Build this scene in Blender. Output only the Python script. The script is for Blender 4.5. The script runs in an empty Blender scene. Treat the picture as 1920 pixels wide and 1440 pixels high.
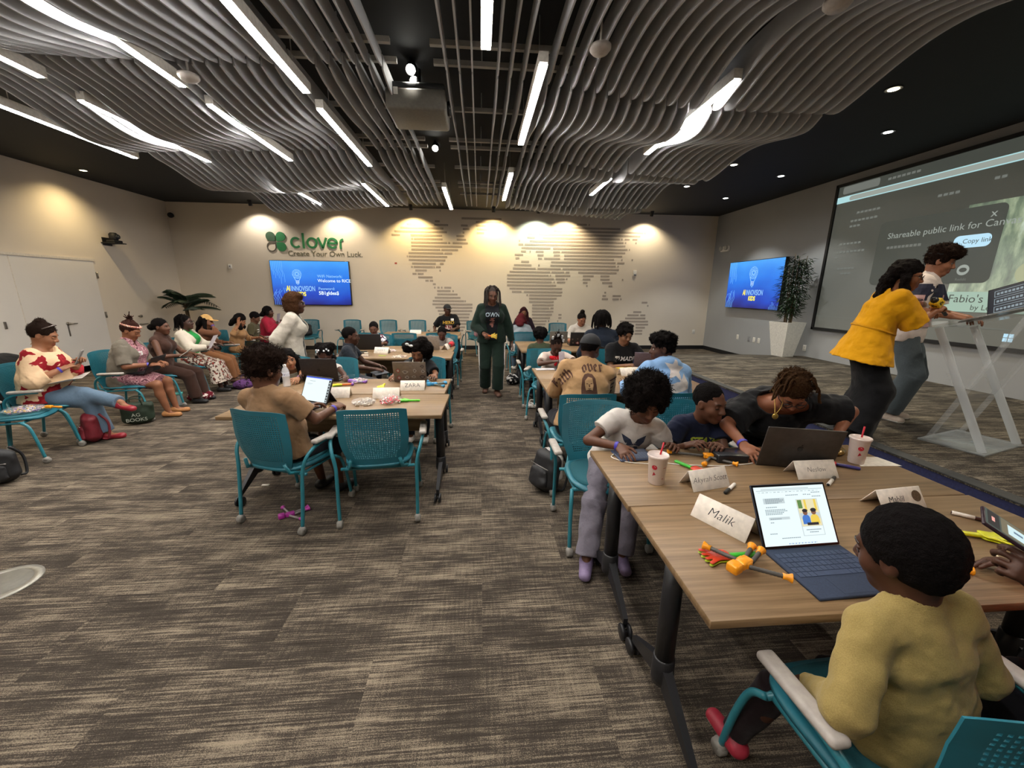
import bpy, bmesh, math, random
import numpy as np
from mathutils import Vector, Matrix
from mathutils.bvhtree import BVHTree

random.seed(7)
SC = bpy.context.scene
COL = SC.collection

# ------------------------------------------------------------------ camera, world, exposure
cd = bpy.data.cameras.new('camera')
cam = bpy.data.objects.new('camera', cd)
COL.objects.link(cam)
cd.sensor_width = 36.0
cd.lens = 735.0 / 1920.0 * 36.0
cd.clip_start = 0.02
cam.matrix_world = Matrix(((0.996707, 0.008971, -0.080584, 0), (-0.080474, 0.230869, -0.969651, 0), (0.009906, 0.972943, 0.230831, 1.65), (0, 0, 0, 1)))
SC.camera = cam
W = bpy.data.worlds.new('world')
SC.world = W
W.use_nodes = True
W.node_tree.nodes['Background'].inputs[0].default_value = (0.9, 0.92, 1.0, 1)
W.node_tree.nodes['Background'].inputs[1].default_value = 0.05
SC.view_settings.view_transform = 'Standard'
SC.view_settings.look = 'None'
SC.view_settings.gamma = 1.0
SC.view_settings.use_curve_mapping = False
SC.view_settings.exposure = 0.22
SC.cycles.max_bounces = 7
SC.cycles.diffuse_bounces = 4
SC.cycles.transparent_max_bounces = 12
SC.cycles.sample_clamp_indirect = 6.0

PI = math.pi
def R(d): return math.radians(d)

# ------------------------------------------------------------------ materials
MATS = {}
def lin(c):
    return tuple((x / 12.92 if x <= 0.04045 else ((x + 0.055) / 1.055) ** 2.4) for x in c)
def srgb(h):
    h = h.lstrip('#')
    return lin(tuple(int(h[i:i + 2], 16) / 255 for i in (0, 2, 4)))
class NT:
    """small helper around a material's node tree"""
    def __init__(s, name):
        s.m = bpy.data.materials.new(name)
        s.m.use_nodes = True
        s.t = s.m.node_tree
        s.b = s.t.nodes['Principled BSDF']
        s.out = s.t.nodes['Material Output']
    def n(s, typ, **kw):
        x = s.t.nodes.new(typ)
        for k, v in kw.items():
            setattr(x, k, v)
        return x
    def l(s, a, b): s.t.links.new(a, b)
    def coord(s, kind='Object'): return s.n('ShaderNodeTexCoord').outputs[kind]
    def mapping(s, vec, scale=(1, 1, 1), loc=(0, 0, 0), rot=(0, 0, 0)):
        m = s.n('ShaderNodeMapping')
        m.inputs['Scale'].default_value = scale
        m.inputs['Location'].default_value = loc
        m.inputs['Rotation'].default_value = rot
        s.l(vec, m.inputs[0])
        return m.outputs[0]
    def noise(s, vec, scale, detail=3, rough=0.5):
        n = s.n('ShaderNodeTexNoise')
        n.inputs['Scale'].default_value = scale
        n.inputs['Detail'].default_value = detail
        n.inputs['Roughness'].default_value = rough
        if vec is not None: s.l(vec, n.inputs['Vector'])
        return n.outputs[0]
    def ramp(s, fac, stops, interp='LINEAR'):
        r = s.n('ShaderNodeValToRGB')
        r.color_ramp.interpolation = interp
        e = r.color_ramp.elements
        while len(e) < len(stops): e.new(0.5)
        for i, (p, c) in enumerate(stops):
            e[i].position = p
            e[i].color = (*c, 1)
        s.l(fac, r.inputs[0])
        return r.outputs[0]
    def math(s, op, a, b=None):
        m = s.n('ShaderNodeMath', operation=op)
        for i, v in enumerate((a, b)):
            if v is None: continue
            if isinstance(v, (int, float)): m.inputs[i].default_value = v
            else: s.l(v, m.inputs[i])
        return m.outputs[0]
    def mix(s, fac, a, b, typ='MIX'):
        m = s.n('ShaderNodeMix', data_type='RGBA', blend_type=typ)
        if isinstance(fac, (int, float)): m.inputs[0].default_value = fac
        else: s.l(fac, m.inputs[0])
        for i, v in ((6, a), (7, b)):
            if isinstance(v, tuple): m.inputs[i].default_value = (*v[:3], 1)
            else: s.l(v, m.inputs[i])
        return m.outputs[2]
    def bump(s, h, strength=0.3, dist=0.01):
        b = s.n('ShaderNodeBump')
        b.inputs['Strength'].default_value = strength
        b.inputs['Distance'].default_value = dist
        s.l(h, b.inputs['Height'])
        s.l(b.outputs[0], s.b.inputs['Normal'])
    def color(s, c):
        if isinstance(c, tuple): s.b.inputs['Base Color'].default_value = (*c[:3], 1)
        else: s.l(c, s.b.inputs['Base Color'])
    def rough(s, r): s.b.inputs['Roughness'].default_value = r

def M(name, col, rough=0.6, var=0.12, scale=40.0, bump=0.0, metal=0.0, spec=0.5, sheen=0.0, bdist=0.004):
    """plain procedural material: base colour with a little noise, optional bump"""
    if name in MATS: return MATS[name]
    if isinstance(col, str): col = srgb(col)
    t = NT(name)
    v = t.noise(t.coord(), scale, 4)
    lo = tuple(x * (1 - var) for x in col)
    hi = tuple(min(1, x * (1 + var)) for x in col)
    t.color(t.ramp(v, [(0.3, lo), (0.7, hi)]))
    t.rough(rough)
    t.b.inputs['Metallic'].default_value = metal
    t.b.inputs['Specular IOR Level'].default_value = spec
    if sheen: t.b.inputs['Sheen Weight'].default_value = sheen
    if bump: t.bump(v, bump, bdist)
    MATS[name] = t.m
    return t.m
def EM(name, col, strength=1.0):
    if name in MATS: return MATS[name]
    if isinstance(col, str): col = srgb(col)
    t = NT(name)
    t.color((0.02, 0.02, 0.02))
    t.b.inputs['Emission Color'].default_value = (*col, 1)
    t.b.inputs['Emission Strength'].default_value = strength
    MATS[name] = t.m
    return t.m
def CLOTH(name, col, var=0.10, fold=0.35):
    if name in MATS: return MATS[name]
    if isinstance(col, str): col = srgb(col)
    t = NT(name)
    c = t.coord()
    a = t.noise(c, 9.0, 3)
    f = t.noise(c, 350.0, 2)
    lo = tuple(x * (1 - var) for x in col); hi = tuple(min(1, x * (1 + var)) for x in col)
    t.color(t.ramp(f, [(0.3, lo), (0.7, hi)]))
    t.rough(0.9)
    t.b.inputs['Specular IOR Level'].default_value = 0.15
    t.b.inputs['Sheen Weight'].default_value = 0.08
    h = t.math('ADD', a, t.math('MULTIPLY', f, 0.04))
    t.bump(h, fold, 0.03)
    MATS[name] = t.m
    return t.m
def SKIN(name, col):
    if name in MATS: return MATS[name]
    col = srgb(col)
    t = NT(name)
    c = t.coord()
    v = t.noise(c, 14.0, 4)
    t.color(t.ramp(v, [(0.3, tuple(x * 0.9 for x in col)), (0.7, tuple(x * 1.08 for x in col))]))
    t.rough(0.5)
    t.b.inputs['Specular IOR Level'].default_value = 0.35
    t.bump(t.noise(c, 220.0, 2), 0.08, 0.002)
    MATS[name] = t.m
    return t.m
def HAIR(name, col, scale=120.0):
    if name in MATS: return MATS[name]
    col = srgb(col)
    t = NT(name)
    c = t.coord()
    v = t.noise(c, scale, 4, 0.7)
    t.color(t.ramp(v, [(0.3, tuple(x * 0.45 for x in col)), (0.75, tuple(x * 1.25 for x in col))]))
    t.rough(0.8)
    t.b.inputs['Specular IOR Level'].default_value = 0.08
    t.bump(v, 0.9, 0.012)
    MATS[name] = t.m
    return t.m

# ------------------------------------------------------------------ objects
def thing(name, label, cat, loc=(0, 0, 0), rotz=0.0, group=None):
    o = bpy.data.objects.new(name, None)
    o.empty_display_size = 0.1
    COL.objects.link(o)
    o.location = loc
    o.rotation_euler = (0, 0, rotz)
    return tag(o, label, cat, group)
def tag(o, label, cat, group=None):
    o['label'] = label
    o['category'] = cat
    if group: o['group'] = group
    return o
def struct(o):
    o['kind'] = 'structure'
    return o
def dup(o, loc, rotz, label, group=None, parent=None):
    def cp(s, p):
        c = s.copy()
        COL.objects.link(c)
        c.parent = p
        for ch in list(s.children): cp(ch, c)
        return c
    r = cp(o, parent)
    r.location = loc
    r.rotation_euler = (0, 0, rotz)
    if label: r['label'] = label
    if group: r['group'] = group
    return r
def new_mesh(name, V, F, mats, parent=None, smooth=True, mi=None, auto=None):
    """V (n,3), F list of index tuples or (m,4) array"""
    me = bpy.data.meshes.new(name)
    V = np.asarray(V, dtype=np.float32)
    if isinstance(F, np.ndarray):
        n, k = F.shape
        me.vertices.add(len(V)); me.vertices.foreach_set('co', V.ravel())
        me.loops.add(n * k); me.loops.foreach_set('vertex_index', F.ravel().astype(np.int32))
        me.polygons.add(n)
        me.polygons.foreach_set('loop_start', np.arange(0, n * k, k, dtype=np.int32))
        me.update(calc_edges=True)
    else:
        me.from_pydata(V.tolist(), [], [tuple(f) for f in F])
    me.validate()
    nf = len(me.polygons)
    if isinstance(smooth, bool): me.polygons.foreach_set('use_smooth', np.full(nf, smooth))
    else: me.polygons.foreach_set('use_smooth', np.array(smooth, dtype=bool)[:nf])
    for m in (mats if isinstance(mats, (list, tuple)) else [mats]): me.materials.append(m)
    if mi is not None and len(mi) == nf: me.polygons.foreach_set('material_index', np.asarray(mi, dtype=np.int32))
    me.update()
    o = bpy.data.objects.new(name, me)
    COL.objects.link(o)
    if parent: o.parent = parent
    return o

class MB:
    """collects shapes into one mesh"""
    def __init__(s): s.V = []; s.F = []; s.mi = []; s.sm = []
    def add(s, V, F, m=0, smooth=False, X=None):
        b = len(s.V)
        for v in V:
            v = Vector(v)
            s.V.append(tuple(X @ v if X is not None else v))
        for f in F:
            s.F.append(tuple(i + b for i in f)); s.mi.append(m); s.sm.append(smooth)
        return s
    def box(s, x0, x1, y0, y1, z0, z1, m=0, X=None, bev=0.0, seg=2):
        if bev <= 0:
            V = [(x, y, z) for z in (z0, z1) for y in (y0, y1) for x in (x0, x1)]
            F = [(0, 2, 3, 1), (4, 5, 7, 6), (0, 1, 5, 4), (2, 6, 7, 3), (0, 4, 6, 2), (1, 3, 7, 5)]
            return s.add(V, F, m, False, X)
        bm = bmesh.new()
        bmesh.ops.create_cube(bm, size=1.0)
        for v in bm.verts:
            v.co = Vector(((x0 + x1) / 2 + v.co.x * (x1 - x0), (y0 + y1) / 2 + v.co.y * (y1 - y0), (z0 + z1) / 2 + v.co.z * (z1 - z0)))
        bev = min(bev, 0.49 * min(abs(x1 - x0), abs(y1 - y0), abs(z1 - z0)))
        bmesh.ops.bevel(bm, geom=list(bm.edges), offset=bev, segments=seg, profile=0.5, affect='EDGES')
        return s.bm(bm, m, True, X)
    def bm(s, bm, m=0, smooth=True, X=None):
        bm.verts.index_update()
        V = [v.co.copy() for v in bm.verts]; F = [[v.index for v in f.verts] for f in bm.faces]
        bm.free()
        return s.add(V, F, m, smooth, X)
    def tube(s, pts, r, n=8, m=0, cap=True, X=None, smooth=True, closed=False):
        pts = [Vector(p) for p in pts]
        N = len(pts)
        rs = r if isinstance(r, (list, tuple)) else [r] * N
        V = []; F = []
        up = None
        for i, p in enumerate(pts):
            if closed: d = pts[(i + 1) % N] - pts[i - 1]
            else: d = pts[min(i + 1, N - 1)] - pts[max(i - 1, 0)]
            d.normalize()
            if up is None:
                up = Vector((0, 0, 1)) if abs(d.z) < 0.9 else Vector((1, 0, 0))
            a = d.cross(up)
            if a.length < 1e-4: a = d.cross(Vector((0, 1, 0.3)))
            a.normalize(); up = a.cross(d); up.normalize()
            for k in range(n):
                t = 2 * PI * k / n
                V.append(p + (a * math.cos(t) + up * math.sin(t)) * rs[i])
        for i in range(N if closed else N - 1):
            j = (i + 1) % N
            for k in range(n):
                k2 = (k + 1) % n
                F.append((i * n + k, i * n + k2, j * n + k2, j * n + k))
        if cap and not closed:
            F.append(tuple(range(n))[::-1]); F.append(tuple((N - 1) * n + k for k in range(n)))
        return s.add(V, F, m, smooth, X)
    def lathe(s, prof, n=20, m=0, X=None, smooth=True, cap=True):
        V = []; F = []
        for (r, z) in prof:
            for k in range(n):
                t = 2 * PI * k / n
                V.append((r * math.cos(t), r * math.sin(t), z))
        for i in range(len(prof) - 1):
            for k in range(n):
                k2 = (k + 1) % n
                F.append((i * n + k, i * n + k2, (i + 1) * n + k2, (i + 1) * n + k))
        if cap:
            F.append(tuple(range(n))[::-1]); F.append(tuple((len(prof) - 1) * n + k for k in range(n)))
        return s.add(V, F, m, smooth, X)
    def ball(s, c, r, m=0, nu=12, nv=8, X=None):
        rx, ry, rz = r if isinstance(r, (list, tuple)) else (r, r, r)
        V = [(c[0], c[1], c[2] - rz)]; F = []
        for j in range(1, nv):
            ph = PI * j / nv
            for i in range(nu):
                t = 2 * PI * i / nu
                V.append((c[0] + rx * math.sin(ph) * math.cos(t), c[1] + ry * math.sin(ph) * math.sin(t), c[2] - rz * math.cos(ph)))
        V.append((c[0], c[1], c[2] + rz))
        for i in range(nu):
            i2 = (i + 1) % nu
            F.append((0, 1 + i2, 1 + i))
            F.append((len(V) - 1, 1 + (nv - 2) * nu + i, 1 + (nv - 2) * nu + i2))
            for j in range(nv - 2):
                F.append((1 + j * nu + i, 1 + j * nu + i2, 1 + (j + 1) * nu + i2, 1 + (j + 1) * nu + i))
        return s.add(V, F, m, True, X)
    def prism(s, poly, z0, z1, m=0, X=None, smooth=False):
        n = len(poly)
        V = [(x, y, z0) for x, y in poly] + [(x, y, z1) for x, y in poly]
        F = [tuple(range(n))[::-1], tuple(range(n, 2 * n))]
        for i in range(n):
            j = (i + 1) % n
            F.append((i, j, n + j, n + i))
        return s.add(V, F, m, smooth, X)
    def quad(s, a, b, c, d, m=0, X=None): return s.add([a, b, c, d], [(0, 1, 2, 3)], m, False, X)
    def build(s, name, mats, parent=None, smooth=None):
        return new_mesh(name, s.V, s.F, mats, parent, s.sm if smooth is None else smooth, s.mi)

def TR(loc=(0, 0, 0), rx=0, ry=0, rz=0):
    return Matrix.Translation(loc) @ Matrix.Rotation(R(rz), 4, 'Z') @ Matrix.Rotation(R(ry), 4, 'Y') @ Matrix.Rotation(R(rx), 4, 'X')
def bez(pts, n=8):
    """Catmull-Rom through pts"""
    P = [Vector(p) for p in pts]
    P = [P[0] * 2 - P[1]] + P + [P[-1] * 2 - P[-2]]
    out = []
    for i in range(1, len(P) - 2):
        for k in range(n):
            t = k / n
            a, b, c, d = P[i - 1], P[i], P[i + 1], P[i + 2]
            out.append(0.5 * ((2 * b) + (c - a) * t + (2 * a - 5 * b + 4 * c - d) * t * t + (3 * b - a - 3 * c + d) * t ** 3))
    out.append(P[-2])
    return out
def text_mesh(body, size=1.0, align='CENTER', extrude=0.0, shear=0.0, bold=0.0, spacing=1.0, res=3):
    """verts, faces of a line of text lying in the xy plane"""
    cu = bpy.data.curves.new('lettering', 'FONT')
    cu.body = body; cu.size = size; cu.align_x = align; cu.align_y = 'CENTER'
    cu.extrude = extrude; cu.shear = shear; cu.offset = bold; cu.space_character = spacing; cu.resolution_u = res
    ob = bpy.data.objects.new('lettering', cu)
    COL.objects.link(ob)
    dg = bpy.context.evaluated_depsgraph_get()
    me = bpy.data.meshes.new_from_object(ob.evaluated_get(dg))
    V = [v.co.copy() for v in me.vertices]; F = [tuple(p.vertices) for p in me.polygons]
    bpy.data.objects.remove(ob); bpy.data.curves.remove(cu); bpy.data.meshes.remove(me)
    return V, F

# ------------------------------------------------------------------ signed distance bodies
F32 = np.float32
def vlen(v): return math.sqrt(float(np.dot(v, v)))
def V3(*a): return np.array(a, dtype=float)
def unit(v):
    n = vlen(v)
    return v / n if n > 1e-9 else v
def smin(a, b, k):
    if k <= 1e-6: return np.minimum(a, b)
    h = np.clip(0.5 + 0.5 * (b - a) / k, 0, 1)
    return b + (a - b) * h - k * h * (1 - h)
def P_cap(a, b, ra, rb=None, k=0.02): return ('cap', V3(*a), V3(*b), ra, ra if rb is None else rb, k)
def P_cone(a, b, ra, rb, k=0.02): return ('cone', V3(*a), V3(*b), ra, rb, k)
def P_ecap(a, b, ra, rb, lat, w, k=0.04): return ('ecap', V3(*a), V3(*b), ra, rb, unit(V3(*lat)), w, k)
def P_ell(c, r, Rm=None, k=0.02): return ('ell', V3(*c), V3(*r), np.eye(3) if Rm is None else Rm, k)
def P_sub(p, k=0.0): return ('sub', p, k)
def P_cut(p0, n): return ('cut', V3(*p0), unit(V3(*n)))
def bounds(p):
    t = p[0]
    if t in ('cap', 'cone'):
        r = max(p[3], p[4]); return np.minimum(p[1], p[2]) - r, np.maximum(p[1], p[2]) + r
    if t == 'ecap':
        r = max(p[3], p[4]) * max(1, p[6]); return np.minimum(p[1], p[2]) - r, np.maximum(p[1], p[2]) + r
    if t == 'ell':
        e = np.abs(p[3]) @ p[2]; return p[1] - e, p[1] + e
    if t == 'sub': return bounds(p[1])
def sdf_eval(p, x, y, z):
    t = p[0]
    if t in ('cap', 'cone', 'ecap'):
        a, b = p[1], p[2]
        d = b - a; L2 = float(np.dot(d, d)) + 1e-12; L = math.sqrt(L2)
        T = ((x - a[0]) * F32(d[0] / L2) + (y - a[1]) * F32(d[1] / L2)) + (z - a[2]) * F32(d[2] / L2)
        Tc = np.clip(T, 0, 1)
        qx = (x - a[0]) - Tc * F32(d[0]); qy = (y - a[1]) - Tc * F32(d[1]); qz = (z - a[2]) - Tc * F32(d[2])
        r = p[3] + (p[4] - p[3]) * Tc
        if t == 'cone':
            qx = (x - a[0]) - T * F32(d[0]); qy = (y - a[1]) - T * F32(d[1]); qz = (z - a[2]) - T * F32(d[2])
            return np.maximum(np.sqrt(qx * qx + qy * qy + qz * qz) - r, np.maximum(-T * L, (T - 1) * L))
        s = qx * qx + qy * qy + qz * qz
        if t == 'ecap':
            u = p[5]; la = qx * F32(u[0]) + qy * F32(u[1]) + qz * F32(u[2])
            s = s - la * la * F32(1 - 1 / p[6] ** 2)
        return np.sqrt(np.maximum(s, 0)) - r
    if t == 'ell':
        c, r, Rm = p[1], p[2], p[3]
        x = x - c[0]; y = y - c[1]; z = z - c[2]
        k0 = 0; k1 = 0
        for i in range(3):
            q = x * F32(Rm[0, i]) + y * F32(Rm[1, i]) + z * F32(Rm[2, i])
            k0 = k0 + (q / F32(r[i])) ** 2; k1 = k1 + (q / F32(r[i] ** 2)) ** 2
        k0 = np.sqrt(k0); k1 = np.sqrt(k1)
        return k0 * (k0 - 1) / np.maximum(k1, 1e-6)
def vnoise(shape, cell, rng):
    """smooth random field on a grid, one lattice value every `cell` samples"""
    A = []
    cs = []
    for n in shape:
        m = int(n / cell) + 3
        u = np.arange(n) / cell
        i = u.astype(int); f = u - i; f = f * f * (3 - 2 * f)
        B = np.zeros((n, m), F32)
        B[np.arange(n), i] = 1 - f; B[np.arange(n), i + 1] += f
        A.append(B); cs.append(m)
    C = rng.uniform(-1, 1, cs).astype(F32)
    C = np.tensordot(A[0], C, (1, 0))
    C = np.einsum('jb,abc->ajc', A[1], C, optimize=True)
    return np.einsum('kc,ajc->ajk', A[2], C, optimize=True)
def sdf_mesh(prims, h, noise=None, seed=1):
    lo = np.min([bounds(p)[0] for p in prims if p[0] not in ('sub', 'cut')], axis=0) - 3 * h - 0.012
    hi = np.max([bounds(p)[1] for p in prims if p[0] not in ('sub', 'cut')], axis=0) + 3 * h + 0.012
    n = np.ceil((hi - lo) / h).astype(int) + 1
    ax = [(lo[i] + h * np.arange(n[i])).astype(F32) for i in range(3)]
    D = np.full(tuple(n), 0.2, F32)
    for p in prims:
        if p[0] == 'cut':
            q, nn = p[1], p[2]
            f = (ax[0][:, None, None] - F32(q[0])) * F32(nn[0]) + (ax[1][None, :, None] - F32(q[1])) * F32(nn[1]) + (ax[2][None, None, :] - F32(q[2])) * F32(nn[2])
            np.maximum(D, f, out=D)
            continue
        q = p[1] if p[0] == 'sub' else p
        k = p[2] if p[0] == 'sub' else p[-1]
        b0, b1 = bounds(q)
        i0 = np.clip(np.floor((b0 - lo - k - 2 * h) / h).astype(int), 0, n); i1 = np.clip(np.ceil((b1 - lo + k + 2 * h) / h).astype(int) + 1, 0, n)
        if np.any(i1 <= i0): continue
        sl = tuple(slice(a, b) for a, b in zip(i0, i1))
        d = sdf_eval(q, ax[0][sl[0]][:, None, None], ax[1][sl[1]][None, :, None], ax[2][sl[2]][None, None, :])
        if p[0] == 'sub': D[sl] = -smin(-D[sl], d, k) if k > 0 else np.maximum(D[sl], -d)
        else: D[sl] = smin(D[sl], d, k)
    if noise:
        rng = np.random.default_rng(seed)
        for (amp, size) in noise:
            D += F32(amp) * vnoise(D.shape, max(size / h, 1.01), rng)
    return snet(D, lo, h)
EDGES = [((i, j, k), a) for a in range(3) for i in (0, 1) for j in (0, 1) for k in (0, 1) if (i, j, k)[a] == 0]
def snet(D, lo, h):
    S = D < 0
    c = np.zeros(tuple(np.array(S.shape) - 1), np.int8)
    for i in (0, 1):
        for j in (0, 1):
            for k in (0, 1):
                c += S[i:S.shape[0] - 1 + i, j:S.shape[1] - 1 + j, k:S.shape[2] - 1 + k]
    act = (c > 0) & (c < 8)
    idx = np.argwhere(act)
    ids = np.full(c.shape, -1, np.int32)
    ids[act] = np.arange(len(idx))
    acc = np.zeros((len(idx), 3)); cnt = np.zeros(len(idx))
    for o, a in EDGES:
        p = idx + o
        q = p.copy(); q[:, a] += 1
        v0 = D[p[:, 0], p[:, 1], p[:, 2]]; v1 = D[q[:, 0], q[:, 1], q[:, 2]]
        m = (v0 < 0) != (v1 < 0)
        t = v0[m] / (v0[m] - v1[m])
        e = np.tile(np.array(o, float), (len(t), 1)); e[:, a] += t
        acc[m] += e; cnt[m] += 1
    V = lo + h * (idx + acc / np.maximum(cnt, 1)[:, None])
    Fs = []
    for a in range(3):
        b, d = (a + 1) % 3, (a + 2) % 3
        s0 = [slice(None)] * 3; s1 = [slice(None)] * 3
        s0[a] = slice(0, -1); s1[a] = slice(1, None)
        A, B = S[tuple(s0)], S[tuple(s1)]
        e = np.argwhere(A != B)
        ok = (e[:, b] >= 1) & (e[:, d] >= 1) & (e[:, b] < c.shape[b]) & (e[:, d] < c.shape[d])
        e = e[ok]
        ins = A[e[:, 0], e[:, 1], e[:, 2]]
        def cell(db, dd):
            q = e.copy(); q[:, b] += db; q[:, d] += dd
            return ids[q[:, 0], q[:, 1], q[:, 2]]
        q = np.stack([cell(-1, -1), cell(0, -1), cell(0, 0), cell(-1, 0)], 1)
        q[~ins] = q[~ins][:, ::-1]
        Fs.append(q)
    Fa = np.concatenate(Fs)
    Fa = Fa[(Fa >= 0).all(1)]
    return V, Fa

# ------------------------------------------------------------------ people
def multi_mesh(name, blocks, mats, parent=None):
    """blocks: list of (V, [face arrays or lists], material index)"""
    Vs = []; lo = []; tot = []; mi = []; b = 0
    for V, F, m in blocks:
        V = np.asarray(V, dtype=np.float32).reshape(-1, 3)
        for f in (F if isinstance(F, list) else [F]):
            f = np.asarray(f)
            if f.ndim == 2:
                lo.append((f + b).ravel()); tot.append(np.full(len(f), f.shape[1]))
                mi.append(np.full(len(f), m) if np.isscalar(m) else m)
            else:
                lo.append(f + b); tot.append(np.array([len(f)])); mi.append(np.array([m]))
        Vs.append(V); b += len(V)
    V = np.concatenate(Vs); lo = np.concatenate(lo).astype(np.int32); tot = np.concatenate(tot).astype(np.int32); mi = np.concatenate(mi).astype(np.int32)
    me = bpy.data.meshes.new(name)
    me.vertices.add(len(V)); me.vertices.foreach_set('co', V.ravel())
    me.loops.add(len(lo)); me.loops.foreach_set('vertex_index', lo)
    me.polygons.add(len(tot)); st = np.zeros(len(tot), np.int32); st[1:] = np.cumsum(tot)[:-1]
    me.polygons.foreach_set('loop_start', st)
    me.update(calc_edges=True)
    me.polygons.foreach_set('use_smooth', np.ones(len(tot), bool))
    me.polygons.foreach_set('material_index', mi)
    for m in mats: me.materials.append(m)
    me.update()
    o = bpy.data.objects.new(name, me); COL.objects.link(o)
    if parent: o.parent = parent
    return o
def np_tube(pts, r, n=4):
    pts = np.asarray(pts, float); N = len(pts)
    d = np.gradient(pts, axis=0); d /= np.linalg.norm(d, axis=1)[:, None] + 1e-9
    ref = np.array([0.3, 0.2, 0.93]) if abs(d[0, 2]) < 0.85 else np.array([0.93, 0.3, 0.2])
    a = np.cross(d, ref); a /= np.linalg.norm(a, axis=1)[:, None] + 1e-9
    b = np.cross(a, d)
    r = np.broadcast_to(np.asarray(r, float), (N,))
    t = 2 * PI * np.arange(n) / n
    V = pts[:, None, :] + r[:, None, None] * (np.cos(t)[None, :, None] * a[:, None, :] + np.sin(t)[None, :, None] * b[:, None, :])
    i = np.arange(N - 1)[:, None]; k = np.arange(n)[None, :]; k2 = (k + 1) % n
    F = np.stack([i * n + k, i * n + k2, (i + 1) * n + k2, (i + 1) * n + k], -1).reshape(-1, 4)
    return V.reshape(-1, 3), F
def ik(a, b, l1, l2, hint):
    d = vlen(b - a)
    if d > l1 + l2 - 0.004:
        b = a + (b - a) / d * (l1 + l2 - 0.004); d = l1 + l2 - 0.004
    d = max(d, abs(l1 - l2) + 0.01)
    e = unit(b - a); b = a + e * d
    x = (l1 * l1 - l2 * l2 + d * d) / (2 * d)
    y = math.sqrt(max(l1 * l1 - x * x, 1e-6))
    hp = hint - e * np.dot(hint, e)
    return a + e * x + unit(hp) * y, b
def rot3(yaw, pitch, roll):
    m = Matrix.Rotation(R(yaw), 3, 'Z') @ Matrix.Rotation(R(-pitch), 3, 'X') @ Matrix.Rotation(R(roll), 3, 'Y')
    return np.array(m)
class Sk: pass
def skeleton(S, k):
    s = Sk(); s.S = S; s.male = k['sex'] == 'm'
    ln, cu, sd = R(k['lean']), R(k['curl']), R(k['side'])
    def U(a): return unit(V3(math.sin(sd), math.sin(a) * math.cos(sd), math.cos(a)))
    s.u1, s.u2, s.u3 = U(ln), U(ln + cu), U(ln + 1.6 * cu)
    s.HS = k['hs'] * (0.55 + 0.45 * S)
    ph = k['floor'] + k['seat'] + 0.10 * S if k['pose'] == 'sit' else k['floor'] + 0.895 * S - k['drop']
    s.P = V3(0, 0, ph)
    s.w = s.P + 0.17 * S * s.u1
    s.c = s.w + 0.17 * S * s.u2
    s.nb = s.c + 0.15 * S * s.u2
    un = unit(s.u3 * 0.6 + V3(0, 0, 0.4))
    yaw, pit, rol = k['hd']
    s.Rh = rot3(yaw, pit, rol)
    hf = s.Rh @ V3(0, 1, 0)
    s.H = s.nb + un * (0.05 * S + 0.10 * s.HS) + V3(hf[0], hf[1], 0) * 0.025 * s.HS
    s.un = un
    tw = R(k['twist'])
    s.lat = V3(math.cos(tw), math.sin(tw), 0)
    s.fw = unit(np.cross(s.u2, s.lat)); s.lat = unit(np.cross(s.fw, s.u2))
    s.lat0 = V3(1, 0, 0)
    return s
def solve(head, face, k):
    """body scale and root position that put the head where it is in the room"""
    S = k.get('S') or 1.0
    if not k.get('S'):
        for _ in range(12):
            a = skeleton(S, k).H[2] - head[2]; b = skeleton(S + 0.01, k).H[2] - head[2]
            S = S - a / ((b - a) / 0.01)
    s = skeleton(S, k)
    a = R(face)
    x = s.H[0] * math.cos(a) - s.H[1] * math.sin(a); y = s.H[0] * math.sin(a) + s.H[1] * math.cos(a)
    return s, (head[0] - x, head[1] - y, 0.0)
def torso(s, g, fat, sex):
    S = s.S; f = fat
    p = [P_ecap(s.P - s.u1 * 0.03 * S, s.w, (0.112 * f) * S + g, (0.098 * f) * S + g, s.lat0, 1.42, 0.05 * S),
         P_ecap(s.w, s.c, (0.098 * f) * S + g, (0.108 * (0.5 + 0.5 * f)) * S + g, s.lat, 1.36, 0.05 * S),
         P_ecap(s.c, s.nb - s.u2 * 0.06 * S, (0.108 * (0.5 + 0.5 * f)) * S + g, 0.074 * S + g, s.lat, 1.52, 0.05 * S),
         P_cap(s.sh[0] - s.lat * -0.01, s.sh[1] + s.lat * -0.01, 0.05 * S + g, 0.05 * S + g, 0.04 * S),
         P_cap(s.sh[0] + s.lat * 0.06 * S + s.u2 * 0.025 * S, s.nb + s.u2 * 0.035 * S, 0.03 * S + g, 0.042 * S + g, 0.04 * S),
         P_cap(s.sh[1] - s.lat * 0.06 * S + s.u2 * 0.025 * S, s.nb + s.u2 * 0.035 * S, 0.03 * S + g, 0.042 * S + g, 0.04 * S)]
    if sex == 'f':
        for q in (-1, 1):
            p.append(P_ell(s.c + s.fw * 0.075 * S * f + s.lat * q * 0.075 * S + s.u2 * 0.01, (0.075 * S * f + g,) * 3, None, 0.05 * S))
    if fat > 1.15:
        p.append(P_ell(s.w + s.fw * 0.05 * S * f, (0.15 * S * f + g, 0.12 * S * f + g, 0.12 * S + g), None, 0.07 * S))
    return p
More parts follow.
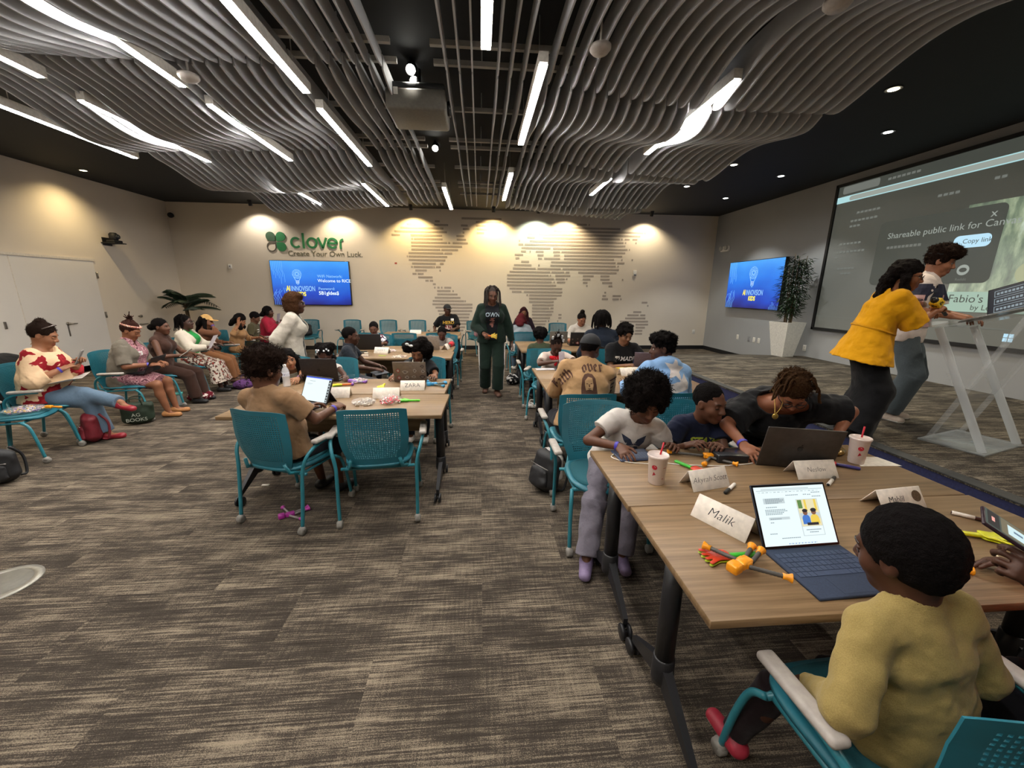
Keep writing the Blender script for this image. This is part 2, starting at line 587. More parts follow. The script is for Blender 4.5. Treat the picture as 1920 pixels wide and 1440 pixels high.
def hand_prims(wr, d, n, S, sgn, curl, hmin, point=False):
    d = unit(d); n = unit(n - d * np.dot(n, d)); lat = np.cross(d, n) * sgn
    k = 0.5 + 0.5 * S
    r = max(0.0088 * k, 0.95 * hmin)
    pr = [P_ecap(wr + d * 0.018 * k, wr + d * 0.082 * k, 0.0165 * k, 0.0145 * k, lat, 2.35, 0.012)]
    nails = []
    for i, (o, l) in enumerate(((0.031, 0.070), (0.0105, 0.079), (-0.0105, 0.073), (-0.030, 0.056))):
        b = wr + d * (0.086 - 0.004 * abs(i - 1)) * k + lat * o * k
        cc = curl * (0.85 + 0.12 * i)
        if point and i == 0: cc = 0.1
        a = 0.0; q = b; dl = unit(d + lat * (o * 3.2))
        for j, (fr, bd) in enumerate(((0.45, 55), (0.31, 80), (0.24, 45))):
            a += R(bd) * cc
            e = q + (dl * math.cos(a) + n * math.sin(a)) * l * fr * k
            pr.append(P_cap(q, e, r * (1 - 0.08 * j), r * (0.92 - 0.08 * j), 0.004))
            q = e
    b = wr + d * 0.026 * k + lat * 0.026 * k
    t1 = unit(d * 0.6 + lat * 0.75 + n * 0.25)
    e1 = b + t1 * 0.042 * k
    e2 = e1 + unit(d * 0.85 + lat * 0.25 + n * (0.25 + 0.4 * curl)) * 0.034 * k
    pr += [P_cap(b, e1, 0.0125 * k, r * 1.1, 0.01), P_cap(e1, e2, r * 1.08, r * 0.9, 0.004)]
    return pr
def head_prims(s, fine):
    HS = s.HS; Rm = s.Rh
    def T(*p): return s.H + Rm @ (V3(*p) * HS)
    E = lambda c, r, k=0.02: P_ell(T(*c), V3(*r) * HS, Rm, k * HS)
    C = lambda a, b, ra, rb=None, k=0.012: P_cap(T(*a), T(*b), ra * HS, (ra if rb is None else rb) * HS, k * HS)
    p = [E((0, -0.012, 0.03), (0.074, 0.094, 0.088)), E((0, 0.024, -0.04), (0.057, 0.064, 0.074), 0.04), E((0, 0.06, -0.096), (0.024, 0.022, 0.019), 0.03),
         E((-0.036, 0.052, -0.03), (0.025,) * 3, 0.025), E((0.036, 0.052, -0.03), (0.025,) * 3, 0.025),
         C((-0.034, 0.073, 0.024), (0.034, 0.073, 0.024), 0.0125, None, 0.02)]
    if fine:
        for q in (-1, 1): p.append(P_sub(E((q * 0.032, 0.094, 0.005), (0.019, 0.016, 0.011)), 0.01 * HS))
    p += [C((0, 0.082, 0.014), (0, 0.103, -0.026), 0.0085, 0.0135, 0.012), E((-0.0125, 0.092, -0.032), (0.0105, 0.011, 0.009), 0.008), E((0.0125, 0.092, -0.032), (0.0105, 0.011, 0.009), 0.008),
          C((-0.02, 0.074, -0.058), (0, 0.087, -0.0555), 0.0075, 0.009, 0.008), C((0.02, 0.074, -0.058), (0, 0.087, -0.0555), 0.0075, 0.009, 0.008),
          C((-0.018, 0.073, -0.069), (0, 0.086, -0.0715), 0.008, 0.0105, 0.008), C((0.018, 0.073, -0.069), (0, 0.086, -0.0715), 0.008, 0.0105, 0.008)]
    for q in (-1, 1):
        p.append(E((q * 0.076, -0.008, -0.004), (0.011, 0.021, 0.031), 0.008))
        if fine: p.append(P_sub(E((q * 0.088, -0.003, 0.0), (0.008, 0.011, 0.018)), 0.006 * HS))
    nk = 1.0 if s.male else 0.88
    p.append(P_cap(T(0, -0.028, -0.05), s.nb, 0.051 * HS * nk, 0.053 * s.S * nk + 0.004, 0.03 * HS))
    return p, T
HAIRCOL = {}
def hair_build(st, s, h, root, mat):
    """hair grown in the head's own frame"""
    kind = st[0]; o = st[1] if len(st) > 1 else {}
    HS = s.HS
    gd = s.Rh.T @ V3(0, 0, -1)
    rng = np.random.default_rng(o.get('seed', 3))
    t = o.get('t', 0.012)
    line = o.get('line', 0.0)
    cap = [P_ell((0, -0.024, 0.040), (0.0735 + 0.75 * t, 0.094 + 0.55 * t, 0.086 + 0.9 * t))]
    face_cut = P_cut((0, 0.080 + line, 0.052), (0, 0.74, -0.67))
    pr = list(cap); noise = [(0.004, 0.018)]; extra = []
    z = o.get('size', 1.0)
    if o.get('nape'): pr.append(P_ell((0, -0.05, -0.012), (0.068, 0.062, 0.066), None, 0.02))
    if kind == 'cap':
        pr.append(face_cut); noise = [(o.get('rough', 0.003), 0.014)]
    elif kind == 'afro':
        pr += [P_ell((0, -0.03, 0.055), (0.118 * z, 0.118 * z, 0.112 * z), None, 0.02), P_sub(P_ell((0, 0.105, -0.045), (0.068, 0.085, 0.118)), 0.01), P_cut((0, 0.0, -0.085), (0, 0.35, -0.93))]
        noise = [(0.016, 0.04), (0.010, 0.016)]
    elif kind == 'curlytop':
        pr.append(face_cut)
        pr.append(P_sub(P_ell((0, 0.105, -0.05), (0.066, 0.085, 0.11)), 0.006))
        pr += [P_ell((0, 0.0, 0.095), (0.092 * z, 0.11 * z, 0.062 * z), None, 0.02)]
        noise = [(0.013, 0.032), (0.008, 0.014)]
    elif kind in ('long', 'bob', 'wavy'):
        L = o.get('len', 0.3); bk = o.get('back', 1)
        pr.append(face_cut)
        for q in (-1, 1):
            a = V3(q * 0.072, 0.0, 0.045); m = V3(q * 0.088, 0.0, -0.02)
            b = m + gd * max(0.02, L - 0.06) + V3(q * 0.03, 0.02, 0)
            pr += [P_cap(a, m, 0.026, 0.03, 0.02), P_cap(m, b, 0.032, o.get('tip', 0.022), 0.02)]
        a = V3(0, -0.07, 0.03)
        if bk: pr += [P_ecap(a, V3(0, -0.105, -0.05), 0.05, 0.05, (1, 0, 0), 1.9, 0.03), P_ecap(V3(0, -0.105, -0.05), V3(0, -0.115, -0.05) + gd * max(0.02, L - 0.08) + V3(0, -0.05, 0), 0.05, 0.04, (1, 0, 0), 2.0, 0.03)]
        pr.append(P_sub(P_ell((0, 0.125, -0.06), (0.06, 0.085, 0.125)), 0.008))
        noise = [(0.006, 0.035), (0.003, 0.012)]
        if kind == 'wavy': noise = [(0.012, 0.035), (0.006, 0.014)]
    elif kind == 'fullbob':
        pr.append(face_cut)
        for q in (-1, 1): pr.append(P_ell((q * 0.078, -0.02, -0.025), (0.036, 0.068, 0.098), None, 0.03))
        pr += [P_ell((0, -0.085, -0.02), (0.075, 0.05, 0.095), None, 0.03), P_ell((0.02, 0.05, 0.095), (0.06, 0.05, 0.035), None, 0.03), P_sub(P_ell((0, 0.125, -0.06), (0.058, 0.085, 0.125)), 0.008)]
        noise = [(0.007, 0.04), (0.004, 0.012)]
    elif kind == 'bun':
        pr.append(face_cut)
        pr.append(P_ell(o.get('at', (0, -0.115, 0.06)), (0.05 * z,) * 3, None, 0.01))
        noise = [(0.003, 0.014)]
    elif kind == 'puffs':
        pr.append(face_cut)
        for c, r in o['at']: pr.append(P_ell(c, (r, r, r), None, 0.012))
        noise = [(0.009, 0.025), (0.005, 0.012)]
    elif kind in ('dreads', 'braids'):
        pr.append(face_cut)
        n = o.get('n', 40); L = o.get('len', 0.18); rr = o.get('r', 0.008)
        for i in range(n):
            th = rng.uniform(0.55, 1.85) * PI + PI * 0.30; ph = rng.uniform(0.15, 1.25)
            q = V3(math.cos(th) * math.sin(ph) * 0.085, math.sin(th) * math.sin(ph) * 0.105 - 0.013, 0.032 + math.cos(ph) * 0.1)
            if o.get('up'):
                c = V3(*o['up']); m = (q + c) / 2 + V3(0, 0, 0.015); e = c + rng.normal(0, 0.02, 3) + V3(0, -0.01, 0.04)
                P = [q, m, c, e]
            else:
                out = unit(V3(q[0], q[1], 0.02))
                m = q + out * 0.045 + gd * 0.03; e = m + out * 0.018 + gd * L * rng.uniform(0.75, 1.05) + rng.normal(0, 0.008, 3)
                P = [q * 0.97, q + out * 0.026, m, (m + e) / 2 + rng.normal(0, 0.006, 3), e]
            pp = np.array([tuple(v) for v in bez(P, 4)])
            extra.append(np_tube(pp, np.linspace(rr, rr * 0.7, len(pp)), 6))
    V, F = sdf_mesh(pr, max(h, 0.004) / HS, noise, o.get('seed', 3))
    nc = o.get('curls', 260 if h < 0.0095 and kind in ('cap', 'bun', 'puffs') else 0)
    if nc:
        me = np.zeros_like(V); a = V[F[:, 1]] - V[F[:, 0]]; b = V[F[:, 2]] - V[F[:, 0]]; nn = np.cross(a, b); nn /= np.linalg.norm(nn, axis=1)[:, None] + 1e-9
        cen = V[F].mean(1)
        okk = (cen[:, 1] < 0.05) | (cen[:, 2] > 0.06)
        ch = rng.choice(np.nonzero(okk)[0], nc)
        cl = o.get('curl', 0.007 if kind == 'cap' else 0.016)
        for i in ch:
            n0 = nn[i]; t1 = unit(np.cross(n0, rng.normal(0, 1, 3))); t2 = np.cross(n0, t1)
            u = np.linspace(0, 1, 9); ang = u * rng.uniform(5, 9) + rng.uniform(0, 6)
            rr = rng.uniform(0.003, 0.007)
            pts = cen[i] + np.outer(u * cl * rng.uniform(0.6, 1.2) - 0.006, n0) + rr * (np.outer(np.cos(ang), t1) + np.outer(np.sin(ang), t2))
            extra.append(np_tube(pts, np.linspace(0.0016, 0.0008, 9), 3))
    bl = [(V, F, 0)] + [(v, f, 0) for v, f in extra]
    bl = [((np.asarray(v) * HS) @ s.Rh.T + s.H, f, m) for v, f, m in bl]
    return multi_mesh('hair', bl, [mat], root)
PEOPLE = []; PEOPLE_SK = []
DEF = dict(pose='sit', seat=0.46, floor=0.0, drop=0.0, lean=6, curl=5, side=0, twist=0, hd=(0, 5, 0), L=None, R=None, fL=None, fR=None, eL=None, eR=None, kn=None,
           nL=None, nR=None, dL=None, dR=None, cL=0.35, cR=0.35, sex='m', fat=1.0, hs=1.0, shw=1.0, skin='#5a3a2a', hair=None, haircol='#15100e', tops=(), bot=None, shoes=None, h=0.008, eyes='open', band=None, S=None, seat_label=None, seat_at=None, seat_rz=None, lip=None, feet=0.0)
def person(label, head, face, **kw):
    k = dict(DEF); k.update(kw)
    if k['seat_at']:      # lean so that the hips sit on that chair
        cx, cy, cr = k['seat_at']
        a = R(face)
        px, py = cx + 0.04 * math.sin(R(cr)), cy - 0.04 * math.cos(R(cr))
        dx, dy = head[0] - px, head[1] - py
        lat, fwd = dx * math.cos(a) + dy * math.sin(a), -dx * math.sin(a) + dy * math.cos(a)
        for _ in range(25):
            s, loc = solve(head, face, k)
            k['lean'] = max(-14, min(48, k['lean'] + (fwd - s.H[1]) * 60)); k['side'] = max(-16, min(16, k['side'] + (lat - s.H[0]) * 60))
    s, loc = solve(head, face, k)
    S = s.S
    if k['seat_label']:
        if k['seat_at']: chair(*k['seat_at'], k['seat_label'])
        else: 
            rz = k['seat_rz'] if k['seat_rz'] is not None else face
            chair(loc[0] - 0.05 * math.sin(R(rz)), loc[1] + 0.05 * math.cos(R(rz)), rz, k['seat_label'])
    root = thing('person', label, 'person', (loc[0], loc[1], 0), R(face))
    ca, sa = math.cos(R(face)), math.sin(R(face))
    def loc_of(p):  # room -> person
        if p is None: return None
        if len(p) == 4:
            x, y = p[1] - loc[0], p[2] - loc[1]
            return V3(x * ca + y * sa, -x * sa + y * ca, p[3])
        return V3(*p)
    def out(p): return (p[0] * ca - p[1] * sa + loc[0], p[0] * sa + p[1] * ca + loc[1], p[2])
    s.out = out; s.root = root; s.loc_of = loc_of
    sw = 0.158 * S * k['shw'] * (1.06 if k['sex'] == 'm' else 1.0)
    s.sh = [s.nb - s.u2 * 0.045 * S + s.lat * q * sw for q in (-1, 1)]
    s.hip = [s.P + s.lat0 * q * 0.088 * S * (0.6 + 0.4 * k['fat']) - s.u1 * 0.02 * S for q in (-1, 1)]
    s.el = []; s.wr = []; s.palm = []; s.kn = []; s.an = []
    hp = []
    ua, fa = 0.285 * S, 0.25 * S
    for i, q in enumerate((-1, 1)):
        key = 'LR'[i]
        tg = loc_of(k[key])
        if tg is None:
            if k['pose'] == 'sit': tg = V3(q * 0.10 * S, s.P[1] + 0.30 * S, s.P[2] + 0.11 * S)
            else: tg = V3(q * 0.26 * S, 0.05, s.sh[i][2] - 0.60 * S)
        hint = loc_of(k['e' + key])
        hint = V3(q * 0.55, -0.35, -0.75) if hint is None else hint
        e, w = ik(s.sh[i], tg, ua, fa + 0.07 * S, hint)
        fd = unit(w - e)
        wr = e + fd * fa
        dd = k['d' + key]; dd = fd if dd is None else unit(V3(*dd))
        nn = k['n' + key]; nn = V3(0, 0, -1) - V3(q, 0, 0) * 0.35 if nn is None else V3(*nn)
        if abs(np.dot(unit(nn), dd)) > 0.93: nn = V3(-q, 0.2, 0)
        s.el.append(e); s.wr.append(wr); s.palm.append(wr + dd * 0.07 * S)
        hp += hand_prims(wr, dd, nn, S, q, k['c' + key], k['h'])
        tgf = loc_of(k['f' + key])
        if tgf is None:
            tgf = V3(q * 0.11 * S, 0.47 * S, k['floor'] + 0.075) if k['pose'] == 'sit' else V3(q * 0.09 * S, 0.0, k['floor'] + 0.078 * S)
        hint = V3(q * 0.15, 1, 0.6) if k['pose'] == 'sit' else V3(q * 0.08, 1, 0)
        if k['kn']: hint = V3(*k['kn'][i])
        kn, an = ik(s.hip[i], tgf, 0.425 * S, 0.41 * S, hint)
        s.kn.append(kn); s.an.append(an)
    h = k['h']; f = k['fat']; fl = 0.7 + 0.3 * f
    # body, one surface
    hd_p, T = head_prims(s, h < 0.0085)
    B = torso(s, 0.0, f, k['sex'])
    s.toe = []
    for i, q in enumerate((-1, 1)):
        B += [P_cap(s.sh[i], s.el[i], 0.049 * S * fl, 0.039 * S * fl, 0.03 * S), P_cap(s.el[i], s.wr[i], 0.039 * S * fl, 0.025 * S * fl, 0.008), P_cap(s.wr[i], s.wr[i] + (s.palm[i] - s.wr[i]) * 0.3, 0.025 * S * fl, 0.018 * S, 0.01)]
        B += [P_cap(s.hip[i], s.kn[i], 0.084 * S * fl, 0.056 * S * fl, 0.03 * S), P_cap(s.kn[i], s.kn[i] * 0.65 + s.an[i] * 0.35 + V3(0, -0.01, 0), 0.055 * S * fl, 0.052 * S * fl, 0.02), P_cap(s.kn[i] * 0.65 + s.an[i] * 0.35 + V3(0, -0.01, 0), s.an[i], 0.052 * S * fl, 0.034 * S, 0.02)]
        fd = s.an[i] - s.kn[i]
        td = unit(V3(0.12 * q, 1, 0)) if k['pose'] != 'sit' else unit(V3(0.12 * q, 1, 0))
        if isinstance(k['feet'], tuple): td = unit(V3(*k['feet'][i]))
        s.toe.append(td)
        a = s.an[i] - V3(0, 0, 0.035 * S)
        B += [P_cap(a - td * 0.03 * S, a + td * 0.13 * S - V3(0, 0, 0.012 * S), 0.034 * S, 0.026 * S, 0.02)]
    V, F = sdf_mesh(B + hd_p + hp, h)
    cen = V[F].mean(1)
    hl = (cen - s.H) @ s.Rh / s.HS
    mi = np.zeros(len(F), int)
    mi[(np.abs(hl[:, 0]) < 0.025) & (hl[:, 1] > 0.074) & (hl[:, 2] < -0.051) & (hl[:, 2] > -0.081)] = 1
    blocks = [(V, F, mi)]
    X = Matrix([[*(s.Rh[i] * s.HS), s.H[i]] for i in range(3)] + [[0, 0, 0, 1]])
    fm = MB()
    for q in (-1, 1):
        if k['eyes'] == 'open':
            fm.ball((q * 0.032, 0.0765, 0.0035), (0.0145, 0.0085, 0.0066), 2, 10, 8, X)
            fm.ball((q * 0.032 + 0.001, 0.083, 0.0035), (0.0062, 0.003, 0.0066), 3, 8, 6, X)
        else:
            fm.ball((q * 0.032, 0.0765, 0.005), (0.0155, 0.0085, 0.0085), 0, 10, 8, X)
        up = 0.0085 if k['eyes'] == 'open' else -0.002
        fm.tube([(q * 0.017, 0.08, up - 0.004), (q * 0.026, 0.0855, up), (q * 0.037, 0.0845, up), (q * 0.048, 0.075, up - 0.004)], 0.0019, 5, 3, True, X)
        fm.tube([(q * 0.016, 0.088, 0.024), (q * 0.03, 0.088, 0.029), (q * 0.043, 0.081, 0.028), (q * 0.052, 0.07, 0.022)], [0.003, 0.0036, 0.003, 0.0015], 5, 3, True, X)
    if k.get('smile'):
        fm.tube([(-0.02, 0.078, -0.059), (-0.01, 0.0905, -0.0625), (0, 0.0935, -0.0635), (0.01, 0.0905, -0.0625), (0.02, 0.078, -0.059)], [0.001, 0.004, 0.0045, 0.004, 0.001], 8, 2, True, X)
    else:
        fm.tube([(-0.021, 0.0765, -0.063), (0, 0.0935, -0.0633), (0.021, 0.0765, -0.063)], 0.0012, 5, 3, True, X)
    byn = {}
    for fc, m in zip(fm.F, fm.mi): byn.setdefault((len(fc), m), []).append(fc)
    first = True
    for (n, m), fs in byn.items():
        # faces index the shared vertex list of fm; add vertices once per block
        blocks.append((fm.V, np.array(fs), m))
    skin = SKIN('skin_' + k['skin'], k['skin'])
    lipc = k['lip'] or k['skin']
    ls = srgb(lipc)
    lips = M('lips_' + lipc + k['skin'], (ls[0] * 0.8, ls[1] * 0.55, ls[2] * 0.55) if not k['lip'] else ls, 0.4)
    body = multi_mesh('body', blocks, [skin, lips, M('eye_white', '#cfc8c0', 0.3), M('eye_dark', '#0d0908', 0.35)], root)
    s.body = body
    s.parts = {'body': (V, F)}
    # clothes
    for tp in k['tops']:
        g = tp.get('g', 0.014); sl = tp.get('sleeve', 0.5); lo = tp.get('loose', 0.016 if sl < 1.2 else 0.009)
        p = torso(s, g, f, k['sex'])
        dr = tp.get('drop', 0.06) * S
        hem = s.P - s.u1 * dr
        p.append(P_ecap(hem - s.u1 * 0.08, s.w, (0.112 * f) * S + g + 0.014 + tp.get('flare', 0.0), 0.098 * f * S + g, s.lat0, 1.44, 0.04))
        p.append(P_cut(hem, -s.u1))
        for i, q in enumerate((-1, 1)):
            if sl <= 0: 
                continue
            t1 = min(sl, 1.0)
            e = s.sh[i] + (s.el[i] - s.sh[i]) * t1
            r1 = 0.049 * S * fl + g * 0.6 + lo * 0.5
            if sl < 1: p += [P_cap(s.sh[i], s.sh[i] + (s.el[i] - s.sh[i]) * 0.3, r1, r1, 0.03), P_cone(s.sh[i] + (s.el[i] - s.sh[i]) * 0.12, e, r1, 0.043 * S * fl + g * 0.5 + lo + tp.get('puff', 0), 0.025)]
            else:
                rr = 0.04 * S * fl + g * 0.5 + lo
                p += [P_cap(s.sh[i], s.el[i], r1, rr, 0.025)]
                t2 = min(sl - 1.0, 1.0)
                if t2 > 0: p += [P_cone(s.el[i] + (s.el[i] - s.wr[i]) * 0.03, s.el[i] + (s.wr[i] - s.el[i]) * t2, rr, (0.036 if t2 < 0.9 else 0.029) * S * fl + g * 0.4 + lo * (0.8 if t2 < 0.9 else 0.4), 0.02)]
        nk = tp.get('neck', 'crew')
        if nk == 'crew': p.append(P_sub(P_ell(s.nb + s.un * 0.055 * S + s.fw * 0.018 * S, (0.072 * S + 0.004, 0.078 * S + 0.004, 0.062 * S + 0.002)), 0.006))
        elif nk == 'boat': p.append(P_sub(P_ell(s.nb + s.u2 * 0.035 * S + s.fw * 0.02 * S, (0.15 * S, 0.105 * S, 0.075 * S)), 0.008))
        elif nk == 'off': p.append(P_sub(P_ell(s.nb + s.u2 * 0.05 * S, (0.165 * S, 0.15 * S, 0.10 * S)), 0.01))
        elif nk == 'turtle': p.append(P_cone(s.nb - s.un * 0.02, s.nb + s.un * 0.075 * S, 0.07 * S + 0.006, 0.062 * S + 0.006, 0.02)); 
        elif nk == 'collar': p += [P_cone(s.nb - s.un * 0.01, s.nb + s.un * 0.05 * S, 0.085 * S, 0.074 * S, 0.02), P_sub(P_cone(s.nb + s.un * 0.0, s.nb + s.un * 0.12 * S, 0.06 * S, 0.07 * S), 0.004), P_sub(P_ell(s.nb + s.fw * 0.09 * S + s.u2 * 0.02 * S, (0.03 * S, 0.06 * S, 0.08 * S)), 0.006)]
        elif nk == 'hood': p += [P_ell(s.nb - s.fw * 0.055 * S + s.u2 * 0.01 * S, (0.115 * S, 0.065 * S, 0.06 * S), None, 0.03), P_sub(P_ell(s.nb + s.un * 0.055 * S + s.fw * 0.02 * S, (0.072 * S, 0.08 * S, 0.06 * S)), 0.006)]
        if tp.get('open'):
            w = tp['open'] * S
            a = s.P + s.fw * 0.24 * S * f - s.u1 * 0.2; b = s.nb + s.fw * 0.14 * S + s.u2 * 0.08
            p.append(P_sub(P_ecap(a, b, 0.05 * S + w, 0.06 * S + w * tp.get('vee', 1.0), s.fw, 2.6, 0), 0.006))
        Vc, Fc = sdf_mesh(p, h, [(tp.get('wrinkle', 0.0035), 0.05), (0.002, 0.022)], 11 + len(PEOPLE))
        nm = tp.get('name', 'shirt')
        o = multi_mesh(nm, [(Vc, Fc, 0)], [tp['mat']], root)
        s.parts[nm] = (Vc, Fc); tp_o = o
        setattr(s, nm, o)
        if tp.get('label'): o['label'] = tp['label']
    b = k['bot']
    if b:
        g = b.get('g', 0.012); ln = b.get('len', 1.95); p = []
        gp = b.get('gp', g)
        p.append(P_ecap(s.P - s.u1 * 0.03 * S, s.P + s.u1 * 0.09 * S, (0.112 * f) * S + gp, (0.105 * f) * S + gp, s.lat0, 1.44, 0.05))
        if b.get('kind') == 'skirt':
            kc = (s.kn[0] + s.kn[1]) / 2
            p += [P_ecap(s.P, kc, 0.115 * S * fl + gp, 0.085 * S * fl + g, s.lat0, 1.75, 0.05)]
            if ln > 1:
                ac = (s.an[0] + s.an[1]) / 2
                e = kc + (ac - kc) * (ln - 1)
                p += [P_ecap(kc, e, 0.085 * S * fl + g, 0.09 * S + b.get('flare', 0.03), s.lat0, 2.0, 0.04), P_cut(e, e - kc)]
            else: p += [P_cut(s.P + (kc - s.P) * (ln), kc - s.P)]
        else:
            for i in range(2):
                if ln <= 1:
                    p += [P_cone(s.hip[i], s.hip[i] + (s.kn[i] - s.hip[i]) * ln, 0.086 * S * fl + g, 0.07 * S * fl + g + b.get('flare', 0.01), 0.04)]
                else:
                    p += [P_cap(s.hip[i], s.kn[i], 0.086 * S * fl + g, 0.06 * S * fl + g + b.get('flare', 0) * 0.5, 0.04), P_cone(s.kn[i], s.kn[i] + (s.an[i] - s.kn[i]) * (ln - 1), 0.059 * S * fl + g + b.get('flare', 0) * 0.5, 0.042 * S * fl + g + b.get('flare', 0), 0.02)]
        Vc, Fc = sdf_mesh(p, h, [(b.get('wrinkle', 0.004), 0.06)], 5 + len(PEOPLE))
        nm = b.get('name', 'trousers')
        o = multi_mesh(nm, [(Vc, Fc, 0)], [b['mat']], root)
        s.parts[nm] = (Vc, Fc)
    if k['shoes']:
        for i in range(2):
            td = s.toe[i]; a = s.an[i] - V3(0, 0, 0.04 * S)
            la = unit(np.cross(td, V3(0, 0, 1)))
            up = unit(np.cross(la, td))
            p = [P_ecap(a - td * 0.045 * S, a + td * 0.13 * S - up * 0.012 * S, 0.035 * S + 0.006, 0.03 * S + 0.004, la, 1.22, 0.02), P_ell(a + up * 0.02 * S - td * 0.01, (0.043 * S,) * 3, None, 0.02)]
            if k['shoes'].get('low'): p.append(P_sub(P_ell(a + td * 0.035 * S + up * 0.045 * S, (0.038 * S, 0.075 * S, 0.05 * S), np.stack([la, td, up], 1)), 0.006))
            p.append(P_cut(a - up * 0.036 * S, -up))
            Vc, Fc = sdf_mesh(p, max(h * 0.8, 0.005))
            zz = (Vc - (a - up * 0.036 * S)) @ up
            mi = (zz[Fc].mean(1) < 0.018 * S).astype(int)
            multi_mesh('shoe', [(Vc, Fc, mi)], [k['shoes']['mat'], k['shoes'].get('sole', k['shoes']['mat'])], root)
    if k['hair']: 
        s.hair = hair_build(k['hair'], s, h * 0.8 if h < 0.008 else h, root, HAIR('hair_' + k['haircol'], k['haircol']))
    if k['band']:
        for c in k['band']:
            i = 'LR'.index(c)
            d = unit(s.wr[i] - s.el[i]); q = s.wr[i] - d * 0.02
            lat = unit(np.cross(d, V3(0.2, 0.3, 0.9))); u = np.cross(d, lat)
            rr = 0.0275 * S * fl + 0.002
            mb = MB()
            ring = [tuple(q + (lat * math.cos(t) + u * math.sin(t)) * rr) for t in np.linspace(0, 2 * PI, 17)[:-1]]
            m = 9
            mb.tube([tuple(q - d * m * 0.001), tuple(q + d * m * 0.001)], rr, 16, 0, False)
            mb.tube([tuple(q - d * m * 0.001), tuple(q + d * m * 0.001)], rr + 0.002, 16, 0, False)
            mb.build('wristband', [M('wristband_purple', '#4338b0', 0.45)], root)['label'] = 'purple paper wristband'
    s.X = X; s.T = T
    s.S = S
    PEOPLE_SK.append((label, s)); PEOPLE.append((label[:40], round(S, 2), [round(v, 2) for v in loc]))
    return s
def decal(s, part, shape, at, dirn, up, mats, name, mi=None, off=0.004):
    """a flat print laid on a garment: shape = (V, F) in its own xy plane, pressed onto the part along dirn"""
    V, F = s.parts[part]
    bv = BVHTree.FromPolygons(V.tolist(), F.tolist())
    dirn = unit(V3(*dirn)); up = V3(*up); up = unit(up - dirn * np.dot(up, dirn)); rt = np.cross(dirn, up)
    at = V3(*at); o = []
    bad = set()
    for n_, v in enumerate(shape[0]):
        p = at + rt * v[0] + up * v[1] - dirn * 0.35
        hit = bv.ray_cast(Vector(p), Vector(dirn))
        if hit[0] is None: bad.add(n_)
        q = np.array(hit[0]) if hit[0] is not None else at + rt * v[0] + up * v[1]
        o.append(tuple(q - dirn * off))
    return new_mesh(name, o, [f for f in shape[1] if not bad.intersection(f)], mats, s.root, False, mi)
def glasses(s, mat, tint=None):
    mb = MB()
    for q in (-1, 1):
        ring = [(q * 0.034 + 0.024 * math.cos(t), 0.104 - 0.006 * abs(math.cos(t)), 0.002 + 0.019 * math.sin(t)) for t in np.linspace(0, 2 * PI, 17)[:-1]]
        mb.tube(ring, 0.0026, 6, 0, False, s.X, True, True)
        mb.tube([(q * 0.058, 0.098, 0.006), (q * 0.079, 0.06, 0.01), (q * 0.083, 0.0, 0.008)], 0.0024, 6, 0, True, s.X)
    mb.tube([(-0.011, 0.106, 0.006), (0.011, 0.106, 0.006)], 0.0024, 6, 0, True, s.X)
    return mb.build('glasses', [mat], s.root)
def baseball_cap(s, mat, back=False, bent=0):
    HS = s.HS
    pr = [P_ell((0, -0.013, 0.035), (0.09, 0.112, 0.105)), P_cut((0, 0, 0.045), (0, 0.12, -1))]
    y = -1 if back else 1
    a = V3(0, y * 0.085, 0.05)
    pr += [P_ell((0, y * 0.13 - 0.013, 0.045), (0.078, 0.075, 0.008), None, 0.008)]
    V, F = sdf_mesh(pr, 0.005 / HS)
    V = (V * HS) @ s.Rh.T + s.H
    return multi_mesh('cap', [(V, F, 0)], [mat], s.root)

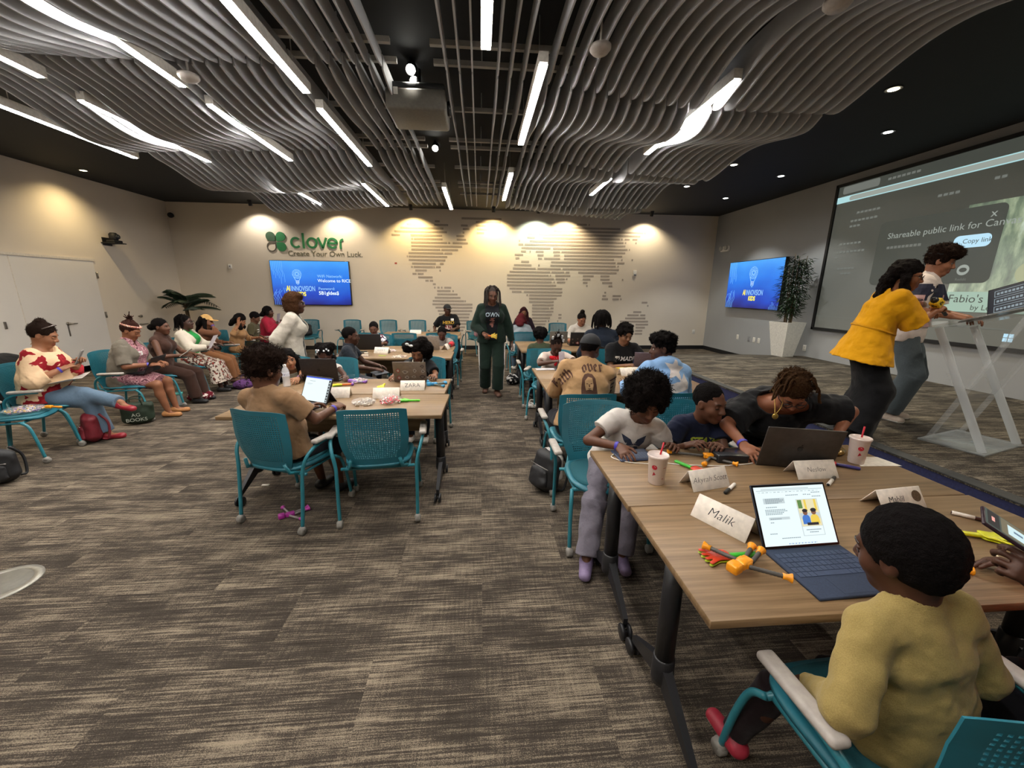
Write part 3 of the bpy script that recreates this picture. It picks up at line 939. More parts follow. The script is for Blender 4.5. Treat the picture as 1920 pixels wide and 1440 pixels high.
MAP = {5: [(-0.71,-0.53),(4.56,4.79)], 6: [(-0.71,-0.47),(4.57,4.79)], 7: [(-0.7,-0.42),(4.58,4.86)], 8: [(-0.7,-0.37),(1.5,1.89),(4.57,4.95)], 9: [(-0.7,-0.31),(1.5,1.92),(1.96,2.0),(2.23,2.26),(4.09,4.94)], 10: [(-0.7,-0.3),(1.5,2.02),(2.26,2.35),(4.24,4.85)], 11: [(-1.14,-0.28),(1.49,2.07),(2.26,2.35),(4.3,4.64),(4.69,4.84)], 12: [(-1.17,-0.21),(1.49,2.11),(4.47,4.71)], 13: [(-1.23,-0.2),(1.49,1.98),(2.02,2.11)], 14: [(-1.31,-0.2),(1.49,2.11),(4.87,4.91)], 15: [(-1.3,-0.43),(-0.42,-0.38),(1.4,2.11),(4.7,4.87)], 16: [(-1.24,-0.53),(1.4,2.19),(3.51,3.69),(3.82,4.01),(4.05,4.09)], 17: [(-1.17,-0.61),(1.32,1.37),(1.4,2.33),(3.52,3.62),(3.82,4.06)], 18: [(-1.17,-0.8),(-0.75,-0.71),(0.91,1.18),(1.25,2.35),(3.57,3.62)], 19: [(-1.25,-1.21),(-1.16,-1.1),(-1.06,-1.02),(-0.97,-0.78),(0.84,2.34)], 20: [(-1.28,-1.2),(0.77,2.16),(3.03,3.07),(3.68,3.79)], 21: [(-1.48,-1.39),(-1.36,-1.27),(0.77,2.03),(2.09,2.12),(2.18,2.42),(2.93,3.06),(3.49,3.78)], 22: [(-1.67,-1.28),(0.77,2.09),(2.15,2.4),(2.43,2.48),(2.92,3.14),(3.43,3.7),(4.06,4.1)], 23: [(-1.82,-1.71),(-1.68,-1.52),(0.77,1.94),(1.97,2.01),(2.13,2.56),(2.92,3.23),(3.43,3.69)], 24: [(-1.74,-1.43),(-1.09,-1.05),(0.84,1.98),(2.02,2.38),(2.42,2.53),(2.78,3.89)], 25: [(-1.85,-1.8),(-1.78,-1.26),(-1.25,-1.21),(-1.18,-1.05),(0.93,1.57),(1.62,2.28),(2.33,3.95)], 26: [(-1.82,-1.18),(-1.07,-0.97),(0.96,1.45),(1.64,1.68),(1.98,3.85),(3.9,3.94)], 27: [(-1.9,-0.92),(1.16,1.38),(2.0,3.84),(3.89,4.1)], 28: [(-1.95,-1.92),(-1.9,-0.87),(1.0,1.11),(1.63,1.74),(1.8,2.25),(2.36,3.79),(4.0,4.04),(4.3,4.34)], 29: [(-1.9,-0.97),(-0.94,-0.73),(0.98,1.21),(1.61,1.78),(2.07,2.24),(2.36,4.02)], 30: [(-1.82,-1.05),(-1.02,-0.57),(1.15,1.29),(1.39,1.42),(1.56,1.78),(2.05,2.24),(2.28,4.1)], 31: [(-1.82,-0.46),(1.16,1.97),(2.04,4.16),(4.2,4.23)], 32: [(-1.82,-0.86),(-0.83,-0.78),(-0.71,-0.3),(1.08,1.21),(1.25,4.09)], 33: [(-1.81,-1.76),(-1.74,-0.98),(-0.6,-0.35),(1.09,1.12),(1.39,4.03),(4.07,4.11),(4.37,4.41)], 34: [(-2.32,-2.1),(-1.82,-0.99),(-0.61,-0.4),(1.31,1.53),(1.74,3.92),(3.95,4.0),(4.06,4.2),(4.28,4.42)], 35: [(-2.24,-0.86),(-0.44,-0.39),(-0.06,0.14),(1.34,1.56),(1.63,4.5)], 36: [(-2.08,-0.95),(-0.43,-0.25),(-0.05,0.22),(0.24,0.29),(1.45,1.84),(1.87,1.91),(2.04,4.58),(4.6,4.65)], 37: [(-1.91,-1.69),(-1.19,-0.82),(-0.48,-0.3),(-0.08,0.56),(1.58,1.62),(2.52,3.91)], 38: [(-1.17,-1.04),(-0.08,0.59),(2.68,2.96),(3.01,3.04)], 39: [(-0.46,0.61)]}
# ------------------------------------------------------------------ the room
XL, XR, YB, YF, ZC = -7.85, 6.72, 11.3, -3.6, 3.75
STG, SX = 0.39, 3.36
def carpet(name, tint, seedoff):
    t = NT(name)
    co = t.coord('Object')
    # planks about 1 m by 0.25 m, each with its own streaks
    br = t.n('ShaderNodeTexBrick', offset=0.5)
    br.inputs['Color1'].default_value = (0, 0, 0, 1); br.inputs['Color2'].default_value = (1, 1, 1, 1); br.inputs['Mortar'].default_value = (0.5, 0.5, 0.5, 1)
    br.inputs['Scale'].default_value = 1.0; br.inputs['Mortar Size'].default_value = 0.0
    br.inputs['Brick Width'].default_value = 1.0; br.inputs['Row Height'].default_value = 0.5
    t.l(co, br.inputs['Vector'])
    bw = t.n('ShaderNodeRGBToBW'); t.l(br.outputs[0], bw.inputs[0])
    off = t.n('ShaderNodeVectorMath', operation='ADD')
    cmb = t.n('ShaderNodeCombineXYZ')
    t.l(t.math('MULTIPLY', bw.outputs[0], 37.0 + seedoff), cmb.inputs[0]); t.l(t.math('MULTIPLY', bw.outputs[0], 11.0), cmb.inputs[1])
    t.l(co, off.inputs[0]); t.l(cmb.outputs[0], off.inputs[1])
    streak = t.noise(t.mapping(off.outputs[0], (4.5, 80.0, 1)), 1.0, 5, 0.65)
    patch = t.noise(t.mapping(off.outputs[0], (2.2, 7.0, 1)), 1.0, 4, 0.6)
    cross = t.noise(t.mapping(off.outputs[0], (90.0, 8.0, 1)), 1.0, 2, 0.5)
    thread = t.noise(t.mapping(off.outputs[0], (2.2, 150.0, 1)), 1.0, 2, 0.5)
    grain = t.noise(co, 240.0, 2, 0.6)
    v = t.math('ADD', t.math('MULTIPLY', streak, 0.60), t.math('MULTIPLY', patch, 0.56))
    v = t.math('ADD', v, t.math('MULTIPLY', t.math('SUBTRACT', cross, 0.5), 0.16))
    v = t.math('ADD', v, t.math('MULTIPLY', t.math('SUBTRACT', grain, 0.5), 0.55))
    v = t.math('ADD', v, t.math('MULTIPLY', t.math('SUBTRACT', thread, 0.5), 0.42))
    v = t.math('ADD', v, t.math('MULTIPLY', t.math('SUBTRACT', bw.outputs[0], 0.5), 0.05))
    c = t.ramp(v, [(0.34, tuple(x * y for x, y in zip((0.029, 0.0235, 0.0185), tint))), (0.57, tuple(x * y for x, y in zip((0.057, 0.046, 0.037), tint))),
                   (0.64, tuple(x * y for x, y in zip((0.140, 0.113, 0.084), tint))), (0.80, tuple(x * y for x, y in zip((0.295, 0.24, 0.175), tint)))])
    t.color(c); t.rough(0.95)
    t.b.inputs['Specular IOR Level'].default_value = 0.1
    t.bump(grain, 0.5, 0.004)
    return t.m
def paint(name, col, bump=0.12):
    t = NT(name)
    co = t.coord()
    n = t.noise(co, 1.3, 3)
    t.color(t.ramp(n, [(0.3, tuple(x * 0.97 for x in col)), (0.7, tuple(min(1, x * 1.02) for x in col))]))
    t.rough(0.75); t.b.inputs['Specular IOR Level'].default_value = 0.25
    t.bump(t.noise(co, 90.0, 3), bump, 0.003)
    return t.m
m_floor = carpet('carpet_brown', (1.0, 1.0, 1.0), 0.0)
m_stage = carpet('carpet_stage', (0.92, 0.97, 1.0), 5.0)
m_wall = paint('wall_paint_warm_white', (0.73, 0.645, 0.535))
m_grey = paint('wall_paint_grey', (0.33, 0.335, 0.34))
m_ceil = paint('ceiling_paint_dark', (0.022, 0.024, 0.026))
m_black = M('black_base', '#101012', 0.6)
def slab(name, x0, x1, y0, y1, z0, z1, m):
    return struct(MB().box(x0, x1, y0, y1, z0, z1).build(name, [m]))
slab('floor', XL - 0.1, XR + 0.1, YF - 0.1, YB + 0.1, -0.1, 0, m_floor)
slab('wall_back', XL - 0.1, XR + 0.1, YB, YB + 0.1, 0, ZC + 0.1, m_wall)
slab('wall_left', XL - 0.1, XL, YF, YB, 0, ZC + 0.1, m_wall)
slab('wall_right', XR, XR + 0.1, YF, YB, 0, ZC + 0.1, m_grey)
slab('wall_front', XL - 0.1, XR + 0.1, YF - 0.1, YF, 0, ZC + 0.1, m_wall)
slab('ceiling', XL - 0.1, XR + 0.1, YF - 0.1, YB + 0.1, ZC, ZC + 0.1, m_ceil)
slab('baseboard_back', XL, XR - 0.012, YB - 0.012, YB, 0, 0.11, m_black)
slab('baseboard_left', XL, XL + 0.012, YF, YB - 0.012, 0, 0.11, m_black)
slab('baseboard_right', XR - 0.012, XR, 9.4, YB, 0, 0.11, m_black)
# stage: carpeted platform, its ramp at the far end, navy riser
m_navy = M('stage_riser_navy', '#20244a', 0.8, 0.25, 60)
st = MB()
st.box(SX, XR, YF, 7.6, STG - 0.02, STG)
st.prism([(7.6, STG - 0.02), (7.6, STG), (10.3, 0.004), (10.3, 0.0)], SX, XR, 0, Matrix(((0, 0, 1, 0), (1, 0, 0, 0), (0, 1, 0, 0), (0, 0, 0, 1))))
struct(st.build('floor_stage', [m_stage]))
rz = MB()
rz.box(SX + 0.01, SX + 0.03, YF, 7.6, 0, STG - 0.02)
rz.prism([(7.6, 0), (7.6, STG - 0.02), (10.25, 0.0)], SX + 0.01, SX + 0.03, 0, Matrix(((0, 0, 1, 0), (1, 0, 0, 0), (0, 1, 0, 0), (0, 0, 0, 1))))
struct(rz.build('trim_stage_riser', [m_navy]))
slab('trim_stage_edge', SX - 0.012, SX + 0.10, YF, 7.6, STG - 0.004, STG + 0.004, M('stage_nosing', '#3a3a38', 0.9))
# left wall double door
dm = MB(); dm.box(XL, XL + 0.012, 6.0, 9.0, 0.0, 2.15)
d1 = struct(dm.build('door_1', [paint('door_paint', (0.75, 0.71, 0.66), 0.04)]))
fr = MB(); fr.box(XL, XL + 0.02, 5.95, 9.04, 2.155, 2.20); fr.box(XL, XL + 0.016, 7.50, 7.512, 0, 2.15)
fr.build('door_frame', [M('door_trim', '#d8cfc2')], d1)
hm = M('steel_brushed', '#8f8a82', 0.35, metal=0.9)
hd_ = MB()
hd_.tube([(XL + 0.01, 8.2, 0.96), (XL + 0.07, 8.2, 0.96)], 0.018, 10); hd_.tube([(XL + 0.065, 8.2, 0.96), (XL + 0.065, 8.33, 0.955)], 0.011, 8); hd_.lathe([(0.03, 0), (0.03, 0.012)], 14, 0, TR((XL + 0.012, 8.2, 0.96), 0, 90, 0)); hd_.box(XL + 0.01, XL + 0.014, 8.185, 8.215, 0.72, 0.93)
hd_.build('door_handle', [hm], d1)
for z in (1.88, 1.08, 0.3):
    MB().box(XL + 0.005, XL + 0.03, 9.0, 9.03, z - 0.06, z + 0.06).tube([(XL + 0.03, 9.015, z - 0.06), (XL + 0.03, 9.015, z + 0.06)], 0.012, 8).build('hinge', [hm], d1)
MB().box(XL + 0.005, XL + 0.03, 7.18, 7.21, 0.95, 1.07).build('hinge', [hm], d1)
kn_ = MB().lathe([(0.012, 0), (0.012, 0.03), (0.03, 0.045), (0.03, 0.07), (0.01, 0.08)], 14, 0, TR((XL, 9.83, 1.0), 0, 90, 0)).tube([(XL + 0.05, 9.83, 0.82), (XL + 0.05, 10.0, 0.82)], 0.01, 8)
kn_.tube([(XL, 9.83, 0.82), (XL + 0.05, 9.83, 0.82)], 0.014, 8)
tag(kn_.build('wall_latch', [hm]), 'small metal knob and lever on the left wall beside the palm', 'door hardware')

# world map of grey bars painted on the back wall
for lab, lo_, hi_ in (('left part of the wall map in grey bars, the Americas', -9, 0.55), ('right part of the wall map in grey bars, Europe to Australia', 0.55, 9)):
    mp = MB()
    for k, row in MAP.items():
        for a, b in row:
            if lo_ <= a < hi_: mp.box(a, b, YB - 0.004, YB, k * 0.0905 - 0.026, k * 0.0905 + 0.026)
    tag(mp.build('wall_map_decal', [M('map_bar_grey', '#a2968a', 0.7)]), lab, 'wall decal')
tag(MB().box(-2.28, -2.22, YB - 0.004, YB, 2.33, 2.37).build('wall_map_marker', [M('map_marker_red', '#a03a2c', 0.7)]), 'small red square marking one spot on the wall map', 'wall decal')

# clover sign
green = M('sign_green', '#2f7d4c', 0.5); dgreen = M('sign_dark_green', '#3d5a44', 0.6)
WX = Matrix(((1, 0, 0, 0), (0, 0, 1, YB - 0.02), (0, 1, 0, 0), (0, 0, 0, 1)))   # xy plane -> back wall (x right, z up)
sg = thing('wall_sign', 'green four-leaf logo sign with word and slogan above television', 'sign', (-4.5, YB - 0.01, 2.6))
def petal(sx, sz, hollow=False):
    pts = []
    r = 0.115
    for t in np.linspace(0, 2 * PI, 41)[:-1]:
        x, y = math.cos(t) * r, math.sin(t) * r
        # the corner towards the middle is square
        if x < 0 and y < 0:
            m = max(abs(x), abs(y)) / r
            x, y = -r * min(1, abs(math.cos(t)) * 1.35), -r * min(1, abs(math.sin(t)) * 1.35)
        pts.append(((x + r + 0.012) * sx, (y + r + 0.012) * sz))
    return pts
cx_, cz_ = -5.285, 2.845
for (sx, sz) in ((-1, 1), (1, 1), (1, -1), (-1, -1)):
    pts = [(x + cx_, y + cz_) for x, y in petal(sx, sz)]
    mb = MB()
    if (sx, sz) == (-1, -1):
        mb.tube([(x, YB - 0.012, y) for x, y in [(cx_ + (x - cx_) * 0.94 - 0.008, cz_ + (y - cz_) * 0.94 - 0.008) for x, y in pts]], 0.013, 6, 0, False, None, True, True)
        mb.build('leaf', [M('sign_grey', '#6a6358', 0.6)], sg).location = (4.5, -YB + 0.01, -2.6)
    else:
        mb.prism(pts if sx * sz > 0 else pts[::-1], -0.008, 0.02, 0, WX)
        mb.build('leaf', [dgreen if sx < 0 else green], sg).location = (4.5, -YB + 0.01, -2.6)
# the word clover, drawn as strokes of even weight
wd = MB()
def arc(cx, cz, r, a0, a1, n=24): return [(cx + r * math.cos(R(a)), cz + r * math.sin(R(a))) for a in np.linspace(a0, a1, n)]
def stroke(pts, w=0.05):
    P = [Vector((p[0], p[1])) for p in pts]; L = []; Rr = []
    for i, p in enumerate(P):
        d = (P[min(i + 1, len(P) - 1)] - P[max(i - 1, 0)]).normalized(); nrm = Vector((-d.y, d.x)) * w / 2
        L.append(p + nrm); Rr.append(p - nrm)
    for i in range(len(P) - 1):
        q = [L[i], L[i + 1], Rr[i + 1], Rr[i]]
        wd.add([(v.x, YB - 0.025, v.y) for v in q] + [(v.x, YB, v.y) for v in q], [(0, 1, 2, 3), (4, 7, 6, 5), (0, 4, 5, 1), (2, 6, 7, 3), (1, 5, 6, 2), (3, 7, 4, 0)])
zb = 2.83
stroke(arc(-4.79, zb, 0.115, 45, 315)); stroke([(-4.60, zb - 0.14), (-4.60, zb + 0.24)]); stroke(arc(-4.38, zb, 0.115, 0, 360))
stroke([(-4.22, zb + 0.135), (-4.115, zb - 0.13)]); stroke([(-4.115, zb - 0.13), (-4.01, zb + 0.135)])
stroke(arc(-3.86, zb, 0.115, 0, 320)); stroke([(-3.97, zb), (-3.74, zb)]); stroke([(-3.655, zb - 0.14), (-3.655, zb + 0.03)]); stroke(arc(-3.575, zb + 0.02, 0.08, 180, 95, 8))
o = wd.build('lettering', [green], sg); o.location = (4.5, -YB + 0.01, -2.6)
V, F = text_mesh('Create Your Own Luck.', 0.195, 'LEFT', 0.004)
o = MB().add(V, F, 0, False, Matrix(((1, 0, 0, -5.03), (0, 0, -1, YB - 0.006), (0, 1, 0, 2.555), (0, 0, 0, 1)))).build('slogan', [M('sign_slogan', '#6e6a52', 0.6)], sg); o.location = (4.5, -YB + 0.01, -2.6)

# televisions
def tv_mats():
    t = NT('tv_picture')
    sp = t.n('ShaderNodeSeparateXYZ'); t.l(t.coord('Generated'), sp.inputs[0])
    n = t.noise(t.mapping(t.coord('Generated'), (2.0, 2.0, 2.0)), 1.0, 2)
    v = t.math('ADD', sp.outputs[2], t.math('MULTIPLY', t.math('SUBTRACT', n, 0.5), 0.5))
    c = t.ramp(v, [(0.0, (0.012, 0.012, 0.16)), (0.25, (0.012, 0.06, 0.50)), (0.6, (0.02, 0.19, 0.78)), (1.0, (0.06, 0.36, 0.92))])
    t.color((0.01, 0.01, 0.01)); t.rough(0.25)
    t.l(c, t.b.inputs['Emission Color']); t.b.inputs['Emission Strength'].default_value = 0.95
    return t.m
m_tvpic = tv_mats()
m_tvblack = M('tv_black', '#08080a', 0.3)
m_line = EM('tv_light_blue_lines', (0.16, 0.45, 0.95), 1.0); m_white = EM('tv_white', (0.75, 0.88, 0.95), 1.0); m_yel = EM('tv_yellow', (0.95, 0.82, 0.06), 1.0); m_pale = EM('tv_pale', (0.30, 0.60, 0.95), 1.0)
def television(label, loc, rotz, w, h, full):
    t = thing('television', label, 'television', loc, R(rotz))
    MB().box(-w / 2, w / 2, -0.05, 0.03, -h / 2, h / 2, 0, None, 0.008).build('casing', [m_tvblack], t)
    MB().box(-w / 2 + 0.014, w / 2 - 0.014, -0.052, -0.0505, -h / 2 + 0.014, h / 2 - 0.014).build('display', [m_tvpic], t)
    g = MB(); Y = -0.055
    def P(u, v): return ((u - 0.5) * w, Y, (v - 0.5) * h)
    def ln(pts, r=0.004, m=0): g.tube([P(*p) for p in pts], r, 4, m, True)
    def txt(s, u, v, size, m, align='CENTER', shear=0.0, bold=0.0, sp=1.0, yo=0.0, fit=None):
        V, F = text_mesh(s, size, align, 0.0, shear, bold, sp); p = P(u, v)
        if fit:
            q = fit * w / (max(a.x for a in V) - min(a.x for a in V)); c_ = (max(a.x for a in V) + min(a.x for a in V)) / 2
            V = [Vector(((a.x - c_) * q, a.y, 0)) for a in V]
        g.add([(p[0] + a.x, p[1] - yo, p[2] + a.y) for a in V], F, m)
    cu = 0.33 if full else 0.5
    rr = random.Random(4)
    for i in range(7):
        u = 0.02 + i * 0.022; a = 0.45 + rr.random() * 0.2
        ln([(u, 0.99), (u, 0.99 - a * 0.35), (u + 0.02, 0.99 - a * 0.5), (u + 0.02, 0.99 - a * (0.6 + 0.3 * rr.random()))], 0.0035)
        ln([(u, 0.0), (u, 0.10 + 0.05 * rr.random()), (u + rr.choice((-.02, .03)), 0.18 + 0.1 * rr.random()), (u + 0.015, 0.30 + 0.1 * rr.random())], 0.0035)
        if not full: ln([(1 - u, 0.0), (1 - u, 0.05 + 0.12 * rr.random())], 0.003)
    # light bulb of fine lines
    bz, br = (0.70, 0.105) if full else (0.74, 0.13)
    asp = h / w
    for i in range(8):
        a = i * PI / 4 + 0.2
        c = (cu + math.cos(a) * br * 0.36 * asp * 1.0, bz + math.sin(a) * br * 0.36)
        ln([(c[0] + math.cos(t) * br * 0.62 * asp, c[1] + math.sin(t) * br * 0.62) for t in np.linspace(0, 2 * PI, 13)], 0.0028, 3)
    for q in (-1, 1): ln([(cu + q * br * 0.75 * asp, bz - br * 0.6), (cu + q * br * 0.34 * asp, bz - br * 1.4), (cu + q * br * 0.3 * asp, bz - br * 1.95), (cu, bz - br * 2.25)], 0.006, 3)
    for i in range(4): ln([(cu - br * 0.32 * asp, bz - br * (1.4 + 0.17 * i)), (cu + br * 0.32 * asp, bz - br * (1.4 + 0.17 * i))], 0.004, 1)
    ty = 0.37 if full else 0.33
    k = w / 2.05
    txt('AI', cu - 0.130, ty, 0.19 * k, 2, 'CENTER', 0, 0.006, 0.9, 0, 0.052)
    txt('INNOVISION', cu + 0.062, ty, 0.19 * k, 3, 'CENTER', 0, 0.001, 1.0, 0, 0.30)
    txt('KIDS', cu + 0.03, ty - 0.12, 0.15 * k, 2, 'CENTER', 0, 0.006, 0.95, 0.001, 0.125)
    if full:
        txt('WiFi Network:', 0.585, 0.655, 0.105, 3, 'LEFT'); txt('Welcome to RICE', 0.585, 0.555, 0.115, 1, 'LEFT', 0, 0.001)
        txt('Password:', 0.585, 0.375, 0.105, 3, 'LEFT'); txt('5B1gIdea$', 0.585, 0.275, 0.125, 1, 'LEFT', 0, 0.003)
    g.build('picture_graphics', [m_line, m_white, m_yel, m_pale], t)
    return t
television('wide television on back wall below the green leaf sign, showing blue slide', (-4.47, YB - 0.06, 1.80), 0, 2.02, 1.15, True)
television('television on grey wall beside tall plant, showing blue slide', (XR - 0.06, 9.33, 1.86), -90, 1.95, 1.15, False)

# projection screen on the grey wall
scr = thing('projection_screen', 'large projection screen on grey wall behind the speakers', 'projection screen', (XR - 0.03, 5.14, 2.29))
SW, SH = 4.53, 2.56
fb = MB()
for a in ((-SW / 2 - 0.05, SW / 2 + 0.05, SH / 2, SH / 2 + 0.05), (-SW / 2 - 0.05, SW / 2 + 0.05, -SH / 2 - 0.05, -SH / 2)): fb.box(-0.03, 0.03, a[0], a[1], a[2], a[3])
for a in (-SW / 2 - 0.05, SW / 2): fb.box(-0.03, 0.03, a, a + 0.05, -SH / 2 - 0.05, SH / 2 + 0.05)
fb.build('frame', [m_black], scr)
def scm():
    t = NT('projected_grey')
    n = t.noise(t.coord(), 0.6, 2)
    t.color((0.13, 0.13, 0.125)); t.rough(0.8)
    t.l(t.ramp(n, [(0.3, (0.030, 0.033, 0.026)), (0.7, (0.042, 0.045, 0.037))]), t.b.inputs['Emission Color']); t.b.inputs['Emission Strength'].default_value = 1.0
    return t.m
MB().box(0, 0.012, -SW / 2, SW / 2, -SH / 2, SH / 2).build('screen_fabric', [scm()], scr)
pj = [EM('projected_cyan', (0.36, 0.60, 0.62), 1.0), EM('projected_pale', (0.27, 0.30, 0.27), 1.0), EM('projected_dim', (0.13, 0.14, 0.125), 1.0), EM('projected_dialog', (0.045, 0.05, 0.042), 1.0), EM('projected_blue', (0.42, 0.66, 0.80), 1.0),
      EM('projected_mint', (0.30, 0.42, 0.34), 1.0), EM('projected_dark', (0.02, 0.025, 0.022), 1.0)]
def jungle():
    t = NT('projected_picture')
    co = t.coord()
    n = t.noise(t.mapping(co, (1, 5, 1.6)), 1.3, 5, 0.65)
    t.color((0.2, 0.2, 0.2)); t.rough(0.8)
    t.l(t.ramp(n, [(0.34, (0.035, 0.06, 0.045)), (0.48, (0.11, 0.16, 0.10)), (0.60, (0.24, 0.30, 0.19)), (0.72, (0.40, 0.48, 0.38))]), t.b.inputs['Emission Color']); t.b.inputs['Emission Strength'].default_value = 1.0
    return t.m
pj.append(jungle()); pj.append(EM('projected_leopard', (0.34, 0.36, 0.22), 1.0)); 
sgm = MB()
def SP(u, v, e=0.0): return (-0.004 - e, SW / 2 - u * SW, (v - 0.5) * SH)
def srect(u0, u1, v0, v1, m, e=0.0, rad=0.0):
    if rad:
        pts = []
        for (cu, cv, a0) in ((u1 - rad, v1 - rad * SW / SH, 0), (u0 + rad, v1 - rad * SW / SH, 90), (u0 + rad, v0 + rad * SW / SH, 180), (u1 - rad, v0 + rad * SW / SH, 270)):
            for a in np.linspace(a0, a0 + 90, 6): pts.append((cu + rad * math.cos(R(a)), cv + rad * SW / SH * math.sin(R(a))))
        sgm.add([SP(u, v, e) for u, v in pts], [tuple(range(len(pts)))], m)
    else: sgm.quad(SP(u0, v0, e), SP(u1, v0, e), SP(u1, v1, e), SP(u0, v1, e), m)
def stext(s, u, v, size, m, align='LEFT', e=0.004, bold=0.0):
    V, F = text_mesh(s, size, align, 0.0, 0.0, bold); p = SP(u, v, e)
    sgm.add([(p[0], p[1] - a.x, p[2] + a.y) for a in V], F, m)
srect(0, 1, 0.935, 1.0, 3); srect(0.02, 0.17, 0.945, 0.995, 2, 0.001, 0.008)
srect(0, 1, 0.888, 0.930, 0, 0.001); srect(0.055, 0.62, 0.894, 0.924, 1, 0.002, 0.008)
stext('docs.example/canvas/shared', 0.065, 0.909, 0.055, 3, e=0.003) if False else None
for (u, v, w_) in ((0.04, 0.968, 0.05), (0.2, 0.968, 0.12), (0.10, 0.80, 0.10), (0.08, 0.75, 0.12), (0.08, 0.715, 0.05), (0.05, 0.60, 0.10), (0.04, 0.545, 0.13), (0.04, 0.51, 0.03), (0.06, 0.43, 0.09), (0.08, 0.395, 0.06), (0.38, 0.80, 0.07), (0.52, 0.83, 0.04)):
    for i in range(int(w_ / 0.016)): srect(u + i * 0.016, u + i * 0.016 + 0.012, v - 0.006, v + 0.008, 2, 0.002)
srect(0.475, 1.0, 0.20, 0.72, 7, 0.001)
for i, (u, v, r_) in enumerate(((0.78, 0.42, 0.06), (0.86, 0.50, 0.05), (0.66, 0.36, 0.035))):
    sgm.add([SP(u + r_ * math.cos(t), v + r_ * 1.6 * math.sin(t), 0.002) for t in np.linspace(0, 2 * PI, 25)[:-1]], [tuple(range(24))], 8)
srect(0.475, 1.0, 0.165, 0.27, 5, 0.002)
stext("Fabio's Big Adventure", 0.482, 0.232, 0.15, 3, e=0.004); stext('by Leah S', 0.545, 0.188, 0.10, 3, e=0.004)
srect(0.21, 0.572, 0.315, 0.705, 3, 0.003, 0.018)
stext('Shareable public link for Canvas', 0.245, 0.612, 0.128, 1, e=0.006); stext('x', 0.535, 0.66, 0.14, 1, e=0.006)
for i in range(9): srect(0.25 + i * 0.013, 0.26 + i * 0.013, 0.535, 0.55, 2, 0.005)
srect(0.458, 0.552, 0.50, 0.565, 4, 0.005, 0.014); stext('Copy link', 0.482, 0.533, 0.085, 3, e=0.007)
sgm.add([SP(0.502 + 0.016 * math.cos(t), 0.385 + 0.028 * math.sin(t), 0.005) for t in np.linspace(0, 2 * PI, 21)[:-1]], [tuple(range(20))], 1)
sgm.add([SP(0.502 + 0.010 * math.cos(t), 0.385 + 0.012 * math.sin(t), 0.006) for t in np.linspace(0, 2 * PI, 21)[:-1]], [tuple(range(20))], 3)
stext('Reddit', 0.502, 0.335, 0.05, 2, 'CENTER', 0.006)
srect(0, 1, 0.085, 0.088, 2, 0.001)
for a in (0, 1):
    for b in (0, 1): srect(0.640 + a * 0.012, 0.650 + a * 0.012, 0.028 + b * 0.021, 0.046 + b * 0.021, 4, 0.002)
sgm.build('projected_image', pj, scr)

# small fittings on the walls
white = M('plastic_white', '#e4e0d8', 0.45)
def plate(label, loc, rotz, dark=False, cat='outlet', sw=False):
    t = thing('wall_plate', label, cat, loc, R(rotz))
    MB().box(-0.04, 0.04, -0.008, 0, -0.062, 0.062, 0, None, 0.003).build('cover', [M('plate_grey', '#8a8a8c', 0.5) if dark else white], t)
    s_ = MB()
    for z in ((0,) if sw else (-0.022, 0.022)): s_.box(-0.017, 0.017, -0.011, -0.006, z - 0.014, z + 0.014, 0, None, 0.002)
    s_.build('socket' if not sw else 'switch', [M('plate_grey', '#8a8a8c', 0.5) if dark else M('plastic_ivory', '#cfcabf', 0.4)], t)
plate('white outlet on grey wall left of the three grouped outlets', (XR, 9.75, 0.54), -90)
plate('grey outlet, leftmost of the group below the grey wall television', (XR, 9.31, 0.54), -90, True)
plate('white outlet in the middle of the group on grey wall', (XR, 9.12, 0.54), -90)
plate('white outlet at the right end of the group on grey wall', (XR, 8.95, 0.54), -90)
plate('white outlet on grey wall right of the white planter', (XR, 7.58, 0.56), -90)
plate('white switch low on the back wall near the right corner', (6.37, YB, 0.52), 0, False, 'switch', True)
t = thing('thermostat', 'white thermostat on back wall right of the map', 'thermostat', (4.42, YB, 2.18))
MB().box(-0.05, 0.05, -0.03, 0, -0.075, 0.075, 0, None, 0.008).build('housing', [white], t); MB().box(-0.03, 0.03, -0.034, -0.028, -0.066, -0.035).build('button', [M('thermo_grey', '#5a6470', 0.4)], t)
t = thing('wall_sensor', 'small white sensor on back wall left of the green leaf sign', 'sensor', (-6.52, YB, 2.2))
MB().box(-0.045, 0.045, -0.03, 0, -0.06, 0.06, 0, None, 0.01).build('housing', [white], t); MB().ball((0, -0.03, 0.01), 0.018).build('lens', [M('lens_grey', '#77777a', 0.3)], t)
t = thing('corner_camera', 'small black camera high in the left back corner', 'camera', (-7.72, YB - 0.05, 3.42))
MB().ball((0, -0.03, 0), 0.065).build('dome', [m_black], t); MB().box(-0.03, 0.03, -0.01, 0.05, -0.03, 0.03).build('bracket', [m_black], t)
t = thing('conference_camera', 'black conference camera on a shelf bracket on left wall', 'camera', (XL, 9.42, 2.56))
MB().box(0, 0.28, -0.14, 0.14, -0.02, 0.0, 0, None, 0.005).box(0, 0.02, -0.10, 0.10, -0.06, 0.10).build('shelf', [m_black], t)
MB().box(0.08, 0.24, -0.11, 0.11, 0.0, 0.05, 0, None, 0.015).lathe([(0.06, 0.04), (0.075, 0.08), (0.075, 0.17), (0.05, 0.2)], 18, 0, TR((0.16, 0, 0))).build('camera_body', [m_black], t)
MB().lathe([(0.045, 0), (0.045, 0.05), (0.03, 0.055)], 16, 0, TR((0.21, 0, 0.12), 0, 90, 0)).build('lens', [M('lens_dark', '#20242a', 0.15)], t)
t = thing('emergency_light', 'white emergency light on grey wall above the television', 'light', (XR, 10.74, 2.82))
MB().box(-0.07, 0, -0.17, 0.17, -0.07, 0.07, 0, None, 0.015).build('housing', [white], t)
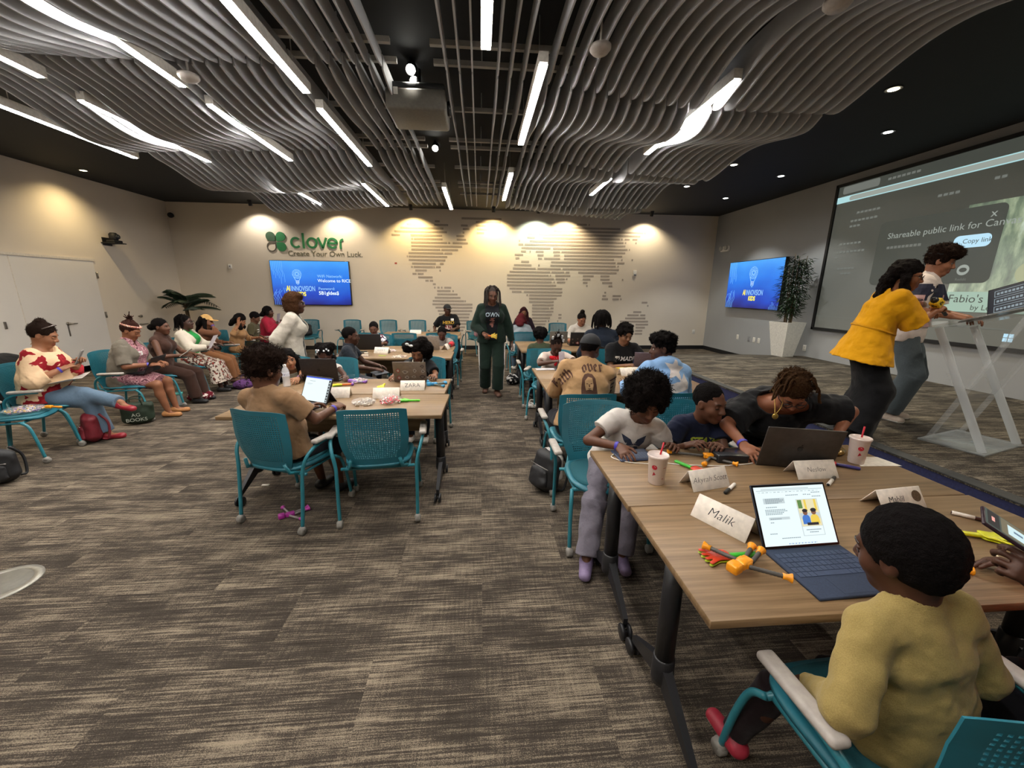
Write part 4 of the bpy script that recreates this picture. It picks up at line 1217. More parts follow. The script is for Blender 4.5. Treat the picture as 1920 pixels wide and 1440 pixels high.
for y in (-0.11, 0.11): MB().lathe([(0.055, 0), (0.06, 0.05), (0.045, 0.055)], 16, 0, TR((-0.07, y, 0.02), 0, -90, 0)).build('lamp', [M('lamp_lens', '#b8b6ae', 0.2)], t)
t = thing('floor_box', 'round metal floor box cover in the carpet at left edge', 'floor box', (-2.72, 2.12, 0))
MB().lathe([(0.17, 0), (0.17, 0.006), (0.13, 0.010), (0.13, 0.007), (0.0, 0.007)], 32, 0, None, True, False).build('rim', [M('floor_box_rim', '#9a968c', 0.4, metal=0.5)], t)
MB().lathe([(0.128, 0.006), (0.126, 0.0095), (0.0, 0.0095)], 32, 0, None, True, False).build('lid', [M('floor_box_lid', '#6a665c', 0.6)], t)

# ------------------------------------------------------------------ ceiling: wavy baffles, rails, lights
m_fin = M('baffle_paint', '#b9bbbe', 0.7, 0.04, 3.0)
m_rail = M('rail_grey', '#bcbab4', 0.6, 0.05)
ROWS = [(-2.35, -0.31), (-0.27, 1.77), (1.81, 3.85), (3.89, 5.93), (5.97, 8.01), (8.05, 9.45)]
LIGHT_X = (-4.47, -3.55, -2.47, -1.47, 0.06, 0.49, 2.05)
def fin_depth(x, y):
    a = 0.5 + 0.5 * math.sin(2 * PI * y / 2.04 + 0.5 * x + 0.6)
    b = 0.5 + 0.5 * math.sin(2 * PI * y / 4.1 - 0.55 * x + 2.0)
    g = min(1.0, max(0.22, abs(x + 0.55) / 2.4))
    return 0.085 + g * (0.17 * a + 0.12 * b + 0.06)
def fin(x, y0, y1):
    mb = MB(); n = 44; zt = 3.56; w = 0.0065
    V = []
    for i in range(n + 1):
        y = y0 + (y1 - y0) * i / n
        e = min(1.0, min(i, n - i) / 4.0)
        d = fin_depth(x, y) * (0.80 + 0.20 * math.sin(e * PI / 2))
        sway = 0.0
        for xx in (x - w, x + w): V += [(xx + sway, y, zt), (xx + sway, y, zt - d)]
    F = []
    for i in range(n):
        a = i * 4; b = a + 4
        F += [(a, a + 1, b + 1, b), (a + 2, b + 2, b + 3, a + 3), (a + 1, a + 3, b + 3, b + 1), (a, b, b + 2, a + 2)]
    F += [(0, 2, 3, 1), (n * 4, n * 4 + 1, n * 4 + 3, n * 4 + 2)]
    mb.add(V, F, 0, True)
    return mb
def sharp(o, deg=40):
    me = o.data
    me.set_sharp_from_angle(angle=R(deg))
    return o
ORD = ['row behind the camera', 'row above the camera', 'first row from the front', 'second row from the front', 'third row from the front', 'last row before the back wall']
for side, x0, n in (('left', -4.25, 33), ('right', -0.26, 33)):
    for r_, (y0, y1) in enumerate(ROWS):
        if r_ == 0: continue
        t = thing('ceiling_baffle', 'wavy pale grey ceiling baffle %s of the dark gap, %s' % (side, ORD[r_]), 'ceiling baffle', (x0, y0, 3.56), 0, 'wavy ceiling baffles')
        for i in range(n):
            x = x0 + i * 0.108
            if min(abs(x - lx) for lx in LIGHT_X) < 0.05: continue
            o = sharp(fin(x, y0, y1).build('fin', [m_fin], t)); o.location = (-x0, -y0, -3.56)
        for y in (y0 + 0.12, (y0 + y1) / 2, y1 - 0.12):
            if y > 9.2: continue
            MB().box(x0 - 0.12, x0 + (n - 1) * 0.108 + 0.10, y - 0.02, y + 0.02, 3.56, 3.60).build('rail', [m_rail], t).location = (-x0, -y0, -3.56)
            for xx in (x0 + 0.3, x0 + (n - 1) * 0.108 - 0.3): MB().tube([(xx, y, 3.60), (xx, y, ZC)], 0.006, 6).build('hanger', [m_rail], t).location = (-x0, -y0, -3.56)

E_LED = 92.0
m_led = EM('led_diffuser', (1.0, 0.955, 0.895), E_LED)
m_ledbody = M('led_housing', '#d8d4cc', 0.5)
def led(label, x, y0, y1, z=3.30):
    t = thing('ceiling_light', label, 'ceiling light', (x, (y0 + y1) / 2, z), 0, 'linear ceiling lights')
    h = (y1 - y0) / 2
    MB().box(-0.036, 0.036, -h - 0.02, h + 0.02, 0.004, 0.075).box(-0.036, -0.029, -h - 0.02, h + 0.02, -0.006, 0.004).box(0.029, 0.036, -h - 0.02, h + 0.02, -0.006, 0.004).build('housing', [m_ledbody], t)
    MB().box(-0.027, 0.027, -h, h, -0.012, 0.004).build('diffuser', [m_led], t)
    for y in (-h * 0.7, h * 0.7): MB().tube([(0, y, 0.07), (0, y, ZC - z)], 0.004, 6).build('hanger', [m_rail], t)
COLN = {-4.47: 'outermost left line', -3.55: 'second line from the left', -2.47: 'third line from the left', -1.47: 'fourth line from the left', 0.06: 'line just right of the dark gap', 0.49: 'line above the aisle', 2.05: 'line above the right tables', -0.57: 'dark gap'}
for x, y0, y1, w in ((-2.47, 2.55, 3.99, 'near'), (-1.47, 2.45, 3.99, 'near'), (-3.52, 2.4, 3.95, 'near'), (-4.47, 4.4, 6.05, 'middle'), (-3.6, 4.39, 6.1, 'middle'), (-2.47, 4.35, 5.92, 'middle'), (-1.48, 4.33, 6.04, 'middle'),
                     (-3.15, 6.98, 8.7, 'far'), (-1.84, 7.05, 8.72, 'far'), (0.06, 1.6, 3.21, 'near'), (0.49, 3.37, 5.01, 'middle'), (0.47, 6.18, 7.9, 'far'), (-0.57, 7.12, 8.87, 'far'), (2.05, 3.44, 5.16, 'middle'), (1.96, 6.28, 7.29, 'far')):
    k = min(COLN, key=lambda q: abs(q - x))
    led('%s linear ceiling light in the %s' % (w, COLN[k]), x, y0, y1)
for x in (-3.55, -2.47, -1.47, 0.06):  # light lines carried on unseen; some added to brighten baffles and floor from behind
    for y0 in (-0.6, ): led('unseen linear ceiling light overhead behind the camera, %s' % COLN[x], x, y0, y0 + 1.6)

def down(label, x, y, z, energy, col=(1, 0.86, 0.66), size=95, aim=None, rad=0.035, lit=14.0, blend=0.35):
    t = thing('downlight', label, 'downlight', (x, y, z), 0, 'ceiling downlights')
    MB().lathe([(0.075, -0.004), (0.078, 0.0), (0.06, 0.004), (0.055, 0.03)], 20, 0, None, True, False).build('trim', [M('downlight_trim', '#3a3a3a', 0.4)], t)
    MB().lathe([(0.05, -0.002), (0.0, -0.003)], 18, 0, None, True, False).build('lamp_face', [EM('lamp_face_%d_%d' % (int(lit), int(col[2] * 100)), col, lit)], t)
    l = bpy.data.lights.new('downlight_beam', 'SPOT'); l.energy = energy; l.color = col; l.spot_size = R(size); l.spot_blend = blend; l.shadow_soft_size = rad
    o = bpy.data.objects.new('downlight_beam', l); COL.objects.link(o); o.parent = t; o.location = (0, 0, -0.02)
    if aim is not None:
        d = Vector(aim) - Vector((x, y, z)); o.rotation_euler = d.to_track_quat('-Z', 'Y').to_euler()
    return t
WARM = (1.0, 0.74, 0.34); COOL = (0.80, 0.95, 0.80); NEU = (1.0, 0.9, 0.76)
# stage downlights
down('warm recessed downlight nearest on the dark ceiling above the stage', 4.34, 4.37, ZC - 0.006, 130, (1, 0.86, 0.6), 120)
down('white recessed downlight above the projection screen, near one', 5.41, 5.4, ZC - 0.006, 110, (0.97, 1, 0.95), 100)
down('warm recessed downlight by the canopy edge, middle of the stage row', 4.27, 6.92, ZC - 0.006, 80, (1, 0.9, 0.7), 100)
down('white recessed downlight above the stage, middle one', 5.52, 7.44, ZC - 0.006, 110, (0.97, 1, 0.95), 100)
down('small recessed downlight by the canopy edge, far end', 4.2, 8.33, ZC - 0.006, 60, (1, 0.93, 0.8), 100)
down('white recessed downlight nearest the far right corner', 5.58, 9.2, ZC - 0.006, 110, (0.97, 1, 0.95), 100)
down('recessed downlight close to the left wall above the door', -7.3, 8.6, ZC - 0.006, 85, (1.0, 0.78, 0.42), 130, (-7.7, 8.5, 0), blend=1.0)
for y in (3.0, 5.4): down('added unseen downlight along the left wall nearer the camera', -7.2, y, ZC - 0.006, 230, (1.0, 0.88, 0.68), 140, blend=1.0)  # pair outside the view, added to brighten the left wall
for y in (1.0, 3.0): down('added unseen downlight over the near end of the stage', 4.6, y - 1.0, ZC - 0.006, 100, NEU, 120)  # outside the view, added to lift the grey wall by the stage
# wall washers along the back wall
for i, (x, e, c, nm) in enumerate(((-5.6, 45, NEU, 'left of the green leaf sign'), (-3.6, 70, (1, 0.84, 0.6), 'right of the green leaf sign'), (-1.72, 110, WARM, 'above the left part of the map'), (0.38, 150, WARM, 'above the middle of the map, bright yellow'), (1.55, 85, COOL, 'above the map, cool white'), (2.35, 100, (1.0, 0.8, 0.5), 'above the right part of the map'), (4.6, 70, (1, 0.85, 0.6), 'right end of the back wall'))):
    t = thing('spotlight', 'black track spotlight washing the back wall, ' + nm, 'spotlight', (x, YB - 0.42, 3.69), 0, 'wall wash spotlights')
    T_ = TR((0, 0, 0), -158, 0, 0)
    MB().lathe([(0.03, -0.10), (0.045, -0.08), (0.045, 0.06), (0.04, 0.06), (0.036, 0.02)], 16, 0, T_, True, False).build('lamp_housing', [m_black], t)
    MB().lathe([(0.036, 0.03), (0.0, 0.035)], 16, 0, T_, True, False).build('lamp_face', [EM('spot_face_%d' % i, c, 20.0)], t)
    MB().tube([(0, 0, 0.0), (0, 0, ZC - 3.69)], 0.012, 8).build('stem', [m_black], t)
    l = bpy.data.lights.new('spotlight_beam', 'SPOT'); l.energy = e; l.color = c; l.spot_size = R(126); l.spot_blend = 0.6; l.shadow_soft_size = 0.03
    o = bpy.data.objects.new('spotlight_beam', l); COL.objects.link(o); o.parent = t; o.location = (0, 0.01, -0.06)
    d = Vector((0, 0.22, -1.0)); o.rotation_euler = d.to_track_quat('-Z', 'Y').to_euler()
# bright spotlights in the dark gap
for y, z, nm in ((4.31, 3.66, 'large bright'), (4.52, 3.66, 'small bright'), (6.39, 3.66, 'far bright')):
    t = thing('spotlight', nm + ' white spotlight hanging in the dark ceiling gap', 'spotlight', (-0.62, y, z))
    T_ = TR((0, 0, 0), 125, 0, 0)
    MB().lathe([(0.035, -0.10), (0.05, -0.08), (0.05, 0.04), (0.045, 0.04), (0.04, 0.0)], 16, 0, T_, True, False).build('lamp_housing', [m_black], t)
    MB().lathe([(0.042, 0.02), (0.0, 0.03)], 16, 0, T_, True, False).build('lamp_face', [EM('gap_spot_face', (1, 0.97, 0.86), 60.0)], t)
    MB().tube([(0, 0, 0), (0, 0, ZC - z)], 0.012, 8).build('stem', [m_black], t)
    l = bpy.data.lights.new('spotlight_beam', 'SPOT'); l.energy = 40; l.color = (1, 0.95, 0.85); l.spot_size = R(60); l.shadow_soft_size = 0.04
    o = bpy.data.objects.new('spotlight_beam', l); COL.objects.link(o); o.parent = t; o.location = (0, -0.05, -0.05); o.rotation_euler = (R(-20), 0, 0)
# projector
t = thing('ceiling_projector', 'large dark projector hung in the ceiling gap', 'projector', (-0.58, 4.5, 3.30))
MB().box(-0.28, 0.28, -0.26, 0.26, 0.0, 0.19, 0, None, 0.03, 3).build('projector_body', [M('projector_grey', '#6a675f', 0.5)], t)
MB().box(-0.27, 0.27, -0.255, 0.255, 0.17, 0.235, 0, None, 0.02).build('top_cover', [M('projector_dark', '#26282a', 0.5)], t)
MB().lathe([(0.06, 0), (0.07, 0.03), (0.05, 0.035)], 18, 0, TR((0.28, -0.05, 0.1), 0, 90, 0)).build('lens', [M('lens_dark', '#20242a', 0.15)], t)
MB().box(-0.06, 0.06, -0.06, 0.06, 0.23, 0.26).tube([(0, 0, 0.25), (0, 0, ZC - 3.30)], 0.025, 10).build('ceiling_mount', [m_black], t)
MB().box(-0.20, -0.16, -0.262, -0.258, 0.12, 0.18).build('label_plate', [white], t)
for x, y, nm in ((0.86, 3.16, 'above the aisle'), (2.11, 2.59, 'nearest, at top right'), (-2.33, 3.86, 'between the left light lines')):
    t = thing('smoke_detector', 'round pale smoke detector among the baffles, ' + nm, 'smoke detector', (x, y, 3.28))
    MB().lathe([(0.0, 0.0), (0.055, 0.002), (0.075, 0.025), (0.075, 0.045), (0.0, 0.045)], 24, 0, None, True, False).build('housing', [M('detector', '#b9b2ab', 0.5)], t)
    MB().tube([(0, 0, 0.04), (0, 0, ZC - 3.28)], 0.008, 6).build('drop_pipe', [m_rail], t)

# ------------------------------------------------------------------ chairs
m_teal = M('teal_plastic', '#226b7b', 0.42, 0.05, 20); m_cush = M('teal_cushion', '#1b5660', 0.9, 0.15, 300, 0.3)
m_tube = M('teal_metal', '#2c7885', 0.35, 0.05, 20); m_pad = M('arm_pad_grey', '#a49c94', 0.55); m_cast = M('caster_grey', '#8a8680', 0.5)
def make_chair():
    t = thing('stacking_chair', 'teal chair', 'chair')
    # seat shell and cushion: rounded slabs with a dipped middle and a falling front edge
    def slabgrid(w, d, y0, zf, th, n=16, p=3.2):
        V = []; F = []
        for sgn in (1, -1):
            for j in range(n + 1):
                for i in range(n + 1):
                    a, b = -1 + 2 * i / n, -1 + 2 * j / n
                    # square to rounded plan
                    k = (abs(a) ** p + abs(b) ** p) ** (1 / p); mx = max(abs(a), abs(b)); s_ = mx / k if k > 1e-6 else 1
                    x, y = a * s_ * w * (1 - 0.06 * (1 - b) / 2), b * s_ * d
                    V.append((x, y0 + y, zf(x / w, y / d) + (0 if sgn > 0 else -th)))
        N = (n + 1) ** 2
        for j in range(n):
            for i in range(n):
                q = j * (n + 1) + i
                F.append((q, q + 1, q + n + 2, q + n + 1)); F.append((N + q, N + q + n + 1, N + q + n + 2, N + q + 1))
        ring = [i for i in range(n + 1)] + [j * (n + 1) + n for j in range(1, n + 1)] + [n * (n + 1) + i for i in range(n - 1, -1, -1)] + [j * (n + 1) for j in range(n - 1, 0, -1)]
        for a, b in zip(ring, ring[1:] + ring[:1]): F.append((a, N + a, N + b, b))
        return V, F
    zf = lambda u, v: 0.452 - 0.010 * (1 - u * u) * (1 - v * v) - 0.030 * max(0, v - 0.6) ** 2 * 6
    V, F = slabgrid(0.245, 0.235, 0.0, zf, 0.02); new_mesh('seat', V, F, [m_teal], t)
    V, F = slabgrid(0.212, 0.198, 0.005, lambda u, v: zf(u * 0.87, v * 0.85) + 0.012, 0.02); new_mesh('seat_cushion', V, F, [m_cush], t)
    # backrest with real perforations
    nu, nv = 28, 30
    def bp(u, v, off):
        z = 0.425 + 0.452 * v
        hw = 0.165 + 0.068 * math.sin(min(1, v / 0.55) * PI / 2) - 0.012 * max(0, v - 0.6)
        y = -0.215 - 0.075 * v - 0.02 * math.sin(v * PI) + 0.055 * u * u * (0.5 + 0.5 * v) - 0.02 * max(0, v - 0.8) * 5 * 0.5
        return (u * hw, y - off, z - 0.02 * (abs(u) ** 4) * max(0, v - 0.7) * 3.3)
    V = []; F = []; th = 0.005
    def vid(p): V.append(p); return len(V) - 1
    G = [[[vid(bp(-1 + 2 * i / nu, j / nv, o)) for i in range(nu + 1)] for j in range(nv + 1)] for o in (0, th)]
    for j in range(nv):
        for i in range(nu):
            u, v = -1 + 2 * (i + .5) / nu, (j + .5) / nv
            lim = 0.80 if v > 0.5 else 0.80 - 0.5 * (0.5 - v) ** 1.5
            q0 = [G[0][j][i], G[0][j][i + 1], G[0][j + 1][i + 1], G[0][j + 1][i]]; q1 = [G[1][j][i], G[1][j][i + 1], G[1][j + 1][i + 1], G[1][j + 1][i]]
            if abs(u) < lim and 0.17 < v < 0.95:
                hw, hh = 0.52 / nu, 0.27 / nv
                h0 = [vid(bp(u + a * hw, v + b * hh, 0)) for a, b in ((-1, -1), (1, -1), (1, 1), (-1, 1))]; h1 = [vid(bp(u + a * hw, v + b * hh, th)) for a, b in ((-1, -1), (1, -1), (1, 1), (-1, 1))]
                for a in range(4):
                    b = (a + 1) % 4
                    F += [(q0[a], h0[a], h0[b], q0[b]), (q1[a], q1[b], h1[b], h1[a]), (h0[a], h1[a], h1[b], h0[b])]
            else: F += [tuple(q0[::-1]), tuple(q1)]
    for j in range(nv): F += [(G[0][j][0], G[1][j][0], G[1][j + 1][0], G[0][j + 1][0]), (G[0][j][nu], G[0][j + 1][nu], G[1][j + 1][nu], G[1][j][nu])]
    for i in range(nu): F += [(G[0][nv][i], G[1][nv][i], G[1][nv][i + 1], G[0][nv][i + 1]), (G[0][0][i], G[0][0][i + 1], G[1][0][i + 1], G[1][0][i])]
    o = new_mesh('backrest', V, F, [m_teal], t); sharp(o, 50)
    mb = MB()
    mb.tube([(-0.255, -0.16, 0.40), (0.255, -0.16, 0.40)], 0.012, 8); mb.tube([(-0.235, 0.15, 0.405), (0.235, 0.15, 0.405)], 0.012, 8)
    for q in (-1, 1): mb.tube([(q * 0.2, -0.16, 0.41), (q * 0.18, -0.225, 0.43), (q * 0.165, -0.245, 0.50)], 0.012, 8); mb.tube([(q * 0.215, -0.17, 0.40), (q * 0.215, 0.16, 0.405)], 0.011, 8)
    mb.build('seat_frame', [m_tube], t)
    def caster(p, parent):
        mb = MB().lathe([(0.0, -0.018), (0.024, -0.018), (0.028, -0.012), (0.028, 0.012), (0.024, 0.018), (0.0, 0.018)], 14, 0, TR((p[0], p[1], 0.0285), 0, 90, 0), True, False)
        mb.ball((p[0], p[1], 0.042), (0.024, 0.026, 0.022), 0, 10, 6)
        mb.build('caster', [m_cast], parent)
    for q in (-1, 1):
        rear = bez([(q * 0.268, -0.262, 0.045), (q * 0.272, -0.235, 0.25), (q * 0.275, -0.215, 0.43), (q * 0.298, -0.19, 0.54), (q * 0.318, -0.12, 0.60), (q * 0.322, -0.02, 0.618), (q * 0.322, 0.07, 0.62)], 6)
        l = MB().tube(rear, 0.0125, 10).build('leg', [m_tube], t); caster((q * 0.268, -0.268), l)
        front = bez([(q * 0.262, 0.262, 0.045), (q * 0.258, 0.235, 0.22), (q * 0.248, 0.20, 0.36), (q * 0.235, 0.15, 0.405)], 6)
        l = MB().tube(front, 0.0125, 10).build('leg', [m_tube], t); caster((q * 0.262, 0.268), l)
        MB().box(q * 0.322 - 0.027, q * 0.322 + 0.027, -0.14, 0.11, 0.622, 0.65, 0, None, 0.013, 3).build('arm_pad', [m_pad], t)
    return t
CH0 = make_chair(); CH_USED = []
def chair(x, y, rz, label, group=None):
    if not CH_USED:
        CH_USED.append(1); CH0.location = (x, y, 0); CH0.rotation_euler = (0, 0, R(rz)); CH0['label'] = label
        if group: CH0['group'] = group
        return CH0
    return dup(CH0, (x, y, 0), R(rz), label, group or 'teal stacking chairs')
CH0['group'] = 'teal stacking chairs'
chair(-0.757, 2.85, 5.6, 'empty teal chair pushed to the front left table')
chair(-1.42, 7.72, 2, 'empty teal chair at third left table, its back toward us')
chair(-2.0, 7.75, -4, 'empty teal chair left of another at third left table')
chair(-0.78, 7.74, 0, 'empty teal chair at the right end of third left table')
chair(-4.42, 10.5, 180, 'teal chair at the back wall piled with a black bag')
chair(-3.36, 10.5, 178, 'empty teal chair at back wall, first right of the bag chair')
chair(-2.42, 10.5, 181, 'empty teal chair at back wall, second right of the bag chair')
chair(-1.66, 10.5, 180, 'empty teal chair at back wall, third right of the bag chair')
chair(-0.02, 10.35, -145, 'teal chair by the back wall holding a pink bag')
chair(1.42, 8.05, -3, 'empty teal chair right of the denim jacket person')
chair(1.95, 9.65, 176, 'empty teal chair right of the long haired woman at back')
chair(-4.48, 4.00, -72, 'teal chair at left edge with a bag of sweets on its seat')
# ------------------------------------------------------------------ tables
def wood():
    t = NT('walnut_laminate')
    co = t.coord()
    g = t.noise(t.mapping(co, (1.6, 55.0, 20.0)), 1.0, 5, 0.6)
    f = t.noise(t.mapping(co, (5.0, 260.0, 60.0)), 1.0, 3, 0.6)
    v = t.math('ADD', t.math('MULTIPLY', g, 0.7), t.math('MULTIPLY', f, 0.3))
    t.color(t.ramp(v, [(0.30, (0.125, 0.074, 0.035)), (0.48, (0.205, 0.127, 0.063)), (0.62, (0.275, 0.176, 0.092)), (0.78, (0.34, 0.225, 0.124))]))
    t.rough(0.42); t.b.inputs['Specular IOR Level'].default_value = 0.35
    t.bump(f, 0.05, 0.001)
    return t.m
m_wood = wood(); m_edge = M('table_edge_band', '#7a5a3c', 0.5); m_leg = M('table_leg_charcoal', '#1c1c1f', 0.42, 0.1, 30)
def make_table():
    t = thing('folding_table', 'table', 'table')
    L, D = 1.63, 0.612
    MB().box(-L / 2, L / 2, -D / 2, D / 2, 0.712, 0.741, 0, None, 0.002, 1).build('tabletop', [m_wood], t)
    MB().box(-0.60, 0.60, 0.235, 0.253, 0.42, 0.70, 0, None, 0.002, 1).build('modesty_panel', [m_wood], t)
    mb = MB().box(-0.76, 0.76, -0.03, 0.03, 0.665, 0.70, 0, None, 0.004)
    for q in (-1, 1): mb.box(q * 0.76 - 0.035, q * 0.76 + 0.035, -0.22, 0.22, 0.695, 0.712, 0, None, 0.004)
    mb.build('underframe', [m_leg], t)
    for q in (-1, 1):
        X = TR((q * 0.76, 0, 0))
        l = MB().lathe([(0.036, 0.245), (0.036, 0.50), (0.034, 0.70)], 20, 0, X).build('leg', [m_leg], t)
        ft = MB()
        ft.lathe([(0.0, 0.16), (0.040, 0.165), (0.043, 0.19), (0.041, 0.275), (0.036, 0.28)], 20, 0, X)
        for s_ in (-1, 1):
            a = [(0.02, 0.0, 0.165), (0.02, 0.0, 0.25), (0.011, s_ * 0.25, 0.075), (0.011, s_ * 0.25, 0.10)]
            V = []
            for x in (-1, 1): V += [(x * 0.019, s_ * 0.02, 0.165), (x * 0.019, s_ * 0.02, 0.255), (x * 0.011, s_ * 0.262, 0.105), (x * 0.011, s_ * 0.262, 0.072)]
            ft.add(V, [(0, 1, 2, 3), (7, 6, 5, 4), (0, 4, 5, 1), (1, 5, 6, 2), (2, 6, 7, 3), (3, 7, 4, 0)], 0, False, X)
        foot = ft.build('foot', [m_leg], t)
        for s_ in (-1, 1):
            c = MB()
            for xx in (-0.017, 0.017): c.lathe([(0.0, -0.008), (0.034, -0.008), (0.037, -0.003), (0.037, 0.003), (0.034, 0.008), (0.0, 0.008)], 18, 0, TR((q * 0.76 + xx, s_ * 0.267, 0.037), 0, 90, 0), True, False)
            c.tube([(q * 0.76 - 0.02, s_ * 0.267, 0.037), (q * 0.76 + 0.02, s_ * 0.267, 0.037)], 0.009, 8); c.tube([(q * 0.76, s_ * 0.252, 0.05), (q * 0.76, s_ * 0.248, 0.095)], 0.010, 8)
            c.build('caster', [m_leg], foot)
    return t
TB0 = make_table(); TB_USED = []
def table(x, y, rz, label):
    if not TB_USED:
        TB_USED.append(1); TB0.location = (x, y, 0); TB0.rotation_euler = (0, 0, R(rz)); TB0['label'] = label; TB0['group'] = 'walnut tables on casters'; return TB0
    return dup(TB0, (x, y, 0), R(rz), label, 'walnut tables on casters')
table(1.4625, 1.185, 0, 'walnut table in the right foreground holding the open tablet laptop')
table(1.455, 1.802, 180, 'walnut table joined behind the right foreground table, holding cup and tablet')
table(-1.10, 3.16, -1.5, 'walnut table at left behind two teal chairs, nearest of its pair')
table(-1.13, 3.80, 178.5, 'walnut table joined behind the near left table, holding stickered laptop')
table(-1.21, 5.70, -0.5, 'walnut table in the second left group, nearer one')
table(-1.23, 6.32, 179.5, 'walnut table in the second left group, holding black laptop')
table(-1.20, 8.06, 0, 'walnut table in the third left group, nearer one')
table(-1.24, 8.68, 180, 'walnut table in the third left group, near the man in cap')
table(1.44, 3.72, 0, 'walnut table in front of the tan sweatshirt, nearer of its pair')
table(1.44, 4.337, 180, 'walnut table at the elbows of the boy with red bandana')
table(1.46, 6.33, 0, 'walnut table in the third right group, before the dreadlocks')
table(1.46, 6.947, 180, 'walnut table in the third right group, holding stickered black laptop')
table(1.46, 8.80, 0, 'walnut table at back right beside the denim jacket')

# ------------------------------------------------------------------ things on the tables
ZT = 0.741
DARKM = M('laptop_space_grey', '#4a4643', 0.4, metal=0.5); BLKM = M('laptop_black', '#17171a', 0.45); SILV = M('laptop_silver', '#a59d95', 0.35, metal=0.5); KEY = M('keyboard_black', '#141416', 0.6); NAVYK = M('keyboard_navy', '#27334a', 0.75, 0.15, 200); NAVYKEY = M('key_navy', '#33405a', 0.6)
SCR_W = EM('screen_white', (0.74, 0.86, 0.88), 1.0); SCR_B = EM('screen_bar_blue', (0.05, 0.12, 0.75), 1.0); SCR_G = EM('screen_grey', (0.50, 0.58, 0.60), 1.0); SCR_D = EM('screen_text', (0.22, 0.28, 0.31), 1.0)
LOGOM = M('logo_dark', '#151414', 0.25)
def leaf_logo(mb, X, s, m=0):
    """bitten-fruit mark"""
    pts = []
    for t in np.linspace(0, 2 * PI, 49)[:-1]:
        r = 1 - 0.12 * math.exp(-((t - PI / 2) / 0.35) ** 2) - 0.10 * math.exp(-((t - 1.5 * PI) / 0.3) ** 2)
        x, y = r * math.cos(t) * 0.92, r * math.sin(t)
        dx, dy = x - 1.12, y - 0.12
        d = math.hypot(dx, dy)
        if d < 0.48: x, y = 1.12 + dx / d * 0.48, 0.12 + dy / d * 0.48
        pts.append((x * s, y * s))
    mb.prism(pts, 0, 0.0006, m, X)
    lf = [(0.0, 1.05), (0.05, 1.45), (0.42, 1.72), (0.38, 1.32)]
    mb.prism([(x * s, y * s) for x, y in lf][::-1], 0, 0.0006, m, X)
